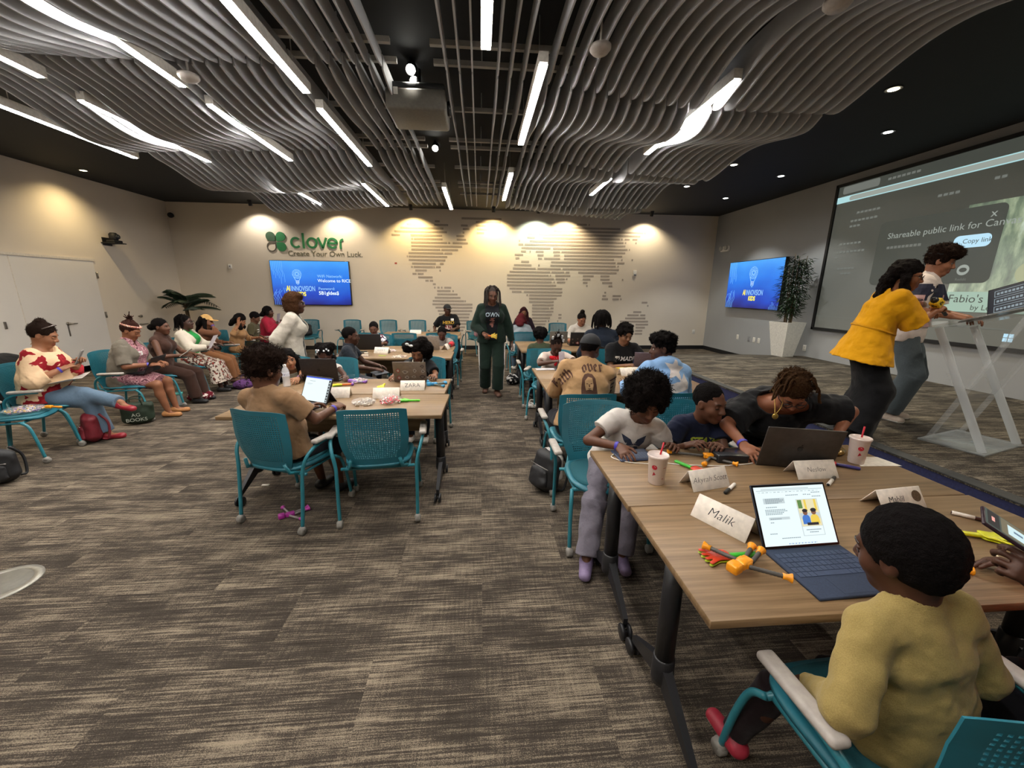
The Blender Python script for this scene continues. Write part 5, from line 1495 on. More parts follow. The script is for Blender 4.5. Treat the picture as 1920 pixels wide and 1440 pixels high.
def laptop(label, loc, rz, w=0.31, d=0.215, h=0.20, ang=20, body=None, key=None, keys=True, keycol=None, screen=None, logo=False, stick=False, kick=False, surface=None):
    """hinge line at the origin; keyboard toward -y, screen tilted back by ang"""
    body = body or DARKM
    t = thing('laptop', label, 'laptop', loc, R(rz))
    MB().box(-w / 2, w / 2, -d, 0.0, 0.0, 0.011, 0, None, 0.004).build('base', [key or body], t)
    if keys:
        k = MB(); n, r_ = 13, 5
        kw = (w - 0.03) / n; kh = d * 0.50 / r_
        for j in range(r_):
            for i in range(n):
                if j == 0 and 3 <= i <= 8:
                    if i > 3: continue
                    x0 = -w / 2 + 0.015 + i * kw; k.box(x0 + 0.001, x0 + kw * 6 - 0.001, -d * 0.62 + j * kh + 0.001, -d * 0.62 + (j + 1) * kh - 0.002, 0.0105, 0.0125); continue
                x0 = -w / 2 + 0.015 + i * kw
                k.box(x0 + 0.001, x0 + kw - 0.001, -d * 0.62 + j * kh + 0.001, -d * 0.62 + (j + 1) * kh - 0.002, 0.0105, 0.0125)
        k.build('keyboard', [keycol or KEY], t)
        MB().box(-w * 0.19, w * 0.19, -d + 0.012, -d * 0.66, 0.0108, 0.0114).build('trackpad', [key or body], t)
    X = TR((0, 0, 0.010), -ang, 0, 0)
    lid = MB().box(-w / 2, w / 2, -0.002, 0.006, 0.0, h, 0, X, 0.003).build('lid', [body], t)
    if screen is not None:
        b = MB().box(-w / 2 + 0.002, w / 2 - 0.002, -0.0032, -0.0019, 0.003, h - 0.003, 0, X); b.build('bezel', [m_tvblack], t)
        g = MB(); screen(g, X, w - 0.016, h - 0.018)
        g.build('display', [SCR_W, SCR_B, SCR_G, SCR_D, EM('picture_yellow', (0.75, 0.55, 0.08), 1), EM('picture_blue', (0.05, 0.17, 0.52), 1), EM('picture_cream', (0.72, 0.66, 0.42), 1), EM('picture_skin', (0.20, 0.09, 0.05), 1), EM('picture_dark', (0.012, 0.014, 0.02), 1), EM('picture_green', (0.10, 0.22, 0.06), 1)], t)
    if logo:
        mb = MB(); leaf_logo(mb, X @ Matrix.Translation((0, 0.0062, h * 0.50)) @ Matrix(((-1, 0, 0, 0), (0, 0, 1, 0), (0, 1, 0, 0), (0, 0, 0, 1))), 0.0155); mb.build('logo', [LOGOM], t)
    if stick:
        rr = random.Random(stick)
        sm = [M('sticker_dark', '#2a1c1a', 0.5), M('sticker_grey', '#8f8b86', 0.5), M('sticker_red', '#7e2420', 0.5), M('sticker_brown', '#5b5048', 0.5)]
        for i in range(9):
            mb = MB()
            cx, cz = -w * 0.38 + (i % 4) * w * 0.25 + rr.uniform(-.01, .01), h * (0.22 + 0.29 * (i // 4)) + rr.uniform(-.01, .01)
            rx, rz_ = rr.uniform(0.017, 0.03), rr.uniform(0.013, 0.021)
            m = rr.choice((0, 1, 1, 2))
            pts = [(cx + rx * (1 + 0.18 * math.sin(3 * t_ + i)) * math.cos(t_), cz + rz_ * (1 + 0.15 * math.cos(4 * t_)) * math.sin(t_)) for t_ in np.linspace(0, 2 * PI, 19)[:-1]]
            mb.add([X @ Vector((x, 0.0068, z)) for x, z in pts], [tuple(range(18))[::-1]], m)
            mb.add([X @ Vector((cx + (x - cx) * 0.6, 0.0072, cz + (z - cz) * 0.6)) for x, z in pts], [tuple(range(18))[::-1]], 3 if m != 2 else 1)
            mb.build('sticker', sm, t)
    if kick:
        MB().box(-w * 0.42, w * 0.42, 0.0, 0.004, 0.0, 0.13, 0, Matrix.Translation((0, 0.012 + 0.10 * math.tan(R(ang)), 0.11)) @ Matrix.Rotation(R(180 + 32), 4, 'X')).build('kickstand', [body], t)
    return t
def scr_doc(full):
    def f(g, X, w, h):
        Y = -0.0035
        def rc(u0, u1, v0, v1, m, e=0): g.add([X @ Vector(((u - 0.5) * w, Y - e, 0.009 + v * h)) for u, v in ((u0, v0), (u1, v0), (u1, v1), (u0, v1))], [(0, 1, 2, 3)], m)
        rc(0, 1, 0, 1, 0)
        if full == 1:
            rc(0.03, 0.97, 0.925, 0.94, 2, .0003); rc(0.10, 0.78, 0.947, 0.965, 2, .0003)
            rr = random.Random(2)
            for i in range(16): rc(0.05 + i * 0.055, 0.085 + i * 0.055, 0.898, 0.906, 3 if i % 3 else 2, .0003)
            rc(0.10, 0.40, 0.705, 0.80, 2, .0002)
            for v, a, b in ((0.785, .13, .33), (0.762, .13, .37), (0.738, .13, .36), (0.715, .13, .29), (0.645, .12, .26), (0.60, .10, .38), (0.575, .10, .40), (0.55, .10, .36), (0.525, .10, .31), (0.445, .15, .30), (0.385, .14, .19), (0.20, .10, .18), (0.84, .43, .60), (0.84, .68, .72), (0.87, .80, .93), (0.835, .74, .78), (0.80, .80, .92), (.12, .25, .50)):
                x = a
                while x < b: rc(x, x + 0.02, v - 0.007, v + 0.007, 3, .0005); x += 0.026
            rc(0.13, 0.42, 0.43, 0.475, 2, .0002)
            # book cover picture: two reading figures on a sofa
            rc(0.555, 0.86, 0.135, 0.76, 2, .0004); rc(0.565, 0.85, 0.295, 0.75, 6, .0007); rc(0.565, 0.85, 0.145, 0.29, 0, .0007)
            rc(0.66, 0.69, 0.55, 0.75, 4, .001); rc(0.80, 0.83, 0.55, 0.75, 4, .001); rc(0.57, 0.63, 0.60, 0.745, 9, .001); rc(0.57, 0.845, 0.42, 0.52, 2, .001)
            def el(u, v, a, b, m, e): g.add([X @ Vector(((u + a * math.cos(t) - 0.5) * w, Y - e, 0.009 + (v + b * math.sin(t)) * h)) for t in np.linspace(0, 2 * PI, 17)[:-1]], [tuple(range(16))], m)
            el(.645, .42, .055, .075, 5, .0013); el(.765, .42, .06, .075, 4, .0013); rc(.59, .70, .33, .42, 5, .0013); rc(.705, .825, .33, .42, 4, .0013)
            el(.645, .525, .033, .045, 7, .0016); el(.765, .53, .035, .046, 7, .0016); el(.645, .56, .038, .03, 8, .0019); el(.765, .565, .042, .034, 8, .0019); rc(.64, .80, .31, .355, 8, .0019)
            for v, a, b in ((0.235, .61, .80), (0.195, .65, .77)):
                x = a
                while x < b: rc(x, x + 0.016, v - 0.008, v + 0.008, 3, .001); x += 0.021
            for i in range(18): rc(0.33 + i * 0.022, 0.343 + i * 0.022, 0.018, 0.034, 2 if i % 2 else 5, .0004)
        else:
            rc(0, 1, 0.95, 1.0, 1, .0004); rc(0.18, 0.40, 0.82, 0.835, 3, .0004); rc(0.10, 0.30, 0.70, 0.712, 3, .0004); rc(0.12, 0.28, 0.66, 0.67, 2, .0004)
            if full == 2: rc(0.92, 0.995, 0.02, 0.93, 8, .0004)
            for i in range(7 if full == 2 else 0): rc(0.94, 0.975, 0.06 + i * 0.12, 0.12 + i * 0.12, 2, .0008)
    return f
laptop('navy tablet laptop with bright web page on the right foreground table', (1.165, 1.165, ZT), 2, 0.305, 0.235, 0.225, 30, M('tablet_navy', '#232a3a', 0.4, metal=0.3), NAVYK, True, NAVYKEY, scr_doc(1), kick=True)
laptop('closed-face grey laptop seen from behind with fruit logo, right table', (1.665, 1.815, ZT), 165, 0.36, 0.245, 0.245, 16, DARKM, logo=True)
laptop('tablet laptop with white page and blue bar at the tan shirt boy', (-1.36, 3.20, ZT), -28, 0.30, 0.23, 0.215, 24, M('tablet_charcoal', '#2c2c32', 0.4, metal=0.3), M('keyboard_charcoal', '#2a2c33', 0.7), True, None, scr_doc(2), kick=True)
laptop('dark grey laptop with fruit logo standing behind the water bottle', (-1.60, 4.00, ZT), 177, 0.36, 0.245, 0.235, 10, M('laptop_dark_grey', '#35302f', 0.4, metal=0.5), logo=True)
laptop('grey laptop covered in stickers before the girl with hair bow', (-0.70, 3.94, ZT), 176, 0.33, 0.225, 0.215, 14, M('laptop_warm_grey', '#6b5f55', 0.4, metal=0.4), stick=5)
laptop('black laptop with small red logo on the second left table', (-1.72, 6.20, ZT), 184, 0.40, 0.25, 0.25, 16, BLKM)
laptop('silver laptop behind the big-haired girl, second left table', (-0.79, 6.16, ZT), 178, 0.33, 0.225, 0.225, 14, SILV)
laptop('grey laptop seen from behind in front of the young man in black', (2.02, 4.50, ZT), 160, 0.34, 0.235, 0.225, 22, M('laptop_mauve_grey', '#6e6470', 0.35, metal=0.5))
laptop('black laptop with pale stickers in front of the pale hoodie', (1.72, 6.62, ZT), 178, 0.36, 0.24, 0.235, 14, BLKM, stick=9)
laptop('grey laptop beside the bandana boy\'s hair ornaments, third right table', (1.42, 7.02, ZT), 175, 0.32, 0.22, 0.21, 14, M('laptop_mid_grey', '#77736c', 0.4, metal=0.4))
mb = MB().add([(-0.02, 0, 0.0), (0.02, 0, 0.0), (0.024, 0, 0.016), (0.0, 0, 0.024), (-0.024, 0, 0.014)], [(0, 1, 2, 3, 4)], 0, False, Matrix.Translation((-1.72, 6.272, ZT + 0.13)))
tag(mb.build('logo_sticker', [M('sticker_pale_red', '#b08a80', 0.5)]), 'small pale red sticker on lid of the black laptop', 'sticker')

def tent(label, loc, rz, w=0.21, h=0.085, sp=0.055, words=None, size=0.045, shear=0.0, seal=False, col='#ddd3c6'):
    t = thing('name_tent', label, 'name card', loc, R(rz), 'folded name cards')
    m = M('card_' + col, col, 0.8); th = 0.003
    for q, nm in ((-1, 'front_panel'), (1, 'rear_panel')):
        a = math.atan2(sp, h)
        X = Matrix.Translation((0, 0, h)) @ Matrix.Rotation(q * a, 4, 'X')
        MB().box(-w / 2, w / 2, -th / 2, th / 2, -math.hypot(h, sp), 0, 0, X, 0.001, 1).build(nm, [m], t)
        if q == -1 and words:
            V, F = text_mesh(words, size, 'CENTER', 0.0, shear, -0.0006 if not seal else 0.0)
            L = math.hypot(h, sp)
            MB().add([X @ Vector((v.x - (0.03 if seal else 0), -th / 2 - 0.0008, v.y - L / 2)) for v in V], F, 0).build('handwriting', [M('marker_ink', '#1d1c22', 0.6)], t)
        if q == -1 and seal:
            MB().lathe([(0.0, 0), (0.024, 0), (0.024, 0.0006), (0.0, 0.0006)], 28, 0, X @ TR((w / 2 - 0.035, -th / 2, -0.04), 90, 0, 0), False, False).build('seal_sticker', [M('seal_gold', '#5a4630', 0.5, 0.35, 150)], t)
    return t
tent('white name card with long slanted name just right of the near cup', (1.085, 1.665, ZT), 12, 0.215, 0.085, 0.05, 'Akyrah Scott', 0.037, 0.3)
tent('white name card turned sideways left of the tablet laptop', (0.972, 1.335, ZT), -62, 0.225, 0.085, 0.05, 'Malik', 0.05, 0.2)
tent('white name card with scrawled name before the grey laptop', (1.70, 1.735, ZT), 1, 0.225, 0.08, 0.05, 'Neslow', 0.034, 0.15)
tent('white name card with round bronze seal on right foreground table', (1.83, 1.435, ZT), 6, 0.235, 0.08, 0.05, 'Mahlil', 0.036, 0.1, True)
tent('blank white name card beside the white-page tablet laptop', (-1.225, 3.40, ZT), 3, 0.2, 0.085, 0.05)
tent('blank white name card at the front of left table', (-0.81, 3.37, ZT), 1, 0.225, 0.085, 0.05)
tent('white name card with block capitals before the stickered laptop', (-0.63, 3.64, ZT), 1, 0.225, 0.085, 0.05, 'ZARA', 0.055, -0.1)
tent('pale name card with faint writing on second left table', (-1.44, 5.88, ZT), -12, 0.22, 0.085, 0.05, 'GARY', 0.045, 0.1)
tent('small folded white card edge-on at right end of second left table', (-0.54, 6.26, ZT), 80, 0.18, 0.085, 0.05)
tent('white name card on the third left table near the wall', (-1.36, 8.50, ZT), 2, 0.23, 0.085, 0.05)
tent('white name card behind the tan sweatshirt on its table', (1.67, 4.22, ZT), 8, 0.225, 0.085, 0.05)
tent('crumpled white card leaning beside the light blue hoodie', (1.58, 3.88, ZT), 40, 0.16, 0.07, 0.06)

def cup(label, loc, rz=0):
    t = thing('foam_cup', label, 'cup', loc, R(rz), 'white foam cups')
    foam = M('foam_white', '#e6d8d0', 0.7, 0.03, 80)
    MB().lathe([(0.0, 0.0), (0.033, 0.0), (0.036, 0.004), (0.0455, 0.135), (0.049, 0.138), (0.0495, 0.143), (0.0475, 0.146), (0.0455, 0.146), (0.045, 0.138), (0.0, 0.136)], 32, 0, None, True, False).build('cup_body', [foam], t)
    MB().lathe([(0.05, 0.140), (0.0515, 0.1445), (0.0495, 0.150), (0.046, 0.150), (0.044, 0.1465), (0.0, 0.1465)], 32, 0, None, True, False).build('lid', [M('lid_translucent', '#d9c8c0', 0.3)], t)
    MB().tube([(0.004, 0.0, 0.05), (0.012, 0.004, 0.15), (0.026, 0.01, 0.205)], 0.0042, 10).build('straw', [M('straw_red', '#c0182c', 0.35)], t)
    mb = MB()
    def pt(a, z): r = 0.0362 + (0.0455 - 0.036) * z / 0.135 + 0.0006; return (r * math.sin(a), -r * math.cos(a), z)
    def blob(a0, z0, ra, rz_):
        mb.add([pt(a0 + ra * math.cos(t), z0 + rz_ * math.sin(t)) for t in np.linspace(0, 2 * PI, 21)[:-1]], [tuple(range(20))], 0)
    blob(-0.75, 0.095, 0.30, 0.012); mb.add([pt(-0.95, 0.05), pt(-0.55, 0.058), pt(-0.8, 0.072)], [(0, 1, 2)], 0)
    mb.add([pt(1.0, 0.02), pt(1.25, 0.02), pt(1.75, 0.075), pt(1.6, 0.08)], [(0, 1, 2, 3)], 0)
    for i in range(5): mb.add([pt(0.25 + i * 0.08, 0.092), pt(0.30 + i * 0.08, 0.092), pt(0.30 + i * 0.08, 0.096), pt(0.25 + i * 0.08, 0.096)], [(0, 1, 2, 3)], 0)
    for i in range(3): mb.add([pt(0.22 + i * 0.08, 0.035), pt(0.27 + i * 0.08, 0.035), pt(0.27 + i * 0.08, 0.040), pt(0.22 + i * 0.08, 0.040)], [(0, 1, 2, 3)], 0)
    mb.build('printed_marks', [M('print_red', '#b81c30', 0.5)], t)
cup('white foam cup with red straw near the girl\'s tablet', (0.855, 1.70, ZT), 0)
cup('white foam cup with red straw at far right table edge', (2.075, 1.86, ZT), 10)

def marker(label, a, b, cap='#161616'):
    a, b = Vector(a), Vector(b)
    d = (b - a); L = d.length; ang = math.degrees(math.atan2(d.y, d.x))
    t = thing('dry_erase_marker', label, 'marker', (a.x, a.y, ZT + 0.0085), R(ang), 'dry erase markers')
    X = TR((0, 0, 0), 0, 90, 0)
    MB().lathe([(0.0, 0.0), (0.0075, 0.0), (0.0082, 0.004), (0.0082, L * 0.62), (0.0, L * 0.62)], 14, 0, X, True, False).build('barrel', [M('marker_white', '#e8e0d6', 0.4)], t)
    MB().lathe([(0.0083, L * 0.6), (0.0083, L * 0.97), (0.006, L), (0.0, L)], 14, 0, X, True, False).build('cap', [M('marker_cap_' + cap, cap, 0.4)], t)
    MB().lathe([(0.0, -0.0015), (0.0066, -0.0015), (0.0066, 0.002), (0.0, 0.002)], 12, 0, X, True, False).build('end_plug', [M('marker_cap_' + cap, cap, 0.4)], t)
marker('dry erase marker lying right of the slanted-name card', (1.225, 1.645, 0), (1.125, 1.565, 0))
marker('dry erase marker lying above the tablet laptop screen', (1.68, 1.61, 0), (1.785, 1.685, 0))
marker('dry erase marker tucked behind the sideways name card', (1.035, 1.375, 0), (1.115, 1.30, 0))
marker('dry erase marker beside the raised phone', (2.0, 1.345, 0), (2.08, 1.27, 0), '#3a2018')
marker('marker lying on the second left table by the name card', (-1.62, 5.80, 0), (-1.72, 5.83, 0))

# stretchy pop-tube figures, hand clappers and other small toys
def tube_toy(label, loc, rz, col='#f09a18', tubecol='#4a4744', s=1.0, limbs=None):
    t = thing('pop_tube_figure', label, 'toy', loc, R(rz), 'pop-tube figures')
    mc = M('toy_' + col, col, 0.35); mt = M('toytube_' + tubecol, tubecol, 0.5)
    X = Matrix.Scale(s, 4)
    mb = MB().box(-0.03, 0.03, -0.019, 0.019, 0.002, 0.032, 0, X, 0.007).box(-0.078, -0.034, -0.021, 0.021, 0.002, 0.036, 0, X, 0.007).box(-0.036, -0.026, -0.011, 0.011, 0.008, 0.026, 0, X)
    mb.box(-0.012, 0.018, -0.023, 0.023, 0.006, 0.028, 0, X, 0.004)
    mb.build('body', [mc], t)
    for (p, q) in (limbs or (((-0.005, 0.022), (-0.03, 0.115)), ((-0.005, -0.022), (0.055, -0.11)), ((0.03, 0.012), (0.105, 0.035)), ((0.03, -0.012), (0.11, 0.005)))):
        a = Vector((p[0], p[1], 0.016)) * s; b = Vector((q[0], q[1], 0.016)) * s
        d = (b - a); n = 18
        pts = [a + d * (i / n) for i in range(n + 1)]
        l = MB().tube(pts, [0.0085 * s if i % 2 else 0.0072 * s for i in range(n + 1)], 10).build('limb', [mt], t)
        e = b + d.normalized() * 0.022 * s
        MB().tube([b - d.normalized() * 0.006 * s, b + d.normalized() * 0.006 * s, e - d.normalized() * 0.002 * s, e], [0.011 * s, 0.0095 * s, 0.016 * s, 0.0165 * s], 14).build('suction_cup', [mc], l)
    return t
def clapper(label, loc, rz, hand='#c63a1c', handle='#35a52c', back='#9ab020', s=1.0):
    t = thing('hand_clapper', label, 'toy', loc, R(rz), 'hand clappers')
    def palm(z0, z1):
        mb = MB()
        V, F = sdf_mesh([P_ecap((-0.02, 0, 0), (0.02, 0, 0), 0.012, 0.014, (0, 1, 0), 2.0, 0.01)] + [P_cap((-0.022, o, 0), (-0.06 + abs(o) * 0.25, o * 1.9, 0), 0.0075, 0.007, 0.006) for o in (-0.018, -0.006, 0.006, 0.018)] + [P_cap((0.01, 0.018, 0), (-0.022, 0.046, 0), 0.008, 0.007, 0.006)], 0.0028)
        V = V * np.array([s, s, 0.42 * s]) + np.array([0, 0, (z0 + z1) / 2])
        return V, F
    V, F = palm(0.002, 0.010); new_mesh('hand_plate', V, F, [M('toy_' + back, back, 0.4)], t)
    V, F = palm(0.012, 0.020); new_mesh('hand_plate', V, F, [M('toy_' + hand, hand, 0.4)], t)
    MB().box(0.02 * s, 0.135 * s, -0.011 * s, 0.011 * s, 0.002, 0.018, 0, None, 0.008, 3).build('handle', [M('toy_' + handle, handle, 0.35)], t)
    return t
clapper('red hand clapper with green handle beside the tablet laptop', (0.835, 1.135, ZT), 2)
tube_toy('orange pop-tube figure lying across the red hand clapper', (0.868, 1.065, ZT + 0.022), 25, s=0.92)
clapper('red hand clapper with green handle behind the slanted-name card', (1.125, 1.80, ZT), 118)
clapper('red hand clapper with purple handle right of the grey laptop', (1.90, 1.845, ZT), -38, '#b8202c', '#3a3470', '#b8202c')
tube_toy('orange pop-tube figure beside the black charger box', (1.28, 1.965, ZT), 170, s=0.9, limbs=(((-0.005, 0.022), (0.06, 0.115)), ((0.03, 0.0), (0.22, -0.03)), ((-0.07, -0.012), (-0.14, 0.02)), ((0.0, 0.022), (-0.11, 0.10))))
tube_toy('orange pop-tube figure half hidden behind the child\'s head', (1.52, 1.085, ZT), 10, s=0.9, limbs=(((0.03, 0.0), (0.14, -0.035)), ((-0.07, 0.012), (-0.12, 0.06)), ((-0.005, -0.022), (0.09, -0.1))))
clapper('yellow hand clapper next to the raised phone', (1.945, 1.175, ZT), 160, '#c8c81c', '#c8c81c', '#aab010')
tag(MB().tube([(1.84, 1.08, ZT + 0.003), (1.80, 1.015, ZT + 0.003)], 0.003, 8).build('wooden_stick', [M('stick_pale', '#e0cfae', 0.7)]), 'thin pale wooden stick on table below the phone', 'stick')
tube_toy('blue pop-tube figure at right end of left table', (-0.45, 3.79, ZT), 20, '#3c96c8', '#55605a', 0.95)
clapper('lime green hand clapper beside the red candy bag', (-0.625, 3.215, ZT), 0, '#58c81e', '#58c81e', '#48b018', 0.9)
clapper('yellow hand clapper alone on the left table', (-0.935, 3.72, ZT), 90, '#e0d422', '#e0d422', '#c8c018', 0.85)
clapper('yellow and orange hand clapper near the small girl\'s arm', (-1.36, 3.80, ZT), 20, '#d8c81e', '#d86a1e', '#7ab020', 0.9)
tube_toy('purple pop-tube figure near the small girl\'s hand', (-1.25, 3.93, ZT), -20, '#8a52b4', '#7a6a90', 0.9)
tube_toy('magenta pop-tube figure dropped on carpet by the chair leg', (-1.42, 2.74, 0.001), 30, '#b0309a', '#8a8080', 1.0)
tag(MB().box(-0.03, 0.03, -0.012, 0.012, 0, 0.008, 0, None, 0.003).build('paper_scrap', [M('paper_white', '#d8d0c4', 0.9)]), 'small white paper scrap on the carpet under left table', 'paper scrap').location = (-1.85, 3.24, 0.001)
clapper('yellow toy on the second left table before black laptop', (-1.80, 5.95, ZT), 10, '#b8b018', '#3a3a34', '#b8b018', 0.9)
def shreds(label, loc, n, cols, r=0.075, hz=0.035, seed=1, name='sweet_bag'):
    t = thing(name, label, 'bag of sweets', loc)
    rr = random.Random(seed)
    for ci, c in enumerate(cols):
        mb = MB()
        for i in range(n // len(cols)):
            a = rr.uniform(0, 2 * PI); d = r * math.sqrt(rr.random())
            z = rr.uniform(0.004, hz * (1.05 - (d / r) ** 2 * 0.8))
            mb.box(-0.012, 0.012, -0.005, 0.005, -0.004, 0.004, 0, TR((d * math.cos(a), d * math.sin(a), z + 0.003), rr.uniform(-40, 40), rr.uniform(-40, 40), rr.uniform(0, 180)), 0.002, 1)
        o = mb.build('wrapped_sweets', [M('sweet_' + c, c, 0.4)], t); o['kind'] = 'stuff'
    g = NT('clear_bag') if 'clear_bag' not in MATS else None
    if g:
        g.color((0.95, 0.93, 0.92)); g.rough(0.12); g.b.inputs['Alpha'].default_value = 0.13; MATS['clear_bag'] = g.m
    V, F = sdf_mesh([P_ell((0, 0, hz * 0.5), (r * 1.12, r * 1.05, hz * 0.75)), P_cut((0, 0, 0.001), (0, 0, -1))], 0.006, [(0.007, 0.02)], seed)
    new_mesh('clear_wrap', V, F, [MATS['clear_bag']], t)
    return t
shreds('clear bag of white sweets on the front left table', (-0.945, 3.16, ZT), 60, ('#e0d6cc', '#cfc0b0', '#a89a88'), 0.085, 0.04, 1)
shreds('clear bag of red and white sweets on left table', (-0.74, 3.19, ZT), 70, ('#e6dcd4', '#c02030', '#d84050'), 0.08, 0.055, 2)
shreds('clear bag of pinkish sweets near the small girl', (-1.22, 3.97, ZT), 40, ('#e0cfc8', '#b89098'), 0.08, 0.03, 3)
shreds('bag of mixed sweets on the seat of the left-edge chair', (-4.42, 4.02, 0.468), 90, ('#d8ccd0', '#8a6aa8', '#d8b060', '#c8a0a0'), 0.13, 0.04, 4)
shreds('clear bag of sweets on the second left table at left', (-1.35, 6.02, ZT), 40, ('#e0d4cc', '#c89a98'), 0.08, 0.03, 5)
shreds('flat spread of sweets on second left table at right', (-1.12, 5.52, ZT), 40, ('#d8c4b0', '#c8a890'), 0.10, 0.012, 6)
tag(MB().tube([(0.03, 0, 0.016), (0.12, -0.005, 0.014)], 0.010, 10).box(-0.03, 0.03, -0.018, 0.018, 0.002, 0.03, 0, None, 0.006).build('orange_toy_end', [M('toy_#f09a18', '#f09a18', 0.35)]), 'orange and yellow toy beside sweets on the left-edge chair', 'toy').location = (-4.28, 4.10, 0.468)
# tablet of the afro girl, white cable, charger box
t = thing('tablet_computer', 'navy tablet with dark keyboard screen under the girl\'s hand', 'tablet', (0.865, 2.02, ZT), R(4))
MB().box(-0.105, 0.105, -0.075, 0.075, 0.0, 0.010, 0, None, 0.005).build('case', [M('tablet_case_navy', '#2b3550', 0.5)], t)
MB().box(-0.098, 0.098, -0.068, 0.068, 0.0098, 0.0108).build('display', [EM('tablet_dark_screen', (0.018, 0.022, 0.035), 1)], t)
k = MB()
for j in range(4):
    for i in range(10): k.box(-0.088 + i * 0.0178, -0.073 + i * 0.0178, -0.055 + j * 0.021, -0.038 + j * 0.021, 0.0106, 0.0111)
k.box(-0.09, 0.09, 0.04, 0.043, 0.0106, 0.0111)
k.build('screen_keys', [EM('tablet_keys', (0.06, 0.075, 0.11), 1)], t)
t = thing('charger_box', 'black rectangular charger box on right table', 'charger', (1.385, 1.945, ZT), R(-4))
MB().box(-0.085, 0.085, -0.055, 0.055, 0.0, 0.042, 0, None, 0.006).build('housing', [M('charger_black', '#15161a', 0.4)], t)
MB().box(-0.083, 0.083, -0.053, 0.053, 0.0415, 0.044, 0, None, 0.002).build('top_panel', [M('charger_top', '#22242a', 0.25)], t)
tag(MB().tube(bez([(0.765, 2.05, ZT + 0.004), (0.735, 2.0, ZT + 0.003), (0.80, 1.935, ZT + 0.003), (0.93, 1.905, ZT + 0.003), (1.0, 1.93, ZT + 0.003), (1.02, 1.98, ZT + 0.003), (0.97, 1.99, ZT + 0.003), (0.97, 1.93, ZT + 0.004), (1.08, 1.885, ZT + 0.003), (1.27, 1.86, ZT + 0.003), (1.44, 1.87, ZT + 0.003), (1.52, 1.90, ZT + 0.004), (1.51, 1.96, ZT + 0.005), (1.475, 1.965, ZT + 0.02)], 8), 0.0026, 8).build('charging_cable', [M('cable_white', '#e8e2da', 0.4)]), 'white charging cable looping over the right table', 'cable')
tag(MB().add([(-0.11, -0.05, 0.001), (0.12, -0.06, 0.001), (0.10, 0.06, 0.001), (-0.08, 0.07, 0.004), (-0.11, -0.05, 0), (0.12, -0.06, 0), (0.10, 0.06, 0), (-0.08, 0.07, 0.003)], [(0, 1, 2, 3), (7, 6, 5, 4), (0, 4, 5, 1), (1, 5, 6, 2), (2, 6, 7, 3), (3, 7, 4, 0)]).build('paper_sheet', [M('paper_white', '#d8d0c4', 0.9)]), 'white paper sheet under the far foam cup', 'paper').location = (2.17, 1.86, ZT + 0.0005)
t = thing('computer_mouse', 'black mouse on the table right of the grey laptop', 'mouse', (1.945, 1.93, ZT), R(20))
V, F = sdf_mesh([P_ell((0, 0, 0.006), (0.032, 0.055, 0.026)), P_cut((0, 0, 0.0), (0, 0, -1))], 0.003); new_mesh('shell', V, F, [M('charger_black', '#15161a', 0.4)], t)
MB().tube([(0, 0.02, 0.028), (0, 0.035, 0.026)], 0.004, 8).build('scroll_wheel', [M('arm_pad_grey', '#a49c94', 0.55)], t)
t = thing('snack_pouch', 'brown and purple foil snack pouch by the far cup', 'snack', (2.06, 2.0, ZT), R(25))
V, F = sdf_mesh([P_ell((0, 0, 0.015), (0.10, 0.065, 0.022)), P_cut((0, 0, 0.001), (0, 0, -1))], 0.005, [(0.004, 0.025)], 4); new_mesh('pouch', V, F, [M('foil_brown', '#7a5a1e', 0.25, 0.3, 40, metal=0.4)], t)
MB().box(-0.11, -0.09, -0.055, 0.055, 0.008, 0.012).build('crimped_end', [M('foil_purple', '#3a2a78', 0.3)], t)
# water bottle
def bottle(label, loc):
    t = thing('water_bottle', label, 'bottle', loc)
    g = NT('clear_plastic'); g.color((0.93, 0.93, 0.95)); g.rough(0.08); g.b.inputs['Alpha'].default_value = 0.38; g.b.inputs['Specular IOR Level'].default_value = 0.7
    prof = [(0.0, 0.0), (0.028, 0.0), (0.032, 0.008)] + [(0.0325 - (0.0018 if i % 2 else 0), 0.02 + i * 0.008) for i in range(9)] + [(0.0325, 0.10), (0.0325, 0.145), (0.028, 0.165), (0.018, 0.185), (0.0135, 0.192), (0.0135, 0.205)]
    MB().lathe(prof, 24, 0, None, True, False).build('bottle_body', [g.m], t)
    MB().lathe([(0.0148, 0.196), (0.0152, 0.214), (0.0, 0.215)], 20, 0, None, True, False).build('cap', [M('cap_white', '#ece8e4', 0.4)], t)
    MB().lathe([(0.0332, 0.10), (0.0332, 0.142)], 24, 0, None, True, False).build('label_sleeve', [M('label_pale', '#d8dce8', 0.4)], t)
    MB().add([(0.0336 * math.sin(a), -0.0336 * math.cos(a), z) for a, z in ((-0.6, 0.112), (0.0, 0.112), (0.7, 0.112), (0.3, 0.128), (0.05, 0.121), (-0.2, 0.134))], [(0, 1, 4, 5), (1, 2, 3, 4)]).build('label_mark', [M('label_blue', '#2a3c8a', 0.4)], t)
bottle('clear water bottle with blue label on left table', (-1.84, 3.80, ZT))
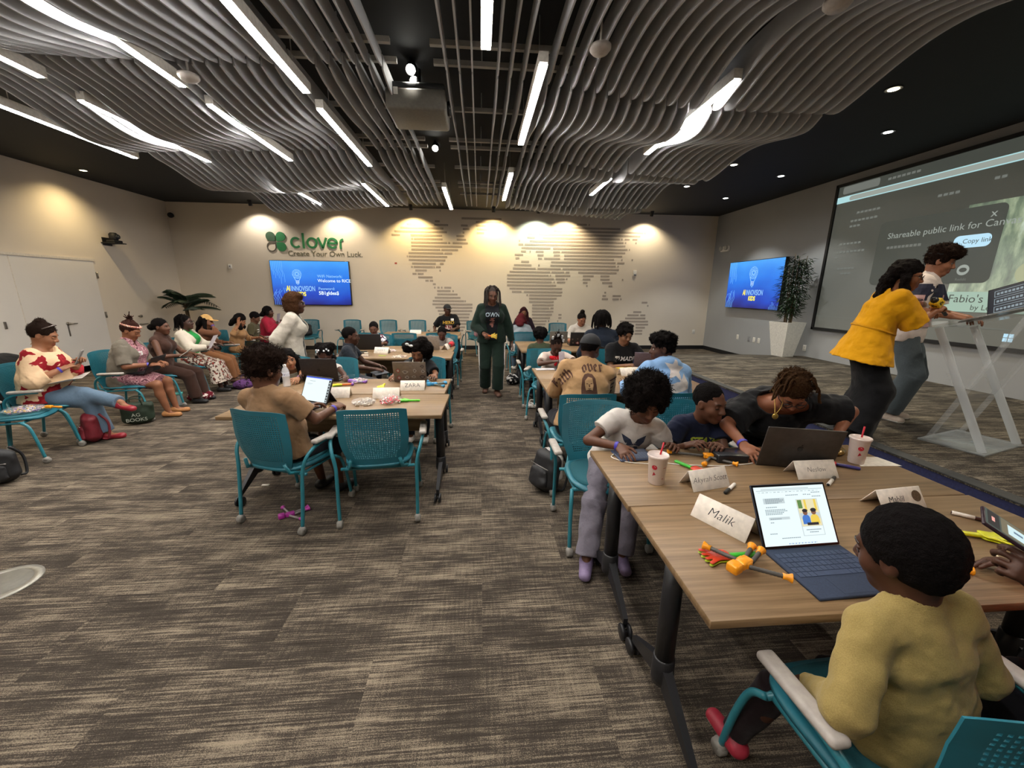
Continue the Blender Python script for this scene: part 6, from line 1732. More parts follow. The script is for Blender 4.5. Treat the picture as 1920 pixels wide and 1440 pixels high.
# small flat things on the far tables
for lab, loc, rz, sx, sy, sz, col in (('open notebook under the elbows of the bandana boy', (0.80, 4.55), 4, 0.14, 0.05, 0.008, '#b9b4b8'), ('dark tablet in front of the bandana boy', (0.98, 4.50), 0, 0.10, 0.07, 0.012, '#1a1a1e'),
        ('small white sweet packet on the second left table', (-1.60, 5.56), 5, 0.04, 0.025, 0.025, '#d8c8bc'), ('green strip of paper on the second left table', (-1.38, 5.62), -5, 0.05, 0.02, 0.004, '#9ab030'), ('yellow folder before the young man in black', (1.78, 4.60), 10, 0.11, 0.05, 0.006, '#c8a828'), ('orange wrapper beside the white card near blue hoodie', (1.50, 3.80), 30, 0.05, 0.03, 0.012, '#c8502a')):
    nm = 'notebook' if 'notebook' in lab else 'tablet_computer' if 'tablet' in lab else 'folder' if 'folder' in lab else 'wrapper'
    tag(MB().box(-sx, sx, -sy, sy, 0, sz, 0, None, min(0.003, sz * 0.4)).build(nm, [M('flat_' + col, col, 0.6)]), lab, nm.replace('_computer', '').replace('wrapper', 'packet')).location = (loc[0], loc[1], ZT)
    bpy.context.scene.objects[-1].rotation_euler = (0, 0, R(rz))

# ------------------------------------------------------------------ the people
def w(x, y, z): return ('w', x, y, z)
def pattern(name, base, spots, scale, lo=0.5, hi=0.54):
    if name in MATS: return MATS[name]
    t = NT(name)
    co = t.coord()
    n = t.noise(co, scale, 3, 0.5)
    stops = [(0.0, srgb(base))]
    for i, s_ in enumerate(spots): stops += [(lo + i * (hi - lo) - 0.008, srgb(base) if i == 0 else srgb(spots[i - 1])), (lo + i * (hi - lo), srgb(s_))]
    t.color(t.ramp(n, stops)); t.rough(0.9); t.b.inputs['Specular IOR Level'].default_value = 0.15
    t.bump(t.noise(co, 9.0, 3), 0.3, 0.03)
    MATS[name] = t.m
    return t.m
BLK = CLOTH('cloth_black', '#131315'); DENIM = CLOTH('denim_blue', '#5d7184', 0.22); DARKD = CLOTH('trousers_dark', '#1a1b22'); GREYP = CLOTH('trousers_grey', '#6f6a74', 0.12, 0.8)
SH_W = dict(mat=M('shoe_white', '#c9c2ba', 0.6), sole=M('sole_white', '#ddd8d0', 0.6)); SH_D = dict(mat=M('shoe_dark', '#1b1a1c', 0.5)); SH_B = dict(mat=M('shoe_brown', '#5a3c2e', 0.6), sole=M('sole_dark', '#221d1a', 0.7))
SH_RED = dict(mat=M('shoe_red', '#8e1e2c', 0.35), low=True); SH_SNK = dict(mat=M('sneaker_red', '#a0283a', 0.5), sole=M('sole_white', '#ddd8d0', 0.6)); SAND = dict(mat=M('sandal_tan', '#b07a4a', 0.6), low=True)
D1, D2, D3, D4 = '#4a2d20', '#5e3c2b', '#7a5038', '#9a6a4c'
def sticker(s, part, at, d, wd=0.05, hg=0.04, col='#e6e2dc', name='name_sticker', up=(0, 0, 1)):
    return decal(s, part, ([(-wd, -hg, 0), (0, -hg, 0), (wd, -hg, 0), (wd, hg, 0), (0, hg, 0), (-wd, hg, 0)], [(0, 1, 4, 5), (1, 2, 3, 4)]), at, d, up, [M('sticker_' + col, col, 0.7)], name)
def grid_shape(pts_fn):  # filled blobs as fans
    V = []; F = []
    for poly in pts_fn:
        b = len(V); V += [(x, y, 0) for x, y in poly]; F.append(tuple(range(b, b + len(poly))))
    return V, F

# right foreground table
p = person('child in mustard yellow sweater seen from behind at bottom right', (1.085, 0.80, 0.995), 2, seat_at=(1.14, 0.775, 3), seat_label='teal chair at bottom right holding the yellow sweater child', lean=8, curl=7, hd=(14, 14, -4), hs=1.12, S=None, shw=1.04, skin=D1, hair=('cap', dict(t=0.021, rough=0.003, nape=1, curls=2200, curl=0.005)), haircol='#141010',
           tops=[dict(mat=CLOTH('sweater_mustard', '#96824f', 0.12, 0.6), sleeve=1.97, g=0.018, loose=0.013, drop=0.10, wrinkle=0.007, name='sweater')], bot=dict(mat=CLOTH('trousers_maroon_black', '#1c1214')), shoes=SH_SNK, h=0.005, fL=w(0.90, 1.02, 0.10), fR=w(1.2, 1.08, 0.10), L=w(0.93, 0.84, 0.55), R=w(1.22, 0.88, 0.55), eyes='down')
P1 = p
p = person('person in orange hoodie at right edge raising a phone', (1.86, 0.66, 1.18), 18, seat_label='teal chair at right edge under the person in orange', lean=14, hd=(25, 25, 0), skin=D1, hair=('cap',), tops=[dict(mat=CLOTH('hoodie_orange', '#e8501e'), sleeve=2.0, neck='hood', name='hoodie')], bot=dict(mat=DARKD), shoes=SH_D, h=0.006,
           L=w(1.43, 0.79, 0.955), R=w(1.75, 1.0, 0.78), dL=(-0.45, 0.6, 0.5), nL=(0.5, 0.75, -0.4), cL=0.75)
P2 = p
p = person('woman in black ruffled top bending over the grey laptop', (1.83, 2.10, 1.085), 160, pose='stand', drop=0.02, lean=60, curl=6, hd=(0, 46, 0), sex='f', fat=1.25, skin='#8f5a40', hair=('braids', dict(n=44, r=0.007, len=0.07, t=0.018, curls=500, curl=0.03)), haircol='#47301c',
           tops=[dict(mat=BLK, sleeve=0.85, neck='off', g=0.022, loose=0.045, wrinkle=0.009, name='blouse')], bot=dict(mat=BLK, flare=0.03), shoes=SH_D, h=0.005, R=w(1.50, 1.93, 0.785), L=w(2.05, 2.0, 0.80), band='R', eyes='down', eR=(0.7, 0.1, -0.3), eL=(-0.8, 0.1, -0.2))
glasses(p, M('frames_black', '#121012', 0.35))
nk = [p.loc_of(w(1.755, 2.16, 1.10)), p.loc_of(w(1.715, 2.08, 1.055)), p.loc_of(w(1.685, 2.03, 1.015))]
pend = p.loc_of(w(1.675, 2.005, 0.985)); nk2 = [p.loc_of(w(1.735, 2.04, 1.03)), p.loc_of(w(1.80, 2.14, 1.08))]
MB().tube([tuple(v) for v in bez([tuple(v) for v in nk + [pend] + nk2], 6)], 0.002, 5).build('necklace', [M('gold', '#c0a050', 0.3, metal=0.8)], p.root)
MB().ball(tuple(pend + V3(0, 0, -0.016)), (0.016, 0.006, 0.017), 0, 14, 10).build('pendant', [M('gold', '#c0a050', 0.3, metal=0.8)], p.root)
p = person('little boy in navy shirt with lime lettering looking at the laptop', (1.412, 2.22, 0.985), 180, seat_at=(1.42, 2.42, 182), seat_label='teal chair under the little boy in navy shirt', lean=10, hd=(22, 6, 0), hs=1.08, skin=D2, hair=('cap', dict(t=0.008)), haircol='#120e0d', tops=[dict(mat=CLOTH('tee_navy', '#1d2236'), sleeve=0.6, g=0.015, loose=0.022, drop=0.1)], bot=dict(mat=DARKD), shoes=SH_D, h=0.005,
           R=w(1.24, 2.06, 0.79), L=w(1.36, 2.00, 0.80), eyes='down', cR=0.5, cL=0.6)
def scrawl(words, size, curve=0.0, sub=True):
    V, F = text_mesh(words, size, 'CENTER', 0, 0.1, 0.003)
    return [(v[0], v[1] - curve * v[0] * v[0], 0) for v in V], F
decal(p, 'shirt', scrawl('STAY', 0.066), p.c + p.u2 * 0.055 + p.fw * 0.15, (0, -1, -0.1), (0, 0, 1), [M('print_lime', '#a8b83a', 0.8)], 'shirt_print')
rr = random.Random(3)
decal(p, 'shirt', grid_shape([[(-0.05 + i * 0.03 + rr.uniform(0, .01), -0.07 + rr.uniform(-.01, .01)), (-0.03 + i * 0.03, -0.075), (-0.035 + i * 0.03, -0.045), (-0.052 + i * 0.03, -0.05)] for i in range(4)]), p.c + p.u2 * 0.055 + p.fw * 0.15, (0, -1, -0.1), (0, 0, 1), [M('print_pale', '#8a9a94', 0.8)], 'shirt_print')
p = person('girl with big round afro and white tee tapping a tablet', (0.985, 2.17, 1.015), 168, seat_at=(0.82, 2.42, 180), seat_label='teal chair by the aisle under the girl with round afro', lean=14, curl=8, side=-7, hd=(6, 30, 4), sex='m', shw=0.92, hs=1.08, skin=D2, hair=('afro', dict(size=1.13, curls=1500, curl=0.03)), haircol='#17110f', tops=[dict(mat=CLOTH('tee_white', '#c9c2bb', 0.06, 0.5), sleeve=0.55, g=0.014, loose=0.02, drop=0.06)],
           bot=dict(mat=GREYP, flare=0.022, wrinkle=0.008), shoes=dict(mat=M('shoe_lilac', '#7a6a8a', 0.6)), h=0.005, R=w(0.845, 2.02, 0.785), L=w(1.13, 2.07, 0.775), band='R', eR=(0.9, -0.15, -0.25), fR=w(0.63, 2.02, 0.08), fL=w(0.86, 2.05, 0.08), eyes='down', cR=0.3, dR=(-0.2, 0.95, -0.1))
fs = [[(-0.075, 0.065), (-0.02, 0.03), (0.0, -0.01), (-0.035, -0.015), (-0.06, 0.02)], [(0.075, 0.055), (0.02, 0.03), (0.005, -0.005), (0.04, -0.02), (0.065, 0.01)], [(-0.03, -0.02), (0.03, -0.02), (0.04, -0.07), (0.01, -0.11), (-0.03, -0.085)], [(-0.055, -0.09), (-0.03, -0.06), (-0.02, -0.12), (-0.05, -0.14)], [(0.03, -0.08), (0.055, -0.10), (0.04, -0.15), (0.015, -0.13)]]
decal(p, 'shirt', grid_shape(fs), p.c + p.fw * 0.15 + p.u2 * 0.045, (0.1, -1, -0.15), (0, 0, 1), [M('print_navy', '#2c3348', 0.8)], 'shirt_print')
decal(p, 'shirt', grid_shape([[(-0.012, 0.0), (0.018, 0.005), (0.02, -0.05), (-0.01, -0.045)], [(-0.02, -0.07), (0.01, -0.06), (0.005, -0.085)]]), p.c + p.fw * 0.15 + p.u2 * 0.045, (0.1, -1, -0.15), (0, 0, 1), [M('print_grey', '#8d8a90', 0.8)], 'shirt_print', None, 0.006)

# second right table
p = person('young man in light blue hoodie with white star on back', (1.62, 3.35, 1.16), 4, seat_at=(1.60, 3.18, 0), seat_label='teal chair with back to us under the light blue hoodie', lean=14, curl=8, hd=(66, 4, 0), skin=D1, hair=('curlytop', dict(size=1.0, curls=600)), haircol='#120e0d', tops=[dict(mat=CLOTH('hoodie_sky', '#7fa3cc'), sleeve=1.95, g=0.024, loose=0.014, neck='hood', wrinkle=0.006, name='hoodie')], bot=dict(mat=DARKD), shoes=SH_D, h=0.0065, L=w(1.42, 3.72, 0.78), R=w(1.80, 3.72, 0.78))
star = [(0.10 * (1 if i % 2 == 0 else 0.45) * math.sin(i * PI / 5 + 0.25) + 0.03, 0.10 * (1 if i % 2 == 0 else 0.45) * math.cos(i * PI / 5 + 0.25) + 0.02) for i in range(10)]
lump = [(-0.14, -0.10), (-0.10, -0.075), (-0.04, -0.085), (0.03, -0.07), (0.08, -0.085), (0.12, -0.02), (0.15, -0.09), (0.14, -0.14), (0.0, -0.16), (-0.12, -0.14)]
def dense(poly, n=7):  # triangulated so that the print follows the cloth
    c0 = (sum(a for a, _ in poly) / len(poly), sum(b for _, b in poly) / len(poly)); V = [(c0[0], c0[1], 0)]; F = []; m = len(poly) * 4
    ring = []
    for i in range(len(poly)):
        a, b = poly[i], poly[(i + 1) % len(poly)]
        for k in range(4): ring.append((a[0] + (b[0] - a[0]) * k / 4, a[1] + (b[1] - a[1]) * k / 4))
    for j in range(1, n + 1):
        for x, y in ring: V.append((c0[0] + (x - c0[0]) * j / n, c0[1] + (y - c0[1]) * j / n, 0))
    for i in range(m):
        F.append((0, 1 + i, 1 + (i + 1) % m))
        for j in range(n - 1): F.append((1 + j * m + i, 1 + (j + 1) * m + i, 1 + (j + 1) * m + (i + 1) % m, 1 + j * m + (i + 1) % m))
    return V, F
for sh in (star, lump): decal(p, 'hoodie', dense(sh), p.c + p.u2 * 0.03 - p.fw * 0.2, (0, 1, 0.1), (0, 0, 1), [M('print_white', '#c8c0bc', 0.85, 0.08, 200)], 'back_print')
p = person('person in tan sweatshirt with gothic lettering and black cap', (0.97, 3.37, 1.155), 0, seat_at=(0.85, 3.18, 0), seat_label='teal chair with back to us under the tan sweatshirt', lean=20, curl=10, hd=(-42, 16, 0), shw=1.12, fat=1.08, skin=D1, hair=('cap', dict(t=0.006)), tops=[dict(mat=CLOTH('sweatshirt_tan', '#a8855f', 0.08, 0.5), sleeve=1.95, g=0.022, loose=0.014, wrinkle=0.006, name='sweatshirt')], bot=dict(mat=DARKD), shoes=SH_D, h=0.006, L=w(0.80, 3.74, 0.775), R=w(1.10, 3.78, 0.775), eyes='down', band='R')
baseball_cap(p, M('cap_black', '#17171a', 0.8))
m_goth = M('gothic_brown', '#4a2c1c', 0.85)
NIB = {'f': [[(.55, 1.45), (.35, 1.5), (.2, 1.3), (.2, 0), (.1, -.15)], [(0, .95), (.5, .95)]], 'F': [[(.15, 1.4), (.15, .2), (-.1, 0)], [(-.1, 1.45), (.2, 1.35), (.55, 1.5), (.75, 1.4)], [(.15, .8), (.6, .8), (.5, .55)], [(.4, 1.4), (.4, .9)]], 'a': [[(.05, .9), (.3, 1.0), (.5, .85), (.5, .12), (.65, 0)], [(.5, .6), (.15, .5), (.05, .2), (.2, 0), (.5, .2)]], 'i': [[(.05, .9), (.2, 1.0), (.2, .12), (.35, 0)], [(.15, 1.3), (.25, 1.2)]],
       't': [[(.2, 1.3), (.2, .12), (.35, 0), (.5, .1)], [(0, .95), (.5, .95)]], 'h': [[(.1, 1.45), (.15, 1.35), (.15, .1), (.25, 0)], [(.15, .75), (.4, 1.0), (.6, .8), (.6, .15), (.45, -.2)]], 'o': [[(.1, .8), (.1, .2), (.3, 0), (.55, .2), (.55, .8), (.3, 1.0), (.1, .8)]], 'v': [[(.05, 1.1), (.15, .85), (.15, .2), (.35, 0), (.6, .2), (.6, .8), (.45, 1.0)]], 'e': [[(.15, .5), (.5, .65), (.5, .85), (.3, 1.0), (.12, .8), (.12, .2), (.3, 0), (.55, .15)]], 'r': [[(.05, .9), (.2, 1.0), (.2, .12), (.3, 0)], [(.2, .75), (.42, 1.0), (.6, .85)]]}
def goth(word, size, adv=0.74):
    V = []; F = []; x = 0.0; nb = (0.13, 0.10); n = 5
    for ch in word:
        for st_ in NIB[ch]:
            for a, b in zip(st_, st_[1:]):
                b0 = len(V)
                for k in range(n + 1):
                    px, py = x + a[0] + (b[0] - a[0]) * k / n, a[1] + (b[1] - a[1]) * k / n
                    V += [((px - nb[0]) * size, (py - nb[1] - 0.5) * size, 0), ((px + nb[0]) * size, (py + nb[1] - 0.5) * size, 0)]
                for k in range(n): F.append((b0 + 2 * k, b0 + 2 * k + 2, b0 + 2 * k + 3, b0 + 2 * k + 1))
        x += 0.52 if ch in 'it' else adv + 0.1
    c_ = x * size / 2
    return [(v[0] - c_, v[1], 0) for v in V], F
def rot2(V, a, dx, dy): return [(v[0] * math.cos(a) - v[1] * math.sin(a) + dx, v[0] * math.sin(a) + v[1] * math.cos(a) + dy, 0) for v in V]
TX, TF = goth('over', 0.058)
decal(p, 'sweatshirt', ([(v[0] + 0.03, v[1] - 1.0 * v[0] ** 2, 0) for v in TX], TF), p.c + p.u2 * 0.085 - p.fw * 0.22, (0, 1, -0.15), (0, 0, 1), [m_goth], 'back_lettering', None, 0.006)
TX, TF = goth('Faith', 0.058)
decal(p, 'sweatshirt', (rot2(TX, R(46), 0, 0), TF), p.sh[0] * 0.70 + p.el[0] * 0.30 + V3(-0.03, -0.15, -0.01), (0.35, 1, -0.1), (0, 0, 1), [m_goth], 'back_lettering', None, 0.006)
TX, TF = goth('fear', 0.055)
decal(p, 'sweatshirt', (rot2(TX, R(-66), 0, 0), TF), p.sh[1] * 0.62 + p.el[1] * 0.38 + V3(0.03, -0.15, -0.02), (-0.4, 1, -0.1), (0, 0, 1), [m_goth], 'back_lettering', None, 0.006)
face_o = [(-0.055, 0.05), (-0.03, 0.085), (0.0, 0.093), (0.035, 0.085), (0.058, 0.05), (0.066, -0.02), (0.072, -0.09), (0.03, -0.08), (0.0, -0.1), (-0.035, -0.08), (-0.07, -0.09), (-0.064, -0.02)]
face_i = [(-0.035, 0.035), (-0.005, 0.065), (0.03, 0.055), (0.037, 0.0), (0.028, -0.045), (0.0, -0.035), (-0.028, -0.045), (-0.036, 0.0)]
at = p.c - p.u2 * 0.065 - p.fw * 0.22
decal(p, 'sweatshirt', dense(face_o), at, (0, 1, -0.1), (0, 0, 1), [m_goth], 'back_print', None, 0.004)
decal(p, 'sweatshirt', dense(face_i), at, (0, 1, -0.1), (0, 0, 1), [M('sweatshirt_print_tan', '#a8855f', 0.9)], 'back_print', None, 0.006)
decal(p, 'sweatshirt', grid_shape([[(-0.026, 0.014), (-0.01, 0.012), (-0.011, 0.006), (-0.025, 0.007)], [(0.012, 0.012), (0.027, 0.014), (0.026, 0.007), (0.012, 0.006)], [(-0.004, 0.005), (0.003, 0.006), (0.007, -0.016), (-0.004, -0.018)], [(-0.014, -0.026), (0.014, -0.026), (0.008, -0.032), (-0.008, -0.032)]]), at, (0, 1, -0.1), (0, 0, 1), [m_goth], 'back_print', None, 0.008)
p = person('young man in black shirt with white lettering examining something small', (1.835, 4.84, 1.125), 178, seat_label='teal chair under the young man in black shirt', lean=10, curl=6, hd=(14, 20, 0), skin='#7a553e', hair=('afro', dict(size=0.92, curls=400)), haircol='#130f0e', tops=[dict(mat=BLK, sleeve=0.75, g=0.016, loose=0.022)], bot=dict(mat=DARKD), shoes=SH_D, h=0.0075,
           L=w(2.04, 4.60, 0.90), R=w(1.83, 4.58, 0.785), band='L', eyes='down', cL=0.8)
decal(p, 'shirt', scrawl('MADE', 0.075), p.c + p.u2 * 0.03 + p.fw * 0.2 + p.lat * -0.055, (0, -1, -0.1), (0, 0, 1), [M('print_white_ink', '#d8d4d0', 0.8)], 'shirt_print')
decal(p, 'shirt', grid_shape([[(-0.03, 0.035), (0.03, 0.035), (0.03, 0.0), (0.0, -0.045), (-0.015, -0.03), (-0.012, 0.01), (-0.03, 0.012)]]), p.c + p.u2 * 0.03 + p.fw * 0.2 + p.lat * 0.085, (0, -1, -0.1), (0, 0, 1), [M('print_white_ink', '#d8d4d0', 0.8)], 'shirt_print')
p = person('boy in pale tee with red bandana bent over his phone', (0.955, 4.84, 0.985), 180, seat_rz=160, seat_label='teal chair at aisle side behind the boy with bandana', lean=24, curl=8, hd=(4, 30, 0), hs=1.05, skin=D1, hair=('braids', dict(n=34, r=0.007, up=(0, -0.01, 0.14), t=0.006)), haircol='#1d1512', tops=[dict(mat=CLOTH('tee_pale_pink', '#cbb8ac', 0.06), sleeve=0.7, g=0.015, loose=0.02)], bot=dict(mat=DARKD), shoes=SH_D, h=0.0075, L=w(1.02, 4.60, 0.86), R=w(0.93, 4.60, 0.835), eL=(-0.9, 0.2, -0.4), eR=(0.9, 0.2, -0.4), eyes='down', cL=0.7, cR=0.7)
V, F = sdf_mesh([P_ecap(p.nb + p.fw * 0.045 - p.lat * 0.045, p.nb + p.fw * 0.045 + p.lat * 0.045, 0.036, 0.036, p.u2, 0.6), P_ecap(p.nb + p.fw * 0.07, p.c + p.fw * 0.125 + p.u2 * 0.04, 0.028, 0.010, p.lat, 1.5)], 0.008, [(0.004, 0.03)])
multi_mesh('bandana', [(V, F, 0)], [pattern('bandana_red', '#c01c26', ['#e8d8d0'], 60, 0.66, 0.7)], p.root)
for c_ in ((-0.075, 0.02, 0.10), (-0.06, -0.02, 0.13), (0.07, 0.01, 0.14), (0.0, 0.0, 0.17)):
    MB().box(c_[0] - 0.014, c_[0] + 0.014, c_[1] - 0.006, c_[1] + 0.006, c_[2] - 0.025, c_[2] + 0.025, 0, p.X, 0.004).build('hair_clip', [M('clip_silver', '#dfe6ec', 0.2)], p.root)

# third and fourth right tables
p = person('person with black dreadlocks seen from behind in dark shirt', (1.80, 5.74, 1.235), 0, seat_label='teal chair under the person with dreadlocks', lean=10, hd=(-8, 8, 0), shw=1.06, skin=D1, hair=('dreads', dict(n=110, r=0.011, len=0.17, t=0.014)), haircol='#120e0d', tops=[dict(mat=CLOTH('shirt_ink', '#151c28'), sleeve=1.4, neck='collar', g=0.018)], bot=dict(mat=DARKD), shoes=SH_D, h=0.008)
p = person('girl in pale hoodie with high bun facing us at laptop', (1.93, 7.40, 1.135), 180, seat_label='teal chair under the girl in pale hoodie', lean=10, hd=(6, 22, 0), sex='f', skin='#8a5a42', hair=('bun', dict(at=(0, -0.03, 0.15), size=0.9)), haircol='#191310', tops=[dict(mat=CLOTH('hoodie_oat', '#aaa298', 0.06), sleeve=1.95, neck='hood', g=0.026, loose=0.02, name='hoodie')], bot=dict(mat=DARKD), shoes=SH_W, h=0.009, L=w(2.05, 7.05, 0.79), R=w(1.62, 7.0, 0.79), eyes='down')
p = person('child with short round afro and olive top seen from behind', (0.885, 5.74, 1.0), 0, seat_label='teal chair under the child with short afro and green top', lean=8, hd=(0, 10, 0), skin=D1, hair=('afro', dict(size=1.02, curls=300)), haircol='#110d0c', tops=[dict(mat=CLOTH('tee_olive', '#39402e'), sleeve=0.6)], bot=dict(mat=DARKD), shoes=SH_D, h=0.009, L=w(0.8, 6.1, 0.78), R=w(1.0, 6.1, 0.78))
p = person('person in pale denim jacket with burgundy hair from behind', (0.845, 8.06, 1.085), 4, seat_label='teal chair with back to us under the denim jacket person', lean=14, hd=(-20, 10, 0), sex='f', skin=D3, hair=('long', dict(len=0.16)), haircol='#5a2024', tops=[dict(mat=CLOTH('jacket_denim_pale', '#868c90', 0.15), sleeve=1.95, g=0.022, neck='collar', name='jacket')], bot=dict(mat=DENIM), shoes=SH_W, h=0.010)
p = person('woman with long dark red hair at back table facing us', (1.055, 9.50, 1.15), 178, seat_label='teal chair behind the woman with long dark red hair', lean=8, hd=(0, 14, 0), sex='f', skin=D3, hair=('long', dict(len=0.34, tip=0.03)), haircol='#3a1a20', tops=[dict(mat=CLOTH('top_plum', '#2b1c26'), sleeve=1.9)], bot=dict(mat=DARKD), shoes=SH_D, h=0.010)

# walking woman and the speakers on the stage
p = person('woman in dark green tracksuit with grey braids walking up the aisle', (0.195, 6.22, 1.575), 182, pose='stand', lean=3, hd=(8, 12, 0), sex='f', fat=1.1, skin=D2, hair=('braids', dict(n=70, r=0.008, len=0.26, t=0.008, seed=5)), haircol='#4a423e',
           tops=[dict(mat=CLOTH('tee_black_graphic', '#15161a'), sleeve=0, g=0.010, drop=0.02), dict(mat=CLOTH('track_green', '#16241d', 0.1, 0.5), sleeve=1.95, g=0.024, loose=0.02, drop=0.07, open=0.02, vee=2.6, neck='collar', name='jacket')], bot=dict(mat=CLOTH('track_green', '#16241d'), flare=0.035, len=1.93), shoes=SH_B, h=0.008,
           R=(0.10, 0.30, 0.98), L=(-0.34, 0.05, 0.78), cR=0.8, fR=(0.10, -0.10, 0.08), fL=(-0.08, 0.16, 0.08))
rr = random.Random(8)
decal(p, 'shirt', scrawl('OWN', 0.085), p.c + p.u2 * 0.05 + p.fw * 0.22, (0, -1, 0), (0, 0, 1), [M('print_ice', '#9aa8b0', 0.8)], 'shirt_print')
decal(p, 'shirt', grid_shape([[(rr.uniform(-.05, .03), 0.0 - i * 0.025), (rr.uniform(0.01, .05), 0.005 - i * 0.025), (rr.uniform(0, .04), -0.02 - i * 0.025), (rr.uniform(-.05, -.01), -0.018 - i * 0.025)] for i in range(6)]), p.c - p.u2 * 0.0 + p.fw * 0.22, (0, -1, 0), (0, 0, 1), [M('print_dull_red', '#8a5a50', 0.8)], 'shirt_print')
for q in (0, 1):
    sx = (-1, 1)[q]
    pts = [p.hip[q] + V3(sx * 0.118, 0, 0.02), (p.hip[q] + p.kn[q]) / 2 + V3(sx * 0.105, 0, 0), p.kn[q] + V3(sx * 0.092, 0, 0), p.an[q] + V3(sx * 0.088, 0, 0.06)]
    MB().tube([tuple(v) for v in bez([tuple(v) for v in pts], 5)], 0.012, 6).build('side_stripe', [M('stripe_white', '#cfcac4', 0.8)], p.root)
PW = p
sticker(p, 'jacket', p.c + p.u2 * 0.09 + p.lat * -0.07 + p.fw * 0.2, (0, -1, 0), 0.02, 0.012)
p = person('woman in bright yellow peplum blouse speaking into a microphone', (3.54, 3.10, 1.80), -116, pose='stand', floor=STG, lean=9, curl=8, hd=(-22, 10, 0), sex='f', fat=1.12, skin='#8a5638', hair=('wavy', dict(len=0.38, t=0.022, tip=0.04, seed=6)), haircol='#17110f',
           tops=[dict(mat=CLOTH('blouse_yellow', '#d99a10', 0.05, 0.5), sleeve=0.98, g=0.02, loose=0.03, puff=0.012, drop=0.15, flare=0.085, neck='boat', wrinkle=0.007, name='blouse')], bot=dict(mat=BLK, kind='skirt', g=0.04, gp=0.0, len=1.97, flare=0.06, name='skirt'), shoes=dict(mat=M('shoe_black', '#101012', 0.4), low=True), h=0.0065, R=w(3.83, 3.03, 1.55), L=w(3.88, 3.14, 1.50), cR=0.85, cL=0.7, eR=(0.5, -0.5, -0.8))
glasses(p, M('frames_black', '#121012', 0.35))
PY = p
rw_, rd_ = 0.098 * 1.12 * p.S + 0.040, 0.098 * 1.12 * p.S + 0.042
MB().tube([tuple(p.w - p.u1 * 0.02 + p.lat * math.cos(t) * rw_ * 1.41 + p.fw * math.sin(t) * rd_) for t in np.linspace(0, 2 * PI, 29)[:-1]], 0.010, 6, 0, False, None, True, True).build('waist_tie', [CLOTH('blouse_yellow_tie', '#c88c0c')], p.root)
p = person('boy in colour-block tee with curly hair at the lectern', (4.33, 3.52, 1.955), -146, pose='stand', floor=STG, lean=5, hd=(4, 16, 0), skin='#8f5e44', hair=('curlytop', dict(size=1.12, t=0.014, curls=900, curl=0.018)), haircol='#2a1c15', tops=[dict(mat=CLOTH('tee_white_warm', '#cfc2ba'), sleeve=0.8, g=0.018, loose=0.03, drop=0.10)], bot=dict(mat=CLOTH('jeans_faded', '#525b60', 0.3), flare=0.05), shoes=dict(mat=M('sneaker_cream', '#b5a596', 0.6), sole=M('sole_white', '#ddd8d0', 0.6)), h=0.007,
           R=w(4.20, 3.13, 1.46), L=w(4.5, 3.25, 1.44), feet=((0.0, 1, 0), (0.35, 0.9, 0)))
def bandpoly(u0, u1, v0, v1, n=14): 
    V = []; F = []
    for j in range(5):
        for i in range(n + 1): V.append((u0 + (u1 - u0) * i / n, v0 + (v1 - v0) * j / 4, 0))
    for j in range(4):
        for i in range(n): q = j * (n + 1) + i; F.append((q, q + 1, q + n + 2, q + n + 1))
    return V, F
for d_, a0 in (((-1, 0, 0), 0), ((0, -1, 0), 0)):
    base = p.c - V3(*d_) * 0.25
    decal(p, 'shirt', bandpoly(-0.17, 0.17, -0.05, 0.10), base, d_, (0, 0, 1), [M('tee_navy_block', '#1e2036', 0.9)], 'colour_block', None, 0.010)
    decal(p, 'shirt', bandpoly(-0.14, 0.14, -0.30, -0.17), base, d_, (0, 0, 1), [M('tee_pink_block', '#c09a98', 0.9)], 'colour_block', None, 0.010)
    decal(p, 'shirt', bandpoly(-0.05, 0.06, -0.12, 0.0), base, d_, (0, 0, 1), [M('tee_pink_block', '#c09a98', 0.9)], 'colour_block', None, 0.014)
MB().tube([tuple(p.T(0.076 * math.cos(t), 0.097 * math.sin(t) - 0.014, 0.066 + 0.014 * math.sin(t))) for t in np.linspace(0, 2 * PI, 25)[:-1]], 0.013, 8, 0, False, None, True, True).build('headband', [M('headband_black', '#151314', 0.8)], p.root)

# front left tables
p = person('boy in tan tee with curly hair from behind at the left table', (-1.47, 2.76, 1.10), -22, seat_at=(-1.39, 2.84, -20), seat_label='teal chair with back to us under the tan shirt boy', lean=6, curl=8, hd=(-12, 10, -3), hs=1.12, shw=1.2, fat=1.2, skin=D2, hair=('curlytop', dict(size=1.12, t=0.016, curls=1200, curl=0.034)), haircol='#2a1c15', tops=[dict(mat=CLOTH('tee_tan', '#8c6d50', 0.08, 0.5), sleeve=0.72, g=0.016, loose=0.022)], bot=dict(mat=CLOTH('shorts_black', '#15161c'), len=1.1, flare=0.02), shoes=SH_D, h=0.006, L=w(-1.27, 3.02, 0.785), R=w(-1.08, 2.99, 0.785), band='LR', cL=0.5, cR=0.5, eyes='down')
p = person('woman with black wavy hair resting on her arms at left table', (-2.0, 4.22, 0.925), 205, seat_label='teal chair under the woman leaning at the left table', lean=38, curl=4, hd=(10, 4, 12), sex='f', skin='#9a6a4c', hair=('wavy', dict(len=0.24, t=0.02, tip=0.03)), haircol='#120e0d', tops=[dict(mat=CLOTH('tank_sage', '#a8a08c'), sleeve=0, neck='boat', g=0.012)], bot=dict(mat=DARKD), shoes=SH_W, h=0.0075, L=w(-1.78, 3.84, 0.775), R=w(-1.98, 3.80, 0.775), eL=(-1, 0.3, -0.3), eR=(1, 0.3, -0.3), band='L')
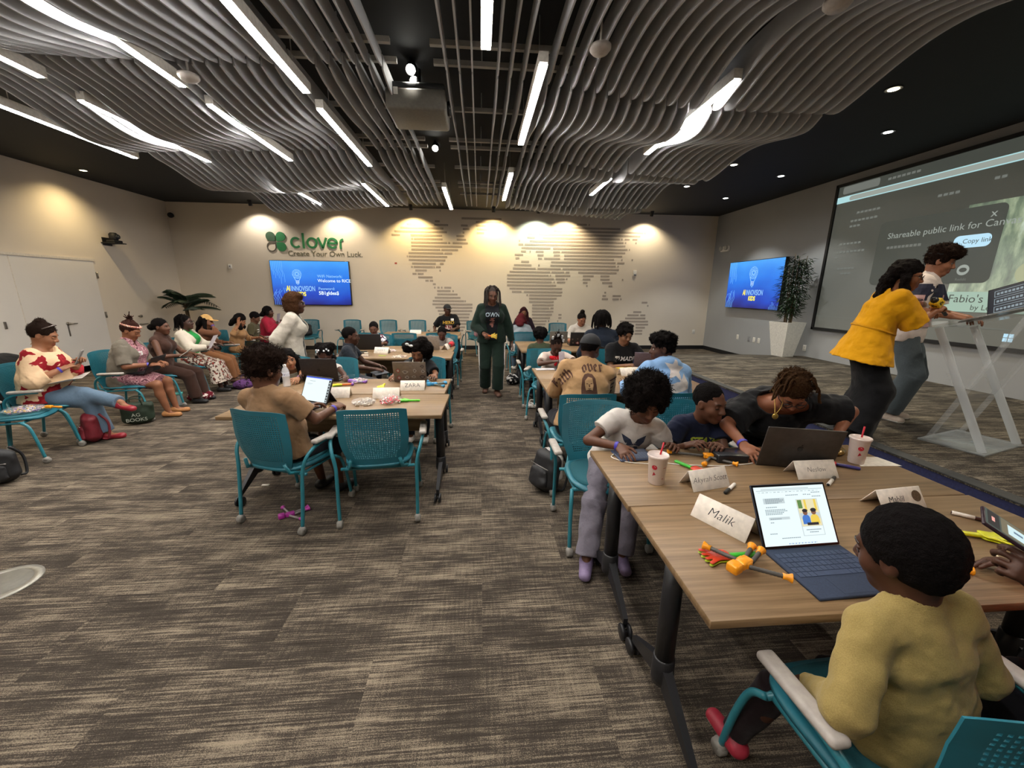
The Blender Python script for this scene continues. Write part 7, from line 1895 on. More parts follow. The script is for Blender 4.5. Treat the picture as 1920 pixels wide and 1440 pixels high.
p = person('small girl in white sleeveless dress with white hair beads', (-1.66, 4.32, 0.955), 178, seat_label='teal chair behind the small girl in white', lean=12, hd=(4, 26, 0), hs=1.1, sex='m', skin=D1, hair=('puffs', dict(t=0.012, at=[((-0.06, -0.06, 0.08), 0.055), ((0.06, -0.06, 0.08), 0.055), ((-0.09, 0.0, -0.03), 0.03), ((0.09, 0.0, -0.03), 0.03)])), haircol='#15100e', tops=[dict(mat=CLOTH('dress_white', '#d8d2ca', 0.05), sleeve=0, g=0.016)], bot=dict(mat=CLOTH('dress_white', '#d8d2ca', 0.05), kind='skirt', len=0.95, name='skirt'), shoes=SH_W, h=0.0075, L=w(-1.36, 4.02, 0.775), R=w(-1.8, 4.05, 0.80), eyes='down')
bd = MB()
for c_ in ((-0.055, 0.055, 0.125), (-0.03, 0.075, 0.115), (-0.07, 0.05, 0.10), (0.03, 0.07, 0.12), (0.055, 0.06, 0.115), (0.045, 0.075, 0.10), (0.095, 0.0, -0.07), (0.098, 0.0, -0.09), (0.09, 0.01, -0.11), (-0.095, 0, -0.08)): bd.ball(c_, 0.011, 0, 8, 6, p.X)
o = bd.build('hair_beads', [M('bead_white', '#e6e8ee', 0.25)], p.root); o['kind'] = 'stuff'
p = person('girl with large puffed hair and white bow behind stickered laptop', (-0.685, 4.36, 0.99), 178, seat_rz=166, seat_label='teal chair behind the girl with stickered laptop', lean=12, hd=(-2, 26, 0), sex='m', shw=0.95, hs=1.06, skin=D3, hair=('puffs', dict(t=0.018, at=[((-0.10, -0.02, 0.03), 0.088), ((0.11, -0.02, 0.05), 0.075), ((-0.06, -0.05, 0.10), 0.07), ((-0.11, -0.01, -0.05), 0.06)], curls=700)), haircol='#15100e', tops=[dict(mat=BLK, sleeve=0.8, g=0.016, loose=0.022)], bot=dict(mat=DARKD), shoes=SH_W, h=0.0075, L=w(-0.47, 4.02, 0.785), R=w(-0.90, 3.99, 0.785), eyes='down')
bw = MB()
for q in (-1, 1): bw.ball((0.075 + q * 0.022, 0.05, 0.125 + q * 0.012), (0.024, 0.010, 0.017), 0, 10, 6, p.X)
bw.ball((0.075, 0.055, 0.125), 0.01, 0, 8, 6, p.X)
bw.build('hair_bow', [M('bow_white', '#e8e6e4', 0.5)], p.root)
co = MB()
for q in (-1, 1): co.tube([tuple(p.nb + p.lat * q * 0.055 + p.u2 * 0.05 + p.fw * 0.03), tuple(p.c + p.u2 * 0.10 + p.lat * q * 0.06 + p.fw * 0.14), tuple(p.c + p.lat * q * 0.03 + p.fw * 0.15)], 0.005, 6)
co.build('lanyard_cord', [M('cord_cream', '#cfc6b4', 0.8)], p.root)

# second left table
p = person('boy in dark polo sitting sideways with a tablet on his lap', (-1.615, 5.08, 1.075), -82, seat_label='teal chair turned sideways under the boy in dark polo', lean=2, hd=(4, 4, 0), skin=D1, hair=('cap', dict(t=0.008)), haircol='#120e0d', tops=[dict(mat=CLOTH('polo_charcoal', '#20242b'), sleeve=0.62, neck='collar', g=0.016, loose=0.02)], bot=dict(mat=CLOTH('shorts_grey', '#4e4f54'), len=0.98, flare=0.02, name='shorts'), shoes=SH_D, h=0.008, L=(-0.10, 0.42, 0.66), R=(0.12, 0.40, 0.66))
PB = p
p = person('boy in white and navy patterned shirt facing us at black laptop', (-1.80, 6.88, 1.0), 180, seat_label='teal chair under the boy in patterned shirt', lean=8, hd=(6, 12, 0), hs=1.05, skin=D2, hair=('cap',), haircol='#120e0d', tops=[dict(mat=pattern('patterned_shirt', '#d0ccd0', ['#24263c', '#8a3a48'], 16, 0.5, 0.6), sleeve=0.8)], bot=dict(mat=DARKD), shoes=SH_D, h=0.010, L=w(-1.6, 6.55, 0.80), R=w(-1.95, 6.5, 0.79))
p = person('boy in grey shirt with red sleeves leaning at silver laptop', (-0.64, 6.74, 0.935), 178, seat_label='teal chair behind the boy with red sleeves', lean=22, hd=(4, 18, 0), hs=1.05, skin=D1, hair=('cap',), haircol='#120e0d', tops=[dict(mat=CLOTH('sleeve_red', '#b8232c'), sleeve=1.9, g=0.010, loose=0.012), dict(mat=CLOTH('tee_grey', '#8a847e'), sleeve=0.97, g=0.018, loose=0.02, name='overshirt')], bot=dict(mat=DARKD), shoes=SH_D, h=0.010, L=w(-0.50, 6.42, 0.775), R=w(-0.75, 6.45, 0.775), eL=(-1, 0.1, -0.3), eyes='down')
p = person('man in black cap and graphic tee seated near the back wall', (-0.755, 9.46, 1.20), 184, seat_label='teal chair under the man in cap by the wall', lean=0, side=6, hd=(20, 4, 0), fat=1.1, skin=D1, hair=('cap', dict(t=0.006)), tops=[dict(mat=BLK, sleeve=0.75, g=0.018, loose=0.025)], bot=dict(mat=DARKD), shoes=SH_D, h=0.010, L=w(-0.6, 9.05, 0.79), R=w(-1.05, 9.3, 0.72))
baseball_cap(p, M('cap_black', '#17171a', 0.8))
decal(p, 'shirt', scrawl('HERO', 0.10), p.c + p.u2 * 0.03 + p.fw * 0.24, (0, -1, 0), (0, 0, 1), [M('print_amber', '#b8902a', 0.8)], 'shirt_print')
decal(p, 'shirt', dense([(-0.08, 0.03), (0.0, 0.04), (0.09, 0.025), (0.07, -0.06), (-0.02, -0.07), (-0.09, -0.04)]), p.c - p.u2 * 0.06 + p.fw * 0.24, (0, -1, 0), (0, 0, 1), [pattern('print_blotch', '#c8b8ac', ['#7a2a2a'], 40)], 'shirt_print')
sticker(p, 'shirt', p.c + p.u2 * 0.09 + p.lat * -0.10 + p.fw * 0.2, (0, -1, 0), 0.035, 0.025)
p = person('standing woman with blonde bob, glasses and cream jacket', (-2.22, 5.02, 1.475), -72, pose='stand', lean=1, hd=(-4, 0, 0), sex='f', smile=1, skin=D1, hair=('fullbob', dict(t=0.026, seed=4, curls=300, curl=0.03)), haircol='#4a2f1c', tops=[dict(mat=CLOTH('top_dark_teal', '#1c2626'), sleeve=0, g=0.010, drop=0.1), dict(mat=CLOTH('jacket_cream', '#b5ada0', 0.05, 0.7), sleeve=1.9, g=0.026, loose=0.022, drop=0.26, flare=0.02, open=0.03, vee=1.6, neck='collar', wrinkle=0.007, name='jacket')], bot=dict(mat=CLOTH('skirt_dark_teal', '#1e2828'), kind='skirt', len=1.6, name='skirt'), shoes=SH_D, h=0.0075, L=(-0.05, -0.20, 0.84), R=(0.06, -0.21, 0.82), eL=(-0.9, -0.5, 0), eR=(0.9, -0.5, 0))
glasses(p, M('frames_black', '#121012', 0.35))

# the row along the left
FX = 0.075
p = person('woman in red and cream floral blouse, legs crossed, with phone', (-4.50, 4.44, 1.155), -70, seat_label='teal chair under the woman in red and cream blouse', lean=4, curl=7, hd=(4, 22, 0), sex='f', fat=1.3, hs=1.06, skin='#96664a', hair=('bun', dict(at=(0, -0.05, 0.12), size=0.9, t=0.013, curls=500, curl=0.014)), haircol='#2a1c15', tops=[dict(mat=pattern('blouse_floral_red', '#d8b894', ['#8a1c24', '#a02a30'], 5.5, 0.555, 0.63), sleeve=1.45, g=0.022, loose=0.03, neck='boat', drop=0.08, name='blouse')], bot=dict(mat=DENIM, flare=0.012), shoes=SH_RED, h=0.0065, L=(0.02, 0.36, 0.90), R=(0.10, 0.30, 0.84), fR=(0.10, 0.47, 0.075), fL=(0.30, 0.80, 0.42), kn=((0.5, 0.4, 1), (0.1, 1, 0.6)), band='R', eyes='down', cL=0.7, feet=((0.5, 0.9, -0.15), (0.1, 1, 0)))
P27 = p
MB().tube([tuple(p.T(-0.082, 0.0, 0.075)), tuple(p.T(-0.052, 0.045, 0.118)), tuple(p.T(0, 0.055, 0.128)), tuple(p.T(0.052, 0.045, 0.118)), tuple(p.T(0.082, 0.0, 0.075))], 0.006, 6).build('sunglasses', [M('frames_smoke', '#6a5f5a', 0.2)], p.root)
p = person('woman in grey cardigan and pink floral dress typing on lap', (-4.36, 5.30, 1.117), -78, seat_label='teal chair under the woman with laptop and grey cardigan', lean=8, curl=8, hd=(0, 26, 0), sex='f', fat=1.25, skin='#8a5a40', hair=('braids', dict(n=40, r=0.007, up=(0, -0.06, 0.13), t=0.014)), haircol='#3c231c', tops=[dict(mat=pattern('dress_pink_floral', '#8f5f68', ['#b98e92', '#5e3540'], 34, 0.5, 0.58), sleeve=0, g=0.014, neck='collar', name='dress'), dict(mat=CLOTH('cardigan_grey', '#6e675c', 0.08), sleeve=0.95, g=0.022, loose=0.02, drop=0.12, open=0.05, vee=1.1, name='cardigan')], bot=dict(mat=pattern('dress_pink_floral', '#8f5f68', ['#b98e92', '#5e3540'], 34, 0.5, 0.58), kind='skirt', len=0.93, name='skirt'), shoes=SAND, h=0.0075, L=(-0.06, 0.40, 0.70), R=(0.10, 0.40, 0.70), band='R', eyes='down')
P28 = p
MB().tube([tuple(p.T(0.077 * math.cos(t), 0.098 * math.sin(t) - 0.016, 0.068 + 0.012 * math.sin(t))) for t in np.linspace(0, 2 * PI, 25)[:-1]], 0.014, 8, 0, False, None, True, True).build('headband', [pattern('headband_floral', '#c89a80', ['#7a2a30', '#e0cfc0'], 60, 0.5, 0.6)], p.root)
sticker(p, 'dress', p.c + p.u2 * 0.05 + p.lat * 0.06 + p.fw * 0.2, (0.1, -1, 0), 0.04, 0.025)
p = person('woman in brown sleeveless turtleneck and brown trousers', (-4.48, 5.95, 1.105), -82, seat_label='teal chair under the woman in brown turtleneck', lean=2, curl=5, hd=(0, 0, 0), sex='f', fat=1.1, skin=D2, hair=('bun', dict(at=(0, -0.13, 0.0), size=0.95)), haircol='#120e0d', tops=[dict(mat=CLOTH('knit_brown', '#3f2a22'), sleeve=0, neck='turtle', g=0.014, name='turtleneck')], bot=dict(mat=CLOTH('trousers_brown', '#3a2720'), flare=0.03), shoes=SH_D, h=0.008, R=(0.12, 0.38, 0.72), L=(-0.12, 0.42, 0.68), band='')
P29 = p
p = person('woman in cream blazer and green top with sunglasses, looking up', (-4.60, 6.60, 1.115), -80, seat_label='teal chair under the woman in cream blazer', lean=-2, curl=4, hd=(-4, -6, 0), sex='f', fat=1.15, skin='#4a3026', hair=('braids', dict(n=40, len=0.2, t=0.014)), haircol='#120e0d', tops=[dict(mat=CLOTH('top_green', '#1f8a3e'), sleeve=0, g=0.012), dict(mat=CLOTH('blazer_cream', '#cabfae', 0.05), sleeve=1.92, g=0.024, loose=0.02, drop=0.14, open=0.035, vee=1.4, name='blazer')], bot=dict(mat=pattern('skirt_block_print', '#b8ab9e', ['#3a2620', '#8a3a30'], 26, 0.52, 0.60), kind='skirt', len=1.75, flare=0.05, name='skirt'), shoes=SH_D, h=0.008, R=(0.12, 0.40, 0.74), L=(-0.10, 0.40, 0.76))
glasses(p, M('frames_black', '#121012', 0.35))
P30 = p
p = person('woman in tan baseball cap with hand over her mouth', (-4.71, 7.25, 1.08), -74, seat_label='teal chair under the woman in tan baseball cap', lean=4, hd=(-8, 8, 0), sex='f', skin=D3, hair=('long', dict(len=0.30)), haircol='#120e0d', tops=[dict(mat=CLOTH('sweater_brown', '#6a4632'), sleeve=1.6, name='sweater')], bot=dict(mat=CLOTH('trousers_rust', '#7e5436'), flare=0.02), shoes=SH_B, h=0.009, R=(0.03, 0.16, 1.06), L=(-0.12, 0.36, 0.70), band='R', cR=0.4)
baseball_cap(p, M('cap_tan', '#c49a5c', 0.8))
p = person('woman in tan top with long black hair, head bowed, hand raised', (-4.53, 7.90, 1.05), -78, seat_label='teal chair under the woman in tan top, head bowed', lean=8, hd=(4, 24, 0), sex='f', fat=1.1, skin='#96664a', hair=('long', dict(len=0.17, t=0.035, tip=0.05)), haircol='#120e0d', tops=[dict(mat=CLOTH('top_camel', '#9c7650'), sleeve=1.4)], bot=dict(mat=CLOTH('trousers_camel', '#8f6a44'), flare=0.02), shoes=SH_D, h=0.009, R=(0.32, 0.22, 1.05), L=(-0.1, 0.38, 0.72), dR=(0.1, 0.1, 1), nR=(0.4, 0.9, 0.0), cR=0.15, eyes='down')
p = person('man in olive tee with short hair looking down in the row', (-4.60, 8.55, 1.06), -80, seat_label='teal chair under the man in olive tee', lean=6, hd=(0, 24, 0), skin=D2, hair=('cap', dict(t=0.016)), haircol='#120e0d', tops=[dict(mat=CLOTH('tee_olive_row', '#4c4632'), sleeve=0.8)], bot=dict(mat=DARKD), shoes=SH_D, h=0.010, eyes='down')
sticker(p, 'shirt', p.c + p.u2 * 0.03 + p.fw * 0.2 + p.lat * 0.04, (0, -1, 0), 0.035, 0.03)
p = person('woman in red sweater with short dark hair near the television', (-4.65, 9.20, 1.145), -84, seat_label='teal chair under the woman in red sweater', lean=2, hd=(-2, 2, 0), sex='f', fat=1.1, skin=D1, hair=('bob', dict(len=0.05, t=0.02, tip=0.03)), haircol='#120e0d', tops=[dict(mat=CLOTH('sweater_red', '#a02238'), sleeve=1.9, g=0.022, name='sweater')], bot=dict(mat=CLOTH('skirt_red_print', '#5a2020'), flare=0.01), shoes=SH_D, h=0.010, R=(0.10, 0.30, 0.95), L=(-0.10, 0.32, 0.94))
PR = p

# ------------------------------------------------------------------ things held, carried, standing about
def put(o, X):
    o.matrix_world = X
    return o
def frame(loc, x, y):
    x = Vector(x).normalized(); y = Vector(y); y = (y - x * y.dot(x)).normalized(); z = x.cross(y)
    return Matrix(((x.x, y.x, z.x, loc[0]), (x.y, y.y, z.y, loc[1]), (x.z, y.z, z.z, loc[2]), (0, 0, 0, 1)))
def phone(label, loc, x, y, lit=True, case='#2a1620', w_=0.078, l_=0.165):
    t = thing('smartphone', label, 'phone'); put(t, frame(loc, x, y))
    MB().box(-w_ / 2, w_ / 2, -l_ / 2, l_ / 2, -0.006, 0.004, 0, None, 0.005, 3).build('case', [M('phone_case_' + case, case, 0.4)], t)
    MB().box(-w_ / 2 + 0.005, w_ / 2 - 0.005, -l_ / 2 + 0.005, l_ / 2 - 0.005, 0.0035, 0.0045).build('display', [EM('phone_screen', (0.05, 0.07, 0.06), 1) if lit else m_tvblack], t)
    if lit:
        g = MB(); z = 0.0049
        def rc(a, b, c_, d, m, e=0): g.quad((a * w_, c_ * l_, z + e), (b * w_, c_ * l_, z + e), (b * w_, d * l_, z + e), (a * w_, d * l_, z + e), m)
        rc(-.40, .40, .30, .45, 3); rc(-.12, .12, .36, .40, 4, .0003); rc(-.40, .40, -.30, .28, 2); rc(-.30, .22, -.05, .20, 0, .0003); rc(-.06, .04, .02, .13, 1, .0006); rc(-.28, .24, -.28, -.07, 1, .0003)
        g.build('screen_picture', [EM('phone_white', (0.55, 0.72, 0.75), 1), EM('phone_blue', (0.10, 0.17, 0.25), 1), EM('phone_wood', (0.15, 0.13, 0.08), 1), EM('phone_dark', (0.01, 0.01, 0.012), 1), EM('phone_pink', (0.8, 0.35, 0.3), 1)], t)
    return t
hp = P2.out(P2.palm[0])
phone('smartphone in dark case held up over the table, screen lit', (hp[0] - 0.005, hp[1] + 0.02, hp[2] + 0.075), (0.758, 0.626, 0.181), (-0.62, 0.605, 0.501), True, '#2a1620', 0.086, 0.18)
def held(s, i, up=0.03, fw=0.0): 
    q = s.out(s.palm[i]); return (q[0], q[1], q[2] + up)
# handheld things in the left row
q0, q1 = P27.palm; m_ = P27.out((q0 + q1) / 2 + V3(0, 0.04, 0.05))
phone('silver smartphone in the hands of the floral blouse woman', m_, (0.45, -0.85, 0.0), (0.35, 0.2, 0.8), False, '#8a8684')
t = thing('open_magazine', 'open booklet on the crossed legs of floral blouse woman', 'booklet'); put(t, Matrix.Translation(P27.out((P27.hip[0] + P27.kn[0]) / 2 + V3(0.04, 0.04, 0.135))) @ Matrix.Rotation(R(-70), 4, 'Z') @ Matrix.Rotation(R(12), 4, 'X'))
for q in (-1, 1): MB().box(-0.001 if q > 0 else -0.20, 0.20 if q > 0 else 0.001, -0.13, 0.13, 0, 0.004, 0, Matrix.Rotation(R(-9 * q), 4, 'Y')).build('page_half', [M('page_white', '#cfc8c0', 0.8)], t)
lp = (P28.kn[0] + P28.kn[1]) / 2 * 0.62 + (P28.hip[0] + P28.hip[1]) / 2 * 0.38 + V3(0, 0, 0.115 * P28.S + 0.01)
t = laptop('black laptop on the lap of the grey cardigan woman', (0, 0, 0), 0, 0.35, 0.23, 0.22, 24, BLKM, BLKM)
put(t, Matrix.Translation(P28.out(lp + V3(0, 0.06, 0))) @ Matrix.Rotation(R(-78), 4, 'Z') @ Matrix.Rotation(R(-4), 4, 'X'))
def sheet(label, cat, name, s, i, sx, sy, x, y, col='#d0c8c0', up=0.03):
    o = tag(MB().box(-sx, sx, -sy, sy, -0.002, 0.002).build(name, [M('sheet_' + col, col, 0.7)]), label, cat)
    return put(o, frame(held(s, i, up), x, y))
sheet('white papers in the hand of the brown turtleneck woman', 'paper', 'paper_sheet', P29, 1, 0.07, 0.09, (0.5, -0.8, 0.2), (0.6, 0.3, 0.5))
sheet('pale tablet held by the woman in cream blazer', 'tablet', 'tablet_computer', P30, 1, 0.09, 0.12, (0.75, -0.6, 0.15), (0.3, 0.4, 0.75), '#a79ea4', 0.08)
sheet('folded pale papers held by the woman in red sweater', 'paper', 'paper_sheet', PR, 1, 0.06, 0.10, (0.7, -0.5, 0.1), (0.1, 0.2, 0.9), '#a8a4b4', 0.07)
sheet('dark tablet on the lap of the polo boy', 'tablet', 'tablet_computer', PB, 1, 0.12, 0.085, (0.5, -0.8, 0), (0.8, 0.5, 0.1), '#3a3c42', -0.035)
b9 = [o for o in PEOPLE_SK if 'bandana bent' in o[0]][0][1]
m_ = b9.out((b9.palm[0] + b9.palm[1]) / 2 + V3(0, 0.02, 0.035))
phone('pale phone between the hands of the bandana boy', m_, (-1, 0, 0.05), (0, 0.5, 0.8), False, '#8a7c80', 0.07, 0.14)
t = clapper('orange hand clapper carried by the woman in tracksuit', (0, 0, 0), 0, '#d86a1e', '#d86a1e', '#c0a020')
put(t, frame(PW.out(PW.palm[1] + V3(-0.10, 0.02, 0.0)), (-1, 0.1, 0.1), (0, 0.4, 1)))
q = PW.out(PW.palm[0])
tag(MB().box(-0.03, 0.03, -0.012, 0.012, -0.06, 0.06, 0, None, 0.006).build('white_box', [M('box_white', '#c8c2bc', 0.6)]), 'small white box hanging at the tracksuit woman\'s side', 'box').location = (q[0] + 0.0, q[1] - 0.02, q[2] - 0.02)
# microphone with yellow cube
mp_ = PY.out(PY.palm[1]); mt = PY.out(PY.T(0.02, 0.13, -0.06))
d = (Vector(mt) - Vector(mp_)).normalized(); x_ = d.cross(Vector((0, 0, 1))).normalized()
t = thing('microphone', 'black microphone with yellow cube flag held by the yellow blouse woman', 'microphone'); put(t, frame(mp_, x_, d.cross(x_)))
MB().lathe([(0.0, -0.10), (0.013, -0.10), (0.016, 0.06), (0.018, 0.08)], 16, 0, None, True, False).build('handle', [m_black], t)
MB().ball((0, 0, 0.10), (0.026, 0.026, 0.03), 0, 14, 10).build('grille', [M('mic_grille', '#3a3a3c', 0.4, metal=0.6)], t)
fl = MB().box(-0.032, 0.032, -0.032, 0.032, 0.035, 0.095, 0, None, 0.004).build('cube_flag', [M('flag_yellow', '#e0b820', 0.5)], t)
lg = MB()
for a in range(4):
    X = Matrix.Rotation(a * PI / 2, 4, 'Z')
    for (u0, u1, v0, v1) in ((-0.016, -0.006, 0.05, 0.08), (-0.003, 0.004, 0.055, 0.08), (0.007, 0.016, 0.05, 0.07)): lg.quad((u0, -0.0326, v0), (u1, -0.0326, v0), (u1, -0.0326, v1), (u0, -0.0326, v1), 0, X)
lg.build('flag_mark', [M('flag_black', '#16140c', 0.5)], fl)

# clear lectern with a laptop
def clear(name, a, tint=(0.80, 0.84, 0.85)):
    t = NT(name); t.color(tint); t.rough(0.06); t.b.inputs['Alpha'].default_value = a; t.b.inputs['Specular IOR Level'].default_value = 0.6
    return t.m
m_acr = clear('acrylic_clear', 0.16); m_acre = clear('acrylic_edge', 0.5)
lec = thing('lectern', 'clear acrylic lectern on the stage holding an open laptop', 'lectern', (4.28, 2.90, STG), R(16.4))
MB().box(-0.33, 0.33, -0.21, 0.21, 0.0, 0.018, 0, None, 0.004).build('base', [clear('acrylic_base', 0.42, (0.62, 0.66, 0.66))], lec)
for x in (-0.29, 0.29):
    X0 = Matrix.Translation((x, 0, 0))
    for (a, b, wd, th, m, nm) in (((-0.18, 0.018), (0.27, 0.99), 0.055, 0.016, m_acre, 'post'), ((0.16, 0.018), (-0.20, 1.12), 0.04, 0.012, m_acr, 'post'), ((-0.05, 0.30), (0.14, 0.62), 0.025, 0.010, m_acr, 'brace')):
        d_ = Vector((0, b[0] - a[0], b[1] - a[1])); 
        MB().box(-th / 2, th / 2, 0, d_.length, -wd / 2, wd / 2, 0, X0 @ frame((0, a[0], a[1]), (1, 0, 0), d_), 0.002, 1).build(nm, [m], lec)
MB().box(-0.28, 0.28, -0.004, 0.004, 0.0, 1.06, 0, Matrix.Translation((0, 0.15, 0.03)) @ Matrix.Rotation(R(18), 4, 'X')).build('front_panel', [clear('acrylic_panel', 0.10)], lec)
BX = Matrix.Translation((0, 0.02, 1.095)) @ Matrix.Rotation(R(-20), 4, 'X')
MB().box(-0.33, 0.33, -0.30, 0.30, 0, 0.014, 0, BX, 0.003).build('reading_board', [clear('acrylic_board', 0.30, (0.66, 0.70, 0.70))], lec)
MB().box(-0.33, 0.33, 0.295, 0.315, 0.0, 0.05, 0, BX, 0.003).build('board_lip', [m_acre], lec)
def scr_boxes(g, X, w, h):
    def rc(u0, u1, v0, v1, m, e): g.add([X @ Vector(((u - 0.5) * w, -0.0035 - e, 0.009 + v * h)) for u, v in ((u0, v0), (u1, v0), (u1, v1), (u0, v1))], [(0, 1, 2, 3)], m)
    rc(0, 1, 0, 1, 8, 0)
    for v in (0.10, 0.40, 0.69):
        rc(0.12, 0.88, v, v + 0.23, 3, .0004); rc(0.135, 0.865, v + 0.02, v + 0.21, 8, .0008)
        for i in range(9): rc(0.17 + i * 0.075, 0.225 + i * 0.075, v + 0.07, v + 0.15, 3, .0012)
t = laptop('open dark laptop with three outlined boxes on screen, on the lectern', (0, 0, 0), 0, 0.37, 0.25, 0.25, 16, M('laptop_black', '#17171a', 0.45), None, True, None, scr_boxes)
put(t, Matrix.Translation((4.28, 2.90, STG)) @ Matrix.Rotation(R(16.4), 4, 'Z') @ BX @ Matrix.Translation((0.09, -0.03, 0.015)) @ Matrix.Rotation(R(-112), 4, 'Z'))

# bags
def soft(prims, h, noise, seed=2): return sdf_mesh(prims, h, noise, seed)
def backpack(label, loc, rz, s, col, top=None, tilt=0):
    t = thing('backpack', label, 'backpack'); put(t, Matrix.Translation(loc) @ Matrix.Rotation(R(rz), 4, 'Z') @ Matrix.Rotation(R(tilt), 4, 'X'))
    m = M('bag_' + col, col, 0.6, 0.15, 60, 0.3)
    V, F = soft([P_ecap((0, 0, 0.09 * s), (0, 0, 0.27 * s), 0.085 * s, 0.08 * s, (1, 0, 0), 1.75), P_cut((0, 0, 0.008), (0, 0, -1))], 0.007, [(0.006, 0.06)]); new_mesh('bag_body', V, F, [m], t)
    V, F = soft([P_ecap((0, -0.075 * s, 0.08 * s), (0, -0.07 * s, 0.17 * s), 0.045 * s, 0.04 * s, (1, 0, 0), 2.4), P_cut((0, 0, 0.01), (0, 0, -1))], 0.006, [(0.004, 0.04)]); new_mesh('front_pocket', V, F, [m], t)
    if top:
        V, F = soft([P_ecap((0, 0.045 * s, 0.16 * s), (0, 0.03 * s, 0.29 * s), 0.075 * s, 0.07 * s, (1, 0, 0), 1.8)], 0.007, [(0.004, 0.05)]); new_mesh('back_panel', V, F, [M('bag_' + top, top, 0.7, 0.08, 60)], t)
    MB().tube(bez([(-0.03 * s, 0.02, 0.35 * s), (-0.025 * s, 0.02, 0.39 * s), (0.025 * s, 0.02, 0.39 * s), (0.03 * s, 0.02, 0.35 * s)], 5), 0.006, 8).build('grab_handle', [m], t)
    for q in (-1, 1): MB().tube(bez([(q * 0.07 * s, 0.08 * s, 0.33 * s), (q * 0.11 * s, 0.14 * s, 0.22 * s), (q * 0.12 * s, 0.12 * s, 0.05 * s), (q * 0.10 * s, 0.07 * s, 0.04 * s)], 6), 0.011, 8).build('shoulder_strap', [m], t)
    MB().tube(bez([(-0.11 * s, -0.085 * s, 0.215 * s), (0, -0.105 * s, 0.222 * s), (0.11 * s, -0.085 * s, 0.215 * s)], 6), 0.003, 6).build('zip', [M('zip_metal', '#8a8480', 0.3, metal=0.7)], t)
    return t
backpack('dark red backpack on the carpet under the left-edge chairs', (-4.22, 4.40, 0.0), -50, 0.95, '#6e1522')
backpack('black backpack with pale back leaning by the aisle chair', (0.52, 3.02, 0.0), -60, 1.02, '#1b1a1c', '#b8b2ac', -12)
backpack('black bag standing at the left edge by the chair leg', (-4.10, 3.42, 0.0), 20, 0.9, '#17171a')
backpack('black bag heaped on the chair at the back wall', (-4.42, 10.45, 0.468), 200, 0.95, '#141416', None, 8)
backpack('pink patterned bag on the chair by the back wall', (-0.04, 10.33, 0.468), 200, 0.8, '#b07a80', '#a89890')
t = thing('tote_bag', 'dark green book tote on carpet by the crossed legs', 'bag', (-4.22, 4.98, 0), R(28))
V, F = soft([P_ecap((0, 0, 0.07), (0, 0, 0.23), 0.07, 0.075, (1, 0, 0), 2.2), P_cut((0, 0, 0.004), (0, 0, -1)), P_cut((0, 0, 0.27), (0, 0.05, 1))], 0.007, [(0.008, 0.07)]); new_mesh('bag_body', V, F, [M('tote_green', '#1d2c1d', 0.7, 0.2, 30)], t)
for q in (-1, 1): MB().tube(bez([(-0.07, q * 0.06, 0.25), (-0.05, q * 0.07, 0.33), (0.05, q * 0.07, 0.33), (0.07, q * 0.06, 0.25)], 5), 0.007, 6).build('strap', [M('tote_green', '#1d2c1d', 0.7)], t)
for wd_, z, sz in (('AG', 0.135, 0.06), ('BOOKS', 0.075, 0.06)):
    V, F = text_mesh(wd_, sz, 'CENTER'); bv = 0.0
    MB().add([(v.x, -0.088 - 0.0 * v.y, z + v.y) for v in V], F).build('print', [M('tote_print', '#b8bcae', 0.7)], t)
t = thing('lunch_container', 'clear food box with turquoise lid under the laptop woman\'s chair', 'container', (-4.33, 5.78, 0), R(30))
MB().box(-0.07, 0.07, -0.05, 0.05, 0, 0.17, 0, None, 0.012).build('box_body', [clear('container_clear', 0.45, (0.6, 0.66, 0.66))], t); MB().box(-0.076, 0.076, -0.056, 0.056, 0.165, 0.19, 0, None, 0.008).build('lid', [M('lid_turquoise', '#5ab0a8', 0.4)], t)
for lab, loc, cols, r_ in (('shiny dark red bag on carpet by the brown trousers', (-4.20, 6.06, 0), ('#5a1420', '#c8b8b0'), 0.13), ('purple patterned bag on carpet by the cream blazer woman', (-3.95, 6.80, 0), ('#5a3a66', '#2a1c2a'), 0.15), ('black and white bag on carpet between the right tables', (0.62, 7.0, 0), ('#141416', '#c0bcb8'), 0.16), ('crumpled plastic bag on carpet under the right aisle table', (0.74, 5.42, 0), ('#c4c0bc', '#8a8680'), 0.08)):
    t = thing('soft_bag', lab, 'bag', loc, R(random.uniform(0, 90)))
    V, F = soft([P_ell((0, 0, r_ * 0.5), (r_ * 1.25, r_ * 0.85, r_ * 0.6)), P_cut((0, 0, 0.004), (0, 0, -1))], 0.008, [(0.014, 0.06), (0.006, 0.02)], int(r_ * 100)); new_mesh('bag_body', V, F, [pattern('softbag_' + cols[0], cols[0], [cols[1]], 22, 0.56, 0.6)], t)
    MB().tube(bez([(-r_ * 0.5, 0, r_ * 0.9), (-r_ * 0.3, 0, r_ * 1.5), (r_ * 0.3, 0, r_ * 1.5), (r_ * 0.5, 0, r_ * 0.9)], 5), 0.006, 6).build('handle', [M('softbag_h' + cols[0], cols[0], 0.5)], t)
t = thing('covered_table', 'black cloth covered table behind the left row', 'table', (-6.6, 5.2, 0))
V, F = sdf_mesh([P_ecap((0, -0.7, 0.38), (0, 0.7, 0.38), 0.36, 0.36, (1, 0, 0), 1.1), P_cut((0, 0, 0.74), (0, 0, 1)), P_cut((0, 0, 0.003), (0, 0, -1))], 0.02, [(0.012, 0.12)]); new_mesh('cloth', V, F, [CLOTH('cloth_black2', '#0e0e12')], t)

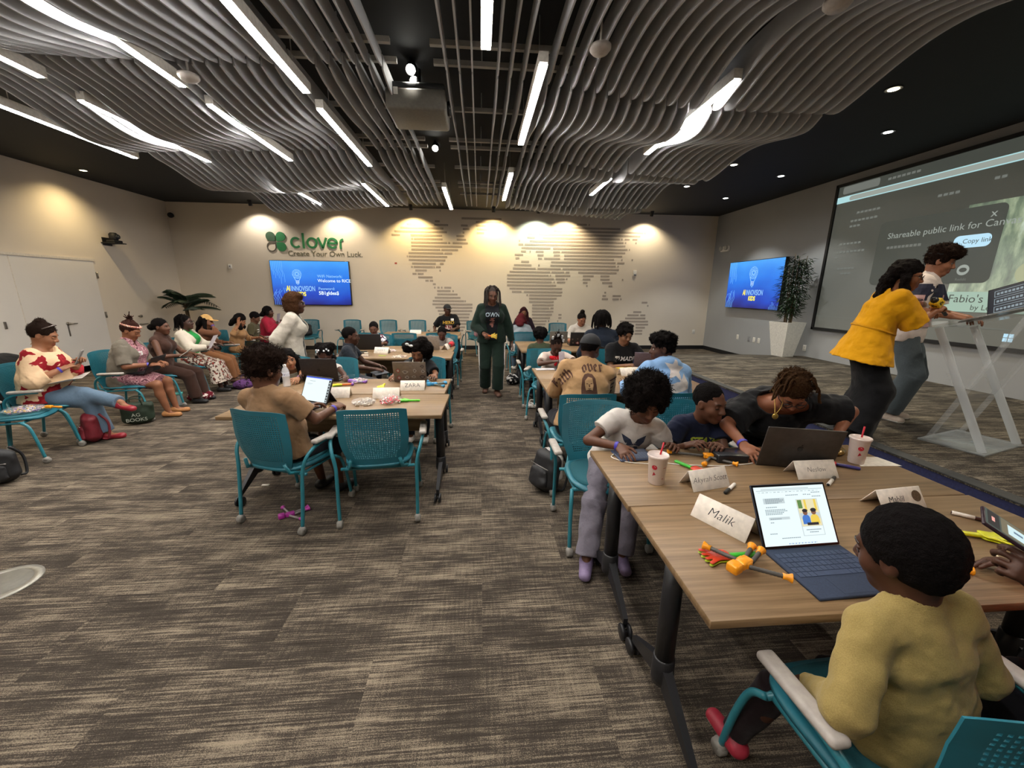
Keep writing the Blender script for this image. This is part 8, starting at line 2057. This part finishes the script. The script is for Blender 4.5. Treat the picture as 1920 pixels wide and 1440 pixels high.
# plants
leafm = M('palm_leaf', '#1d3524', 0.5, 0.35, 12); leafd = M('bamboo_leaf', '#22381f', 0.5, 0.45, 10); stemm = M('plant_stem', '#5a4a32', 0.8)
t = thing('potted_palm', 'dark green feather palm in the left back corner', 'plant', (-7.15, 10.35, 0))
MB().lathe([(0.0, 0.0), (0.16, 0.0), (0.21, 0.38), (0.19, 0.38), (0.18, 0.34), (0.0, 0.33)], 28, 0, None, True, False).build('pot', [M('pot_grey', '#5a5650', 0.7)], t)
MB().tube(bez([(0, 0, 0.33), (0.02, 0, 0.85), (-0.01, 0.01, 1.38)], 6), [0.05 - 0.0012 * i for i in range(13)], 10).build('trunk', [stemm], t)
rr = random.Random(12)
for i in range(17):
    az = i * 2.4 + rr.uniform(-.2, .2); el = rr.uniform(0.1, 1.3); L = rr.uniform(0.62, 0.85)
    d = Vector((math.cos(az) * math.cos(el), math.sin(az) * math.cos(el), math.sin(el)))
    z0 = 1.36 + rr.uniform(-.30, .06)
    pts = [Vector((0, 0, z0)) + d * L * u + Vector((0, 0, -0.42 * u * u * L)) for u in np.linspace(0, 1, 15)]
    pts = [Vector((max(-0.66, p_.x), min(0.9, p_.y), p_.z)) for p_ in pts]
    mb = MB().tube(pts, [0.008 - 0.0004 * k for k in range(15)], 5)
    for k in range(2, 15):
        p_ = pts[k]; tg = (pts[min(14, k + 1)] - pts[k - 1]).normalized(); sd = tg.cross(Vector((0, 0, 1))).normalized()
        ll = 0.22 * math.sin(PI * (k + 1) / 16.5) + 0.04
        for q in (-1, 1):
            for off in (0, 0.022):
                b0 = p_ - tg * off; e = b0 + (sd * q * 0.8 + tg * 0.55 + Vector((0, 0, -0.35))).normalized() * ll
                mdl = (b0 + e) / 2 + Vector((0, 0, 0.012)); w_ = tg * 0.011
                mb.add([b0 - w_ * 0.4, b0 + w_ * 0.4, mdl + w_, e, mdl - w_], [(0, 1, 2, 3, 4)])
    mb.build('frond', [leafm], t)
t = thing('potted_plant', 'tall bushy plant in a white tapered planter on stage', 'plant', (6.28, 7.62, STG), R(8))
pl = MB()
def sq(r, z): return [(-r, -r, z), (r, -r, z), (r, r, z), (-r, r, z)]
V = sq(0.135, 0.0) + sq(0.225, 0.70) + sq(0.20, 0.70) + sq(0.19, 0.60)
pl.add(V, [(3, 2, 1, 0), (0, 1, 5, 4), (1, 2, 6, 5), (2, 3, 7, 6), (3, 0, 4, 7), (4, 5, 9, 8), (5, 6, 10, 9), (6, 7, 11, 10), (7, 4, 8, 11), (8, 9, 13, 12), (9, 10, 14, 13), (10, 11, 15, 14), (11, 8, 12, 15), (12, 13, 14, 15)])
pl.build('planter', [M('planter_white', '#d8d6d0', 0.35)], t)
rr = random.Random(5)
for i in range(6):
    a = i * 1.05; x, y = 0.06 * math.cos(a), 0.06 * math.sin(a); H_ = rr.uniform(1.15, 1.45)
    st_ = bez([(x, y, 0.6), (x * 1.3, y * 1.3, 0.6 + H_ * 0.5), (x * 2.0 + rr.uniform(-.04, .04), y * 2.0, 0.6 + H_)], 8)
    s_ = MB().tube(st_, [0.012 - 0.0004 * k for k in range(17)], 6).build('stalk', [stemm], t)
    mb = MB()
    for k in range(300):
        u = 0.20 + 0.80 * rr.random(); p_ = st_[min(16, int(u * 16))]
        az = rr.uniform(0, 2 * PI); rad = 0.24 * math.sin(PI * min(1, max(0.05, (u - 0.12) / 0.92))) ** 0.6 + 0.04
        b0 = p_ + Vector((math.cos(az), math.sin(az), 0)) * rad * rr.uniform(0.05, 0.75) + Vector((0, 0, rr.uniform(-.05, .05)))
        d = Vector((math.cos(az + rr.uniform(-.7, .7)), math.sin(az + rr.uniform(-.7, .7)), rr.uniform(-0.9, 0.35))).normalized(); ll = rr.uniform(0.08, 0.15)
        sd = d.cross(Vector((0, 0, 1))).normalized() * 0.013; mdl = b0 + d * ll * 0.45 + Vector((0, 0, 0.008)); e = b0 + d * ll
        if b0.x > 0.40 or e.x > 0.42: continue
        mb.add([b0, mdl + sd, e, mdl - sd], [(0, 1, 2, 3)])
    mb.build('leaves', [leafd], s_)
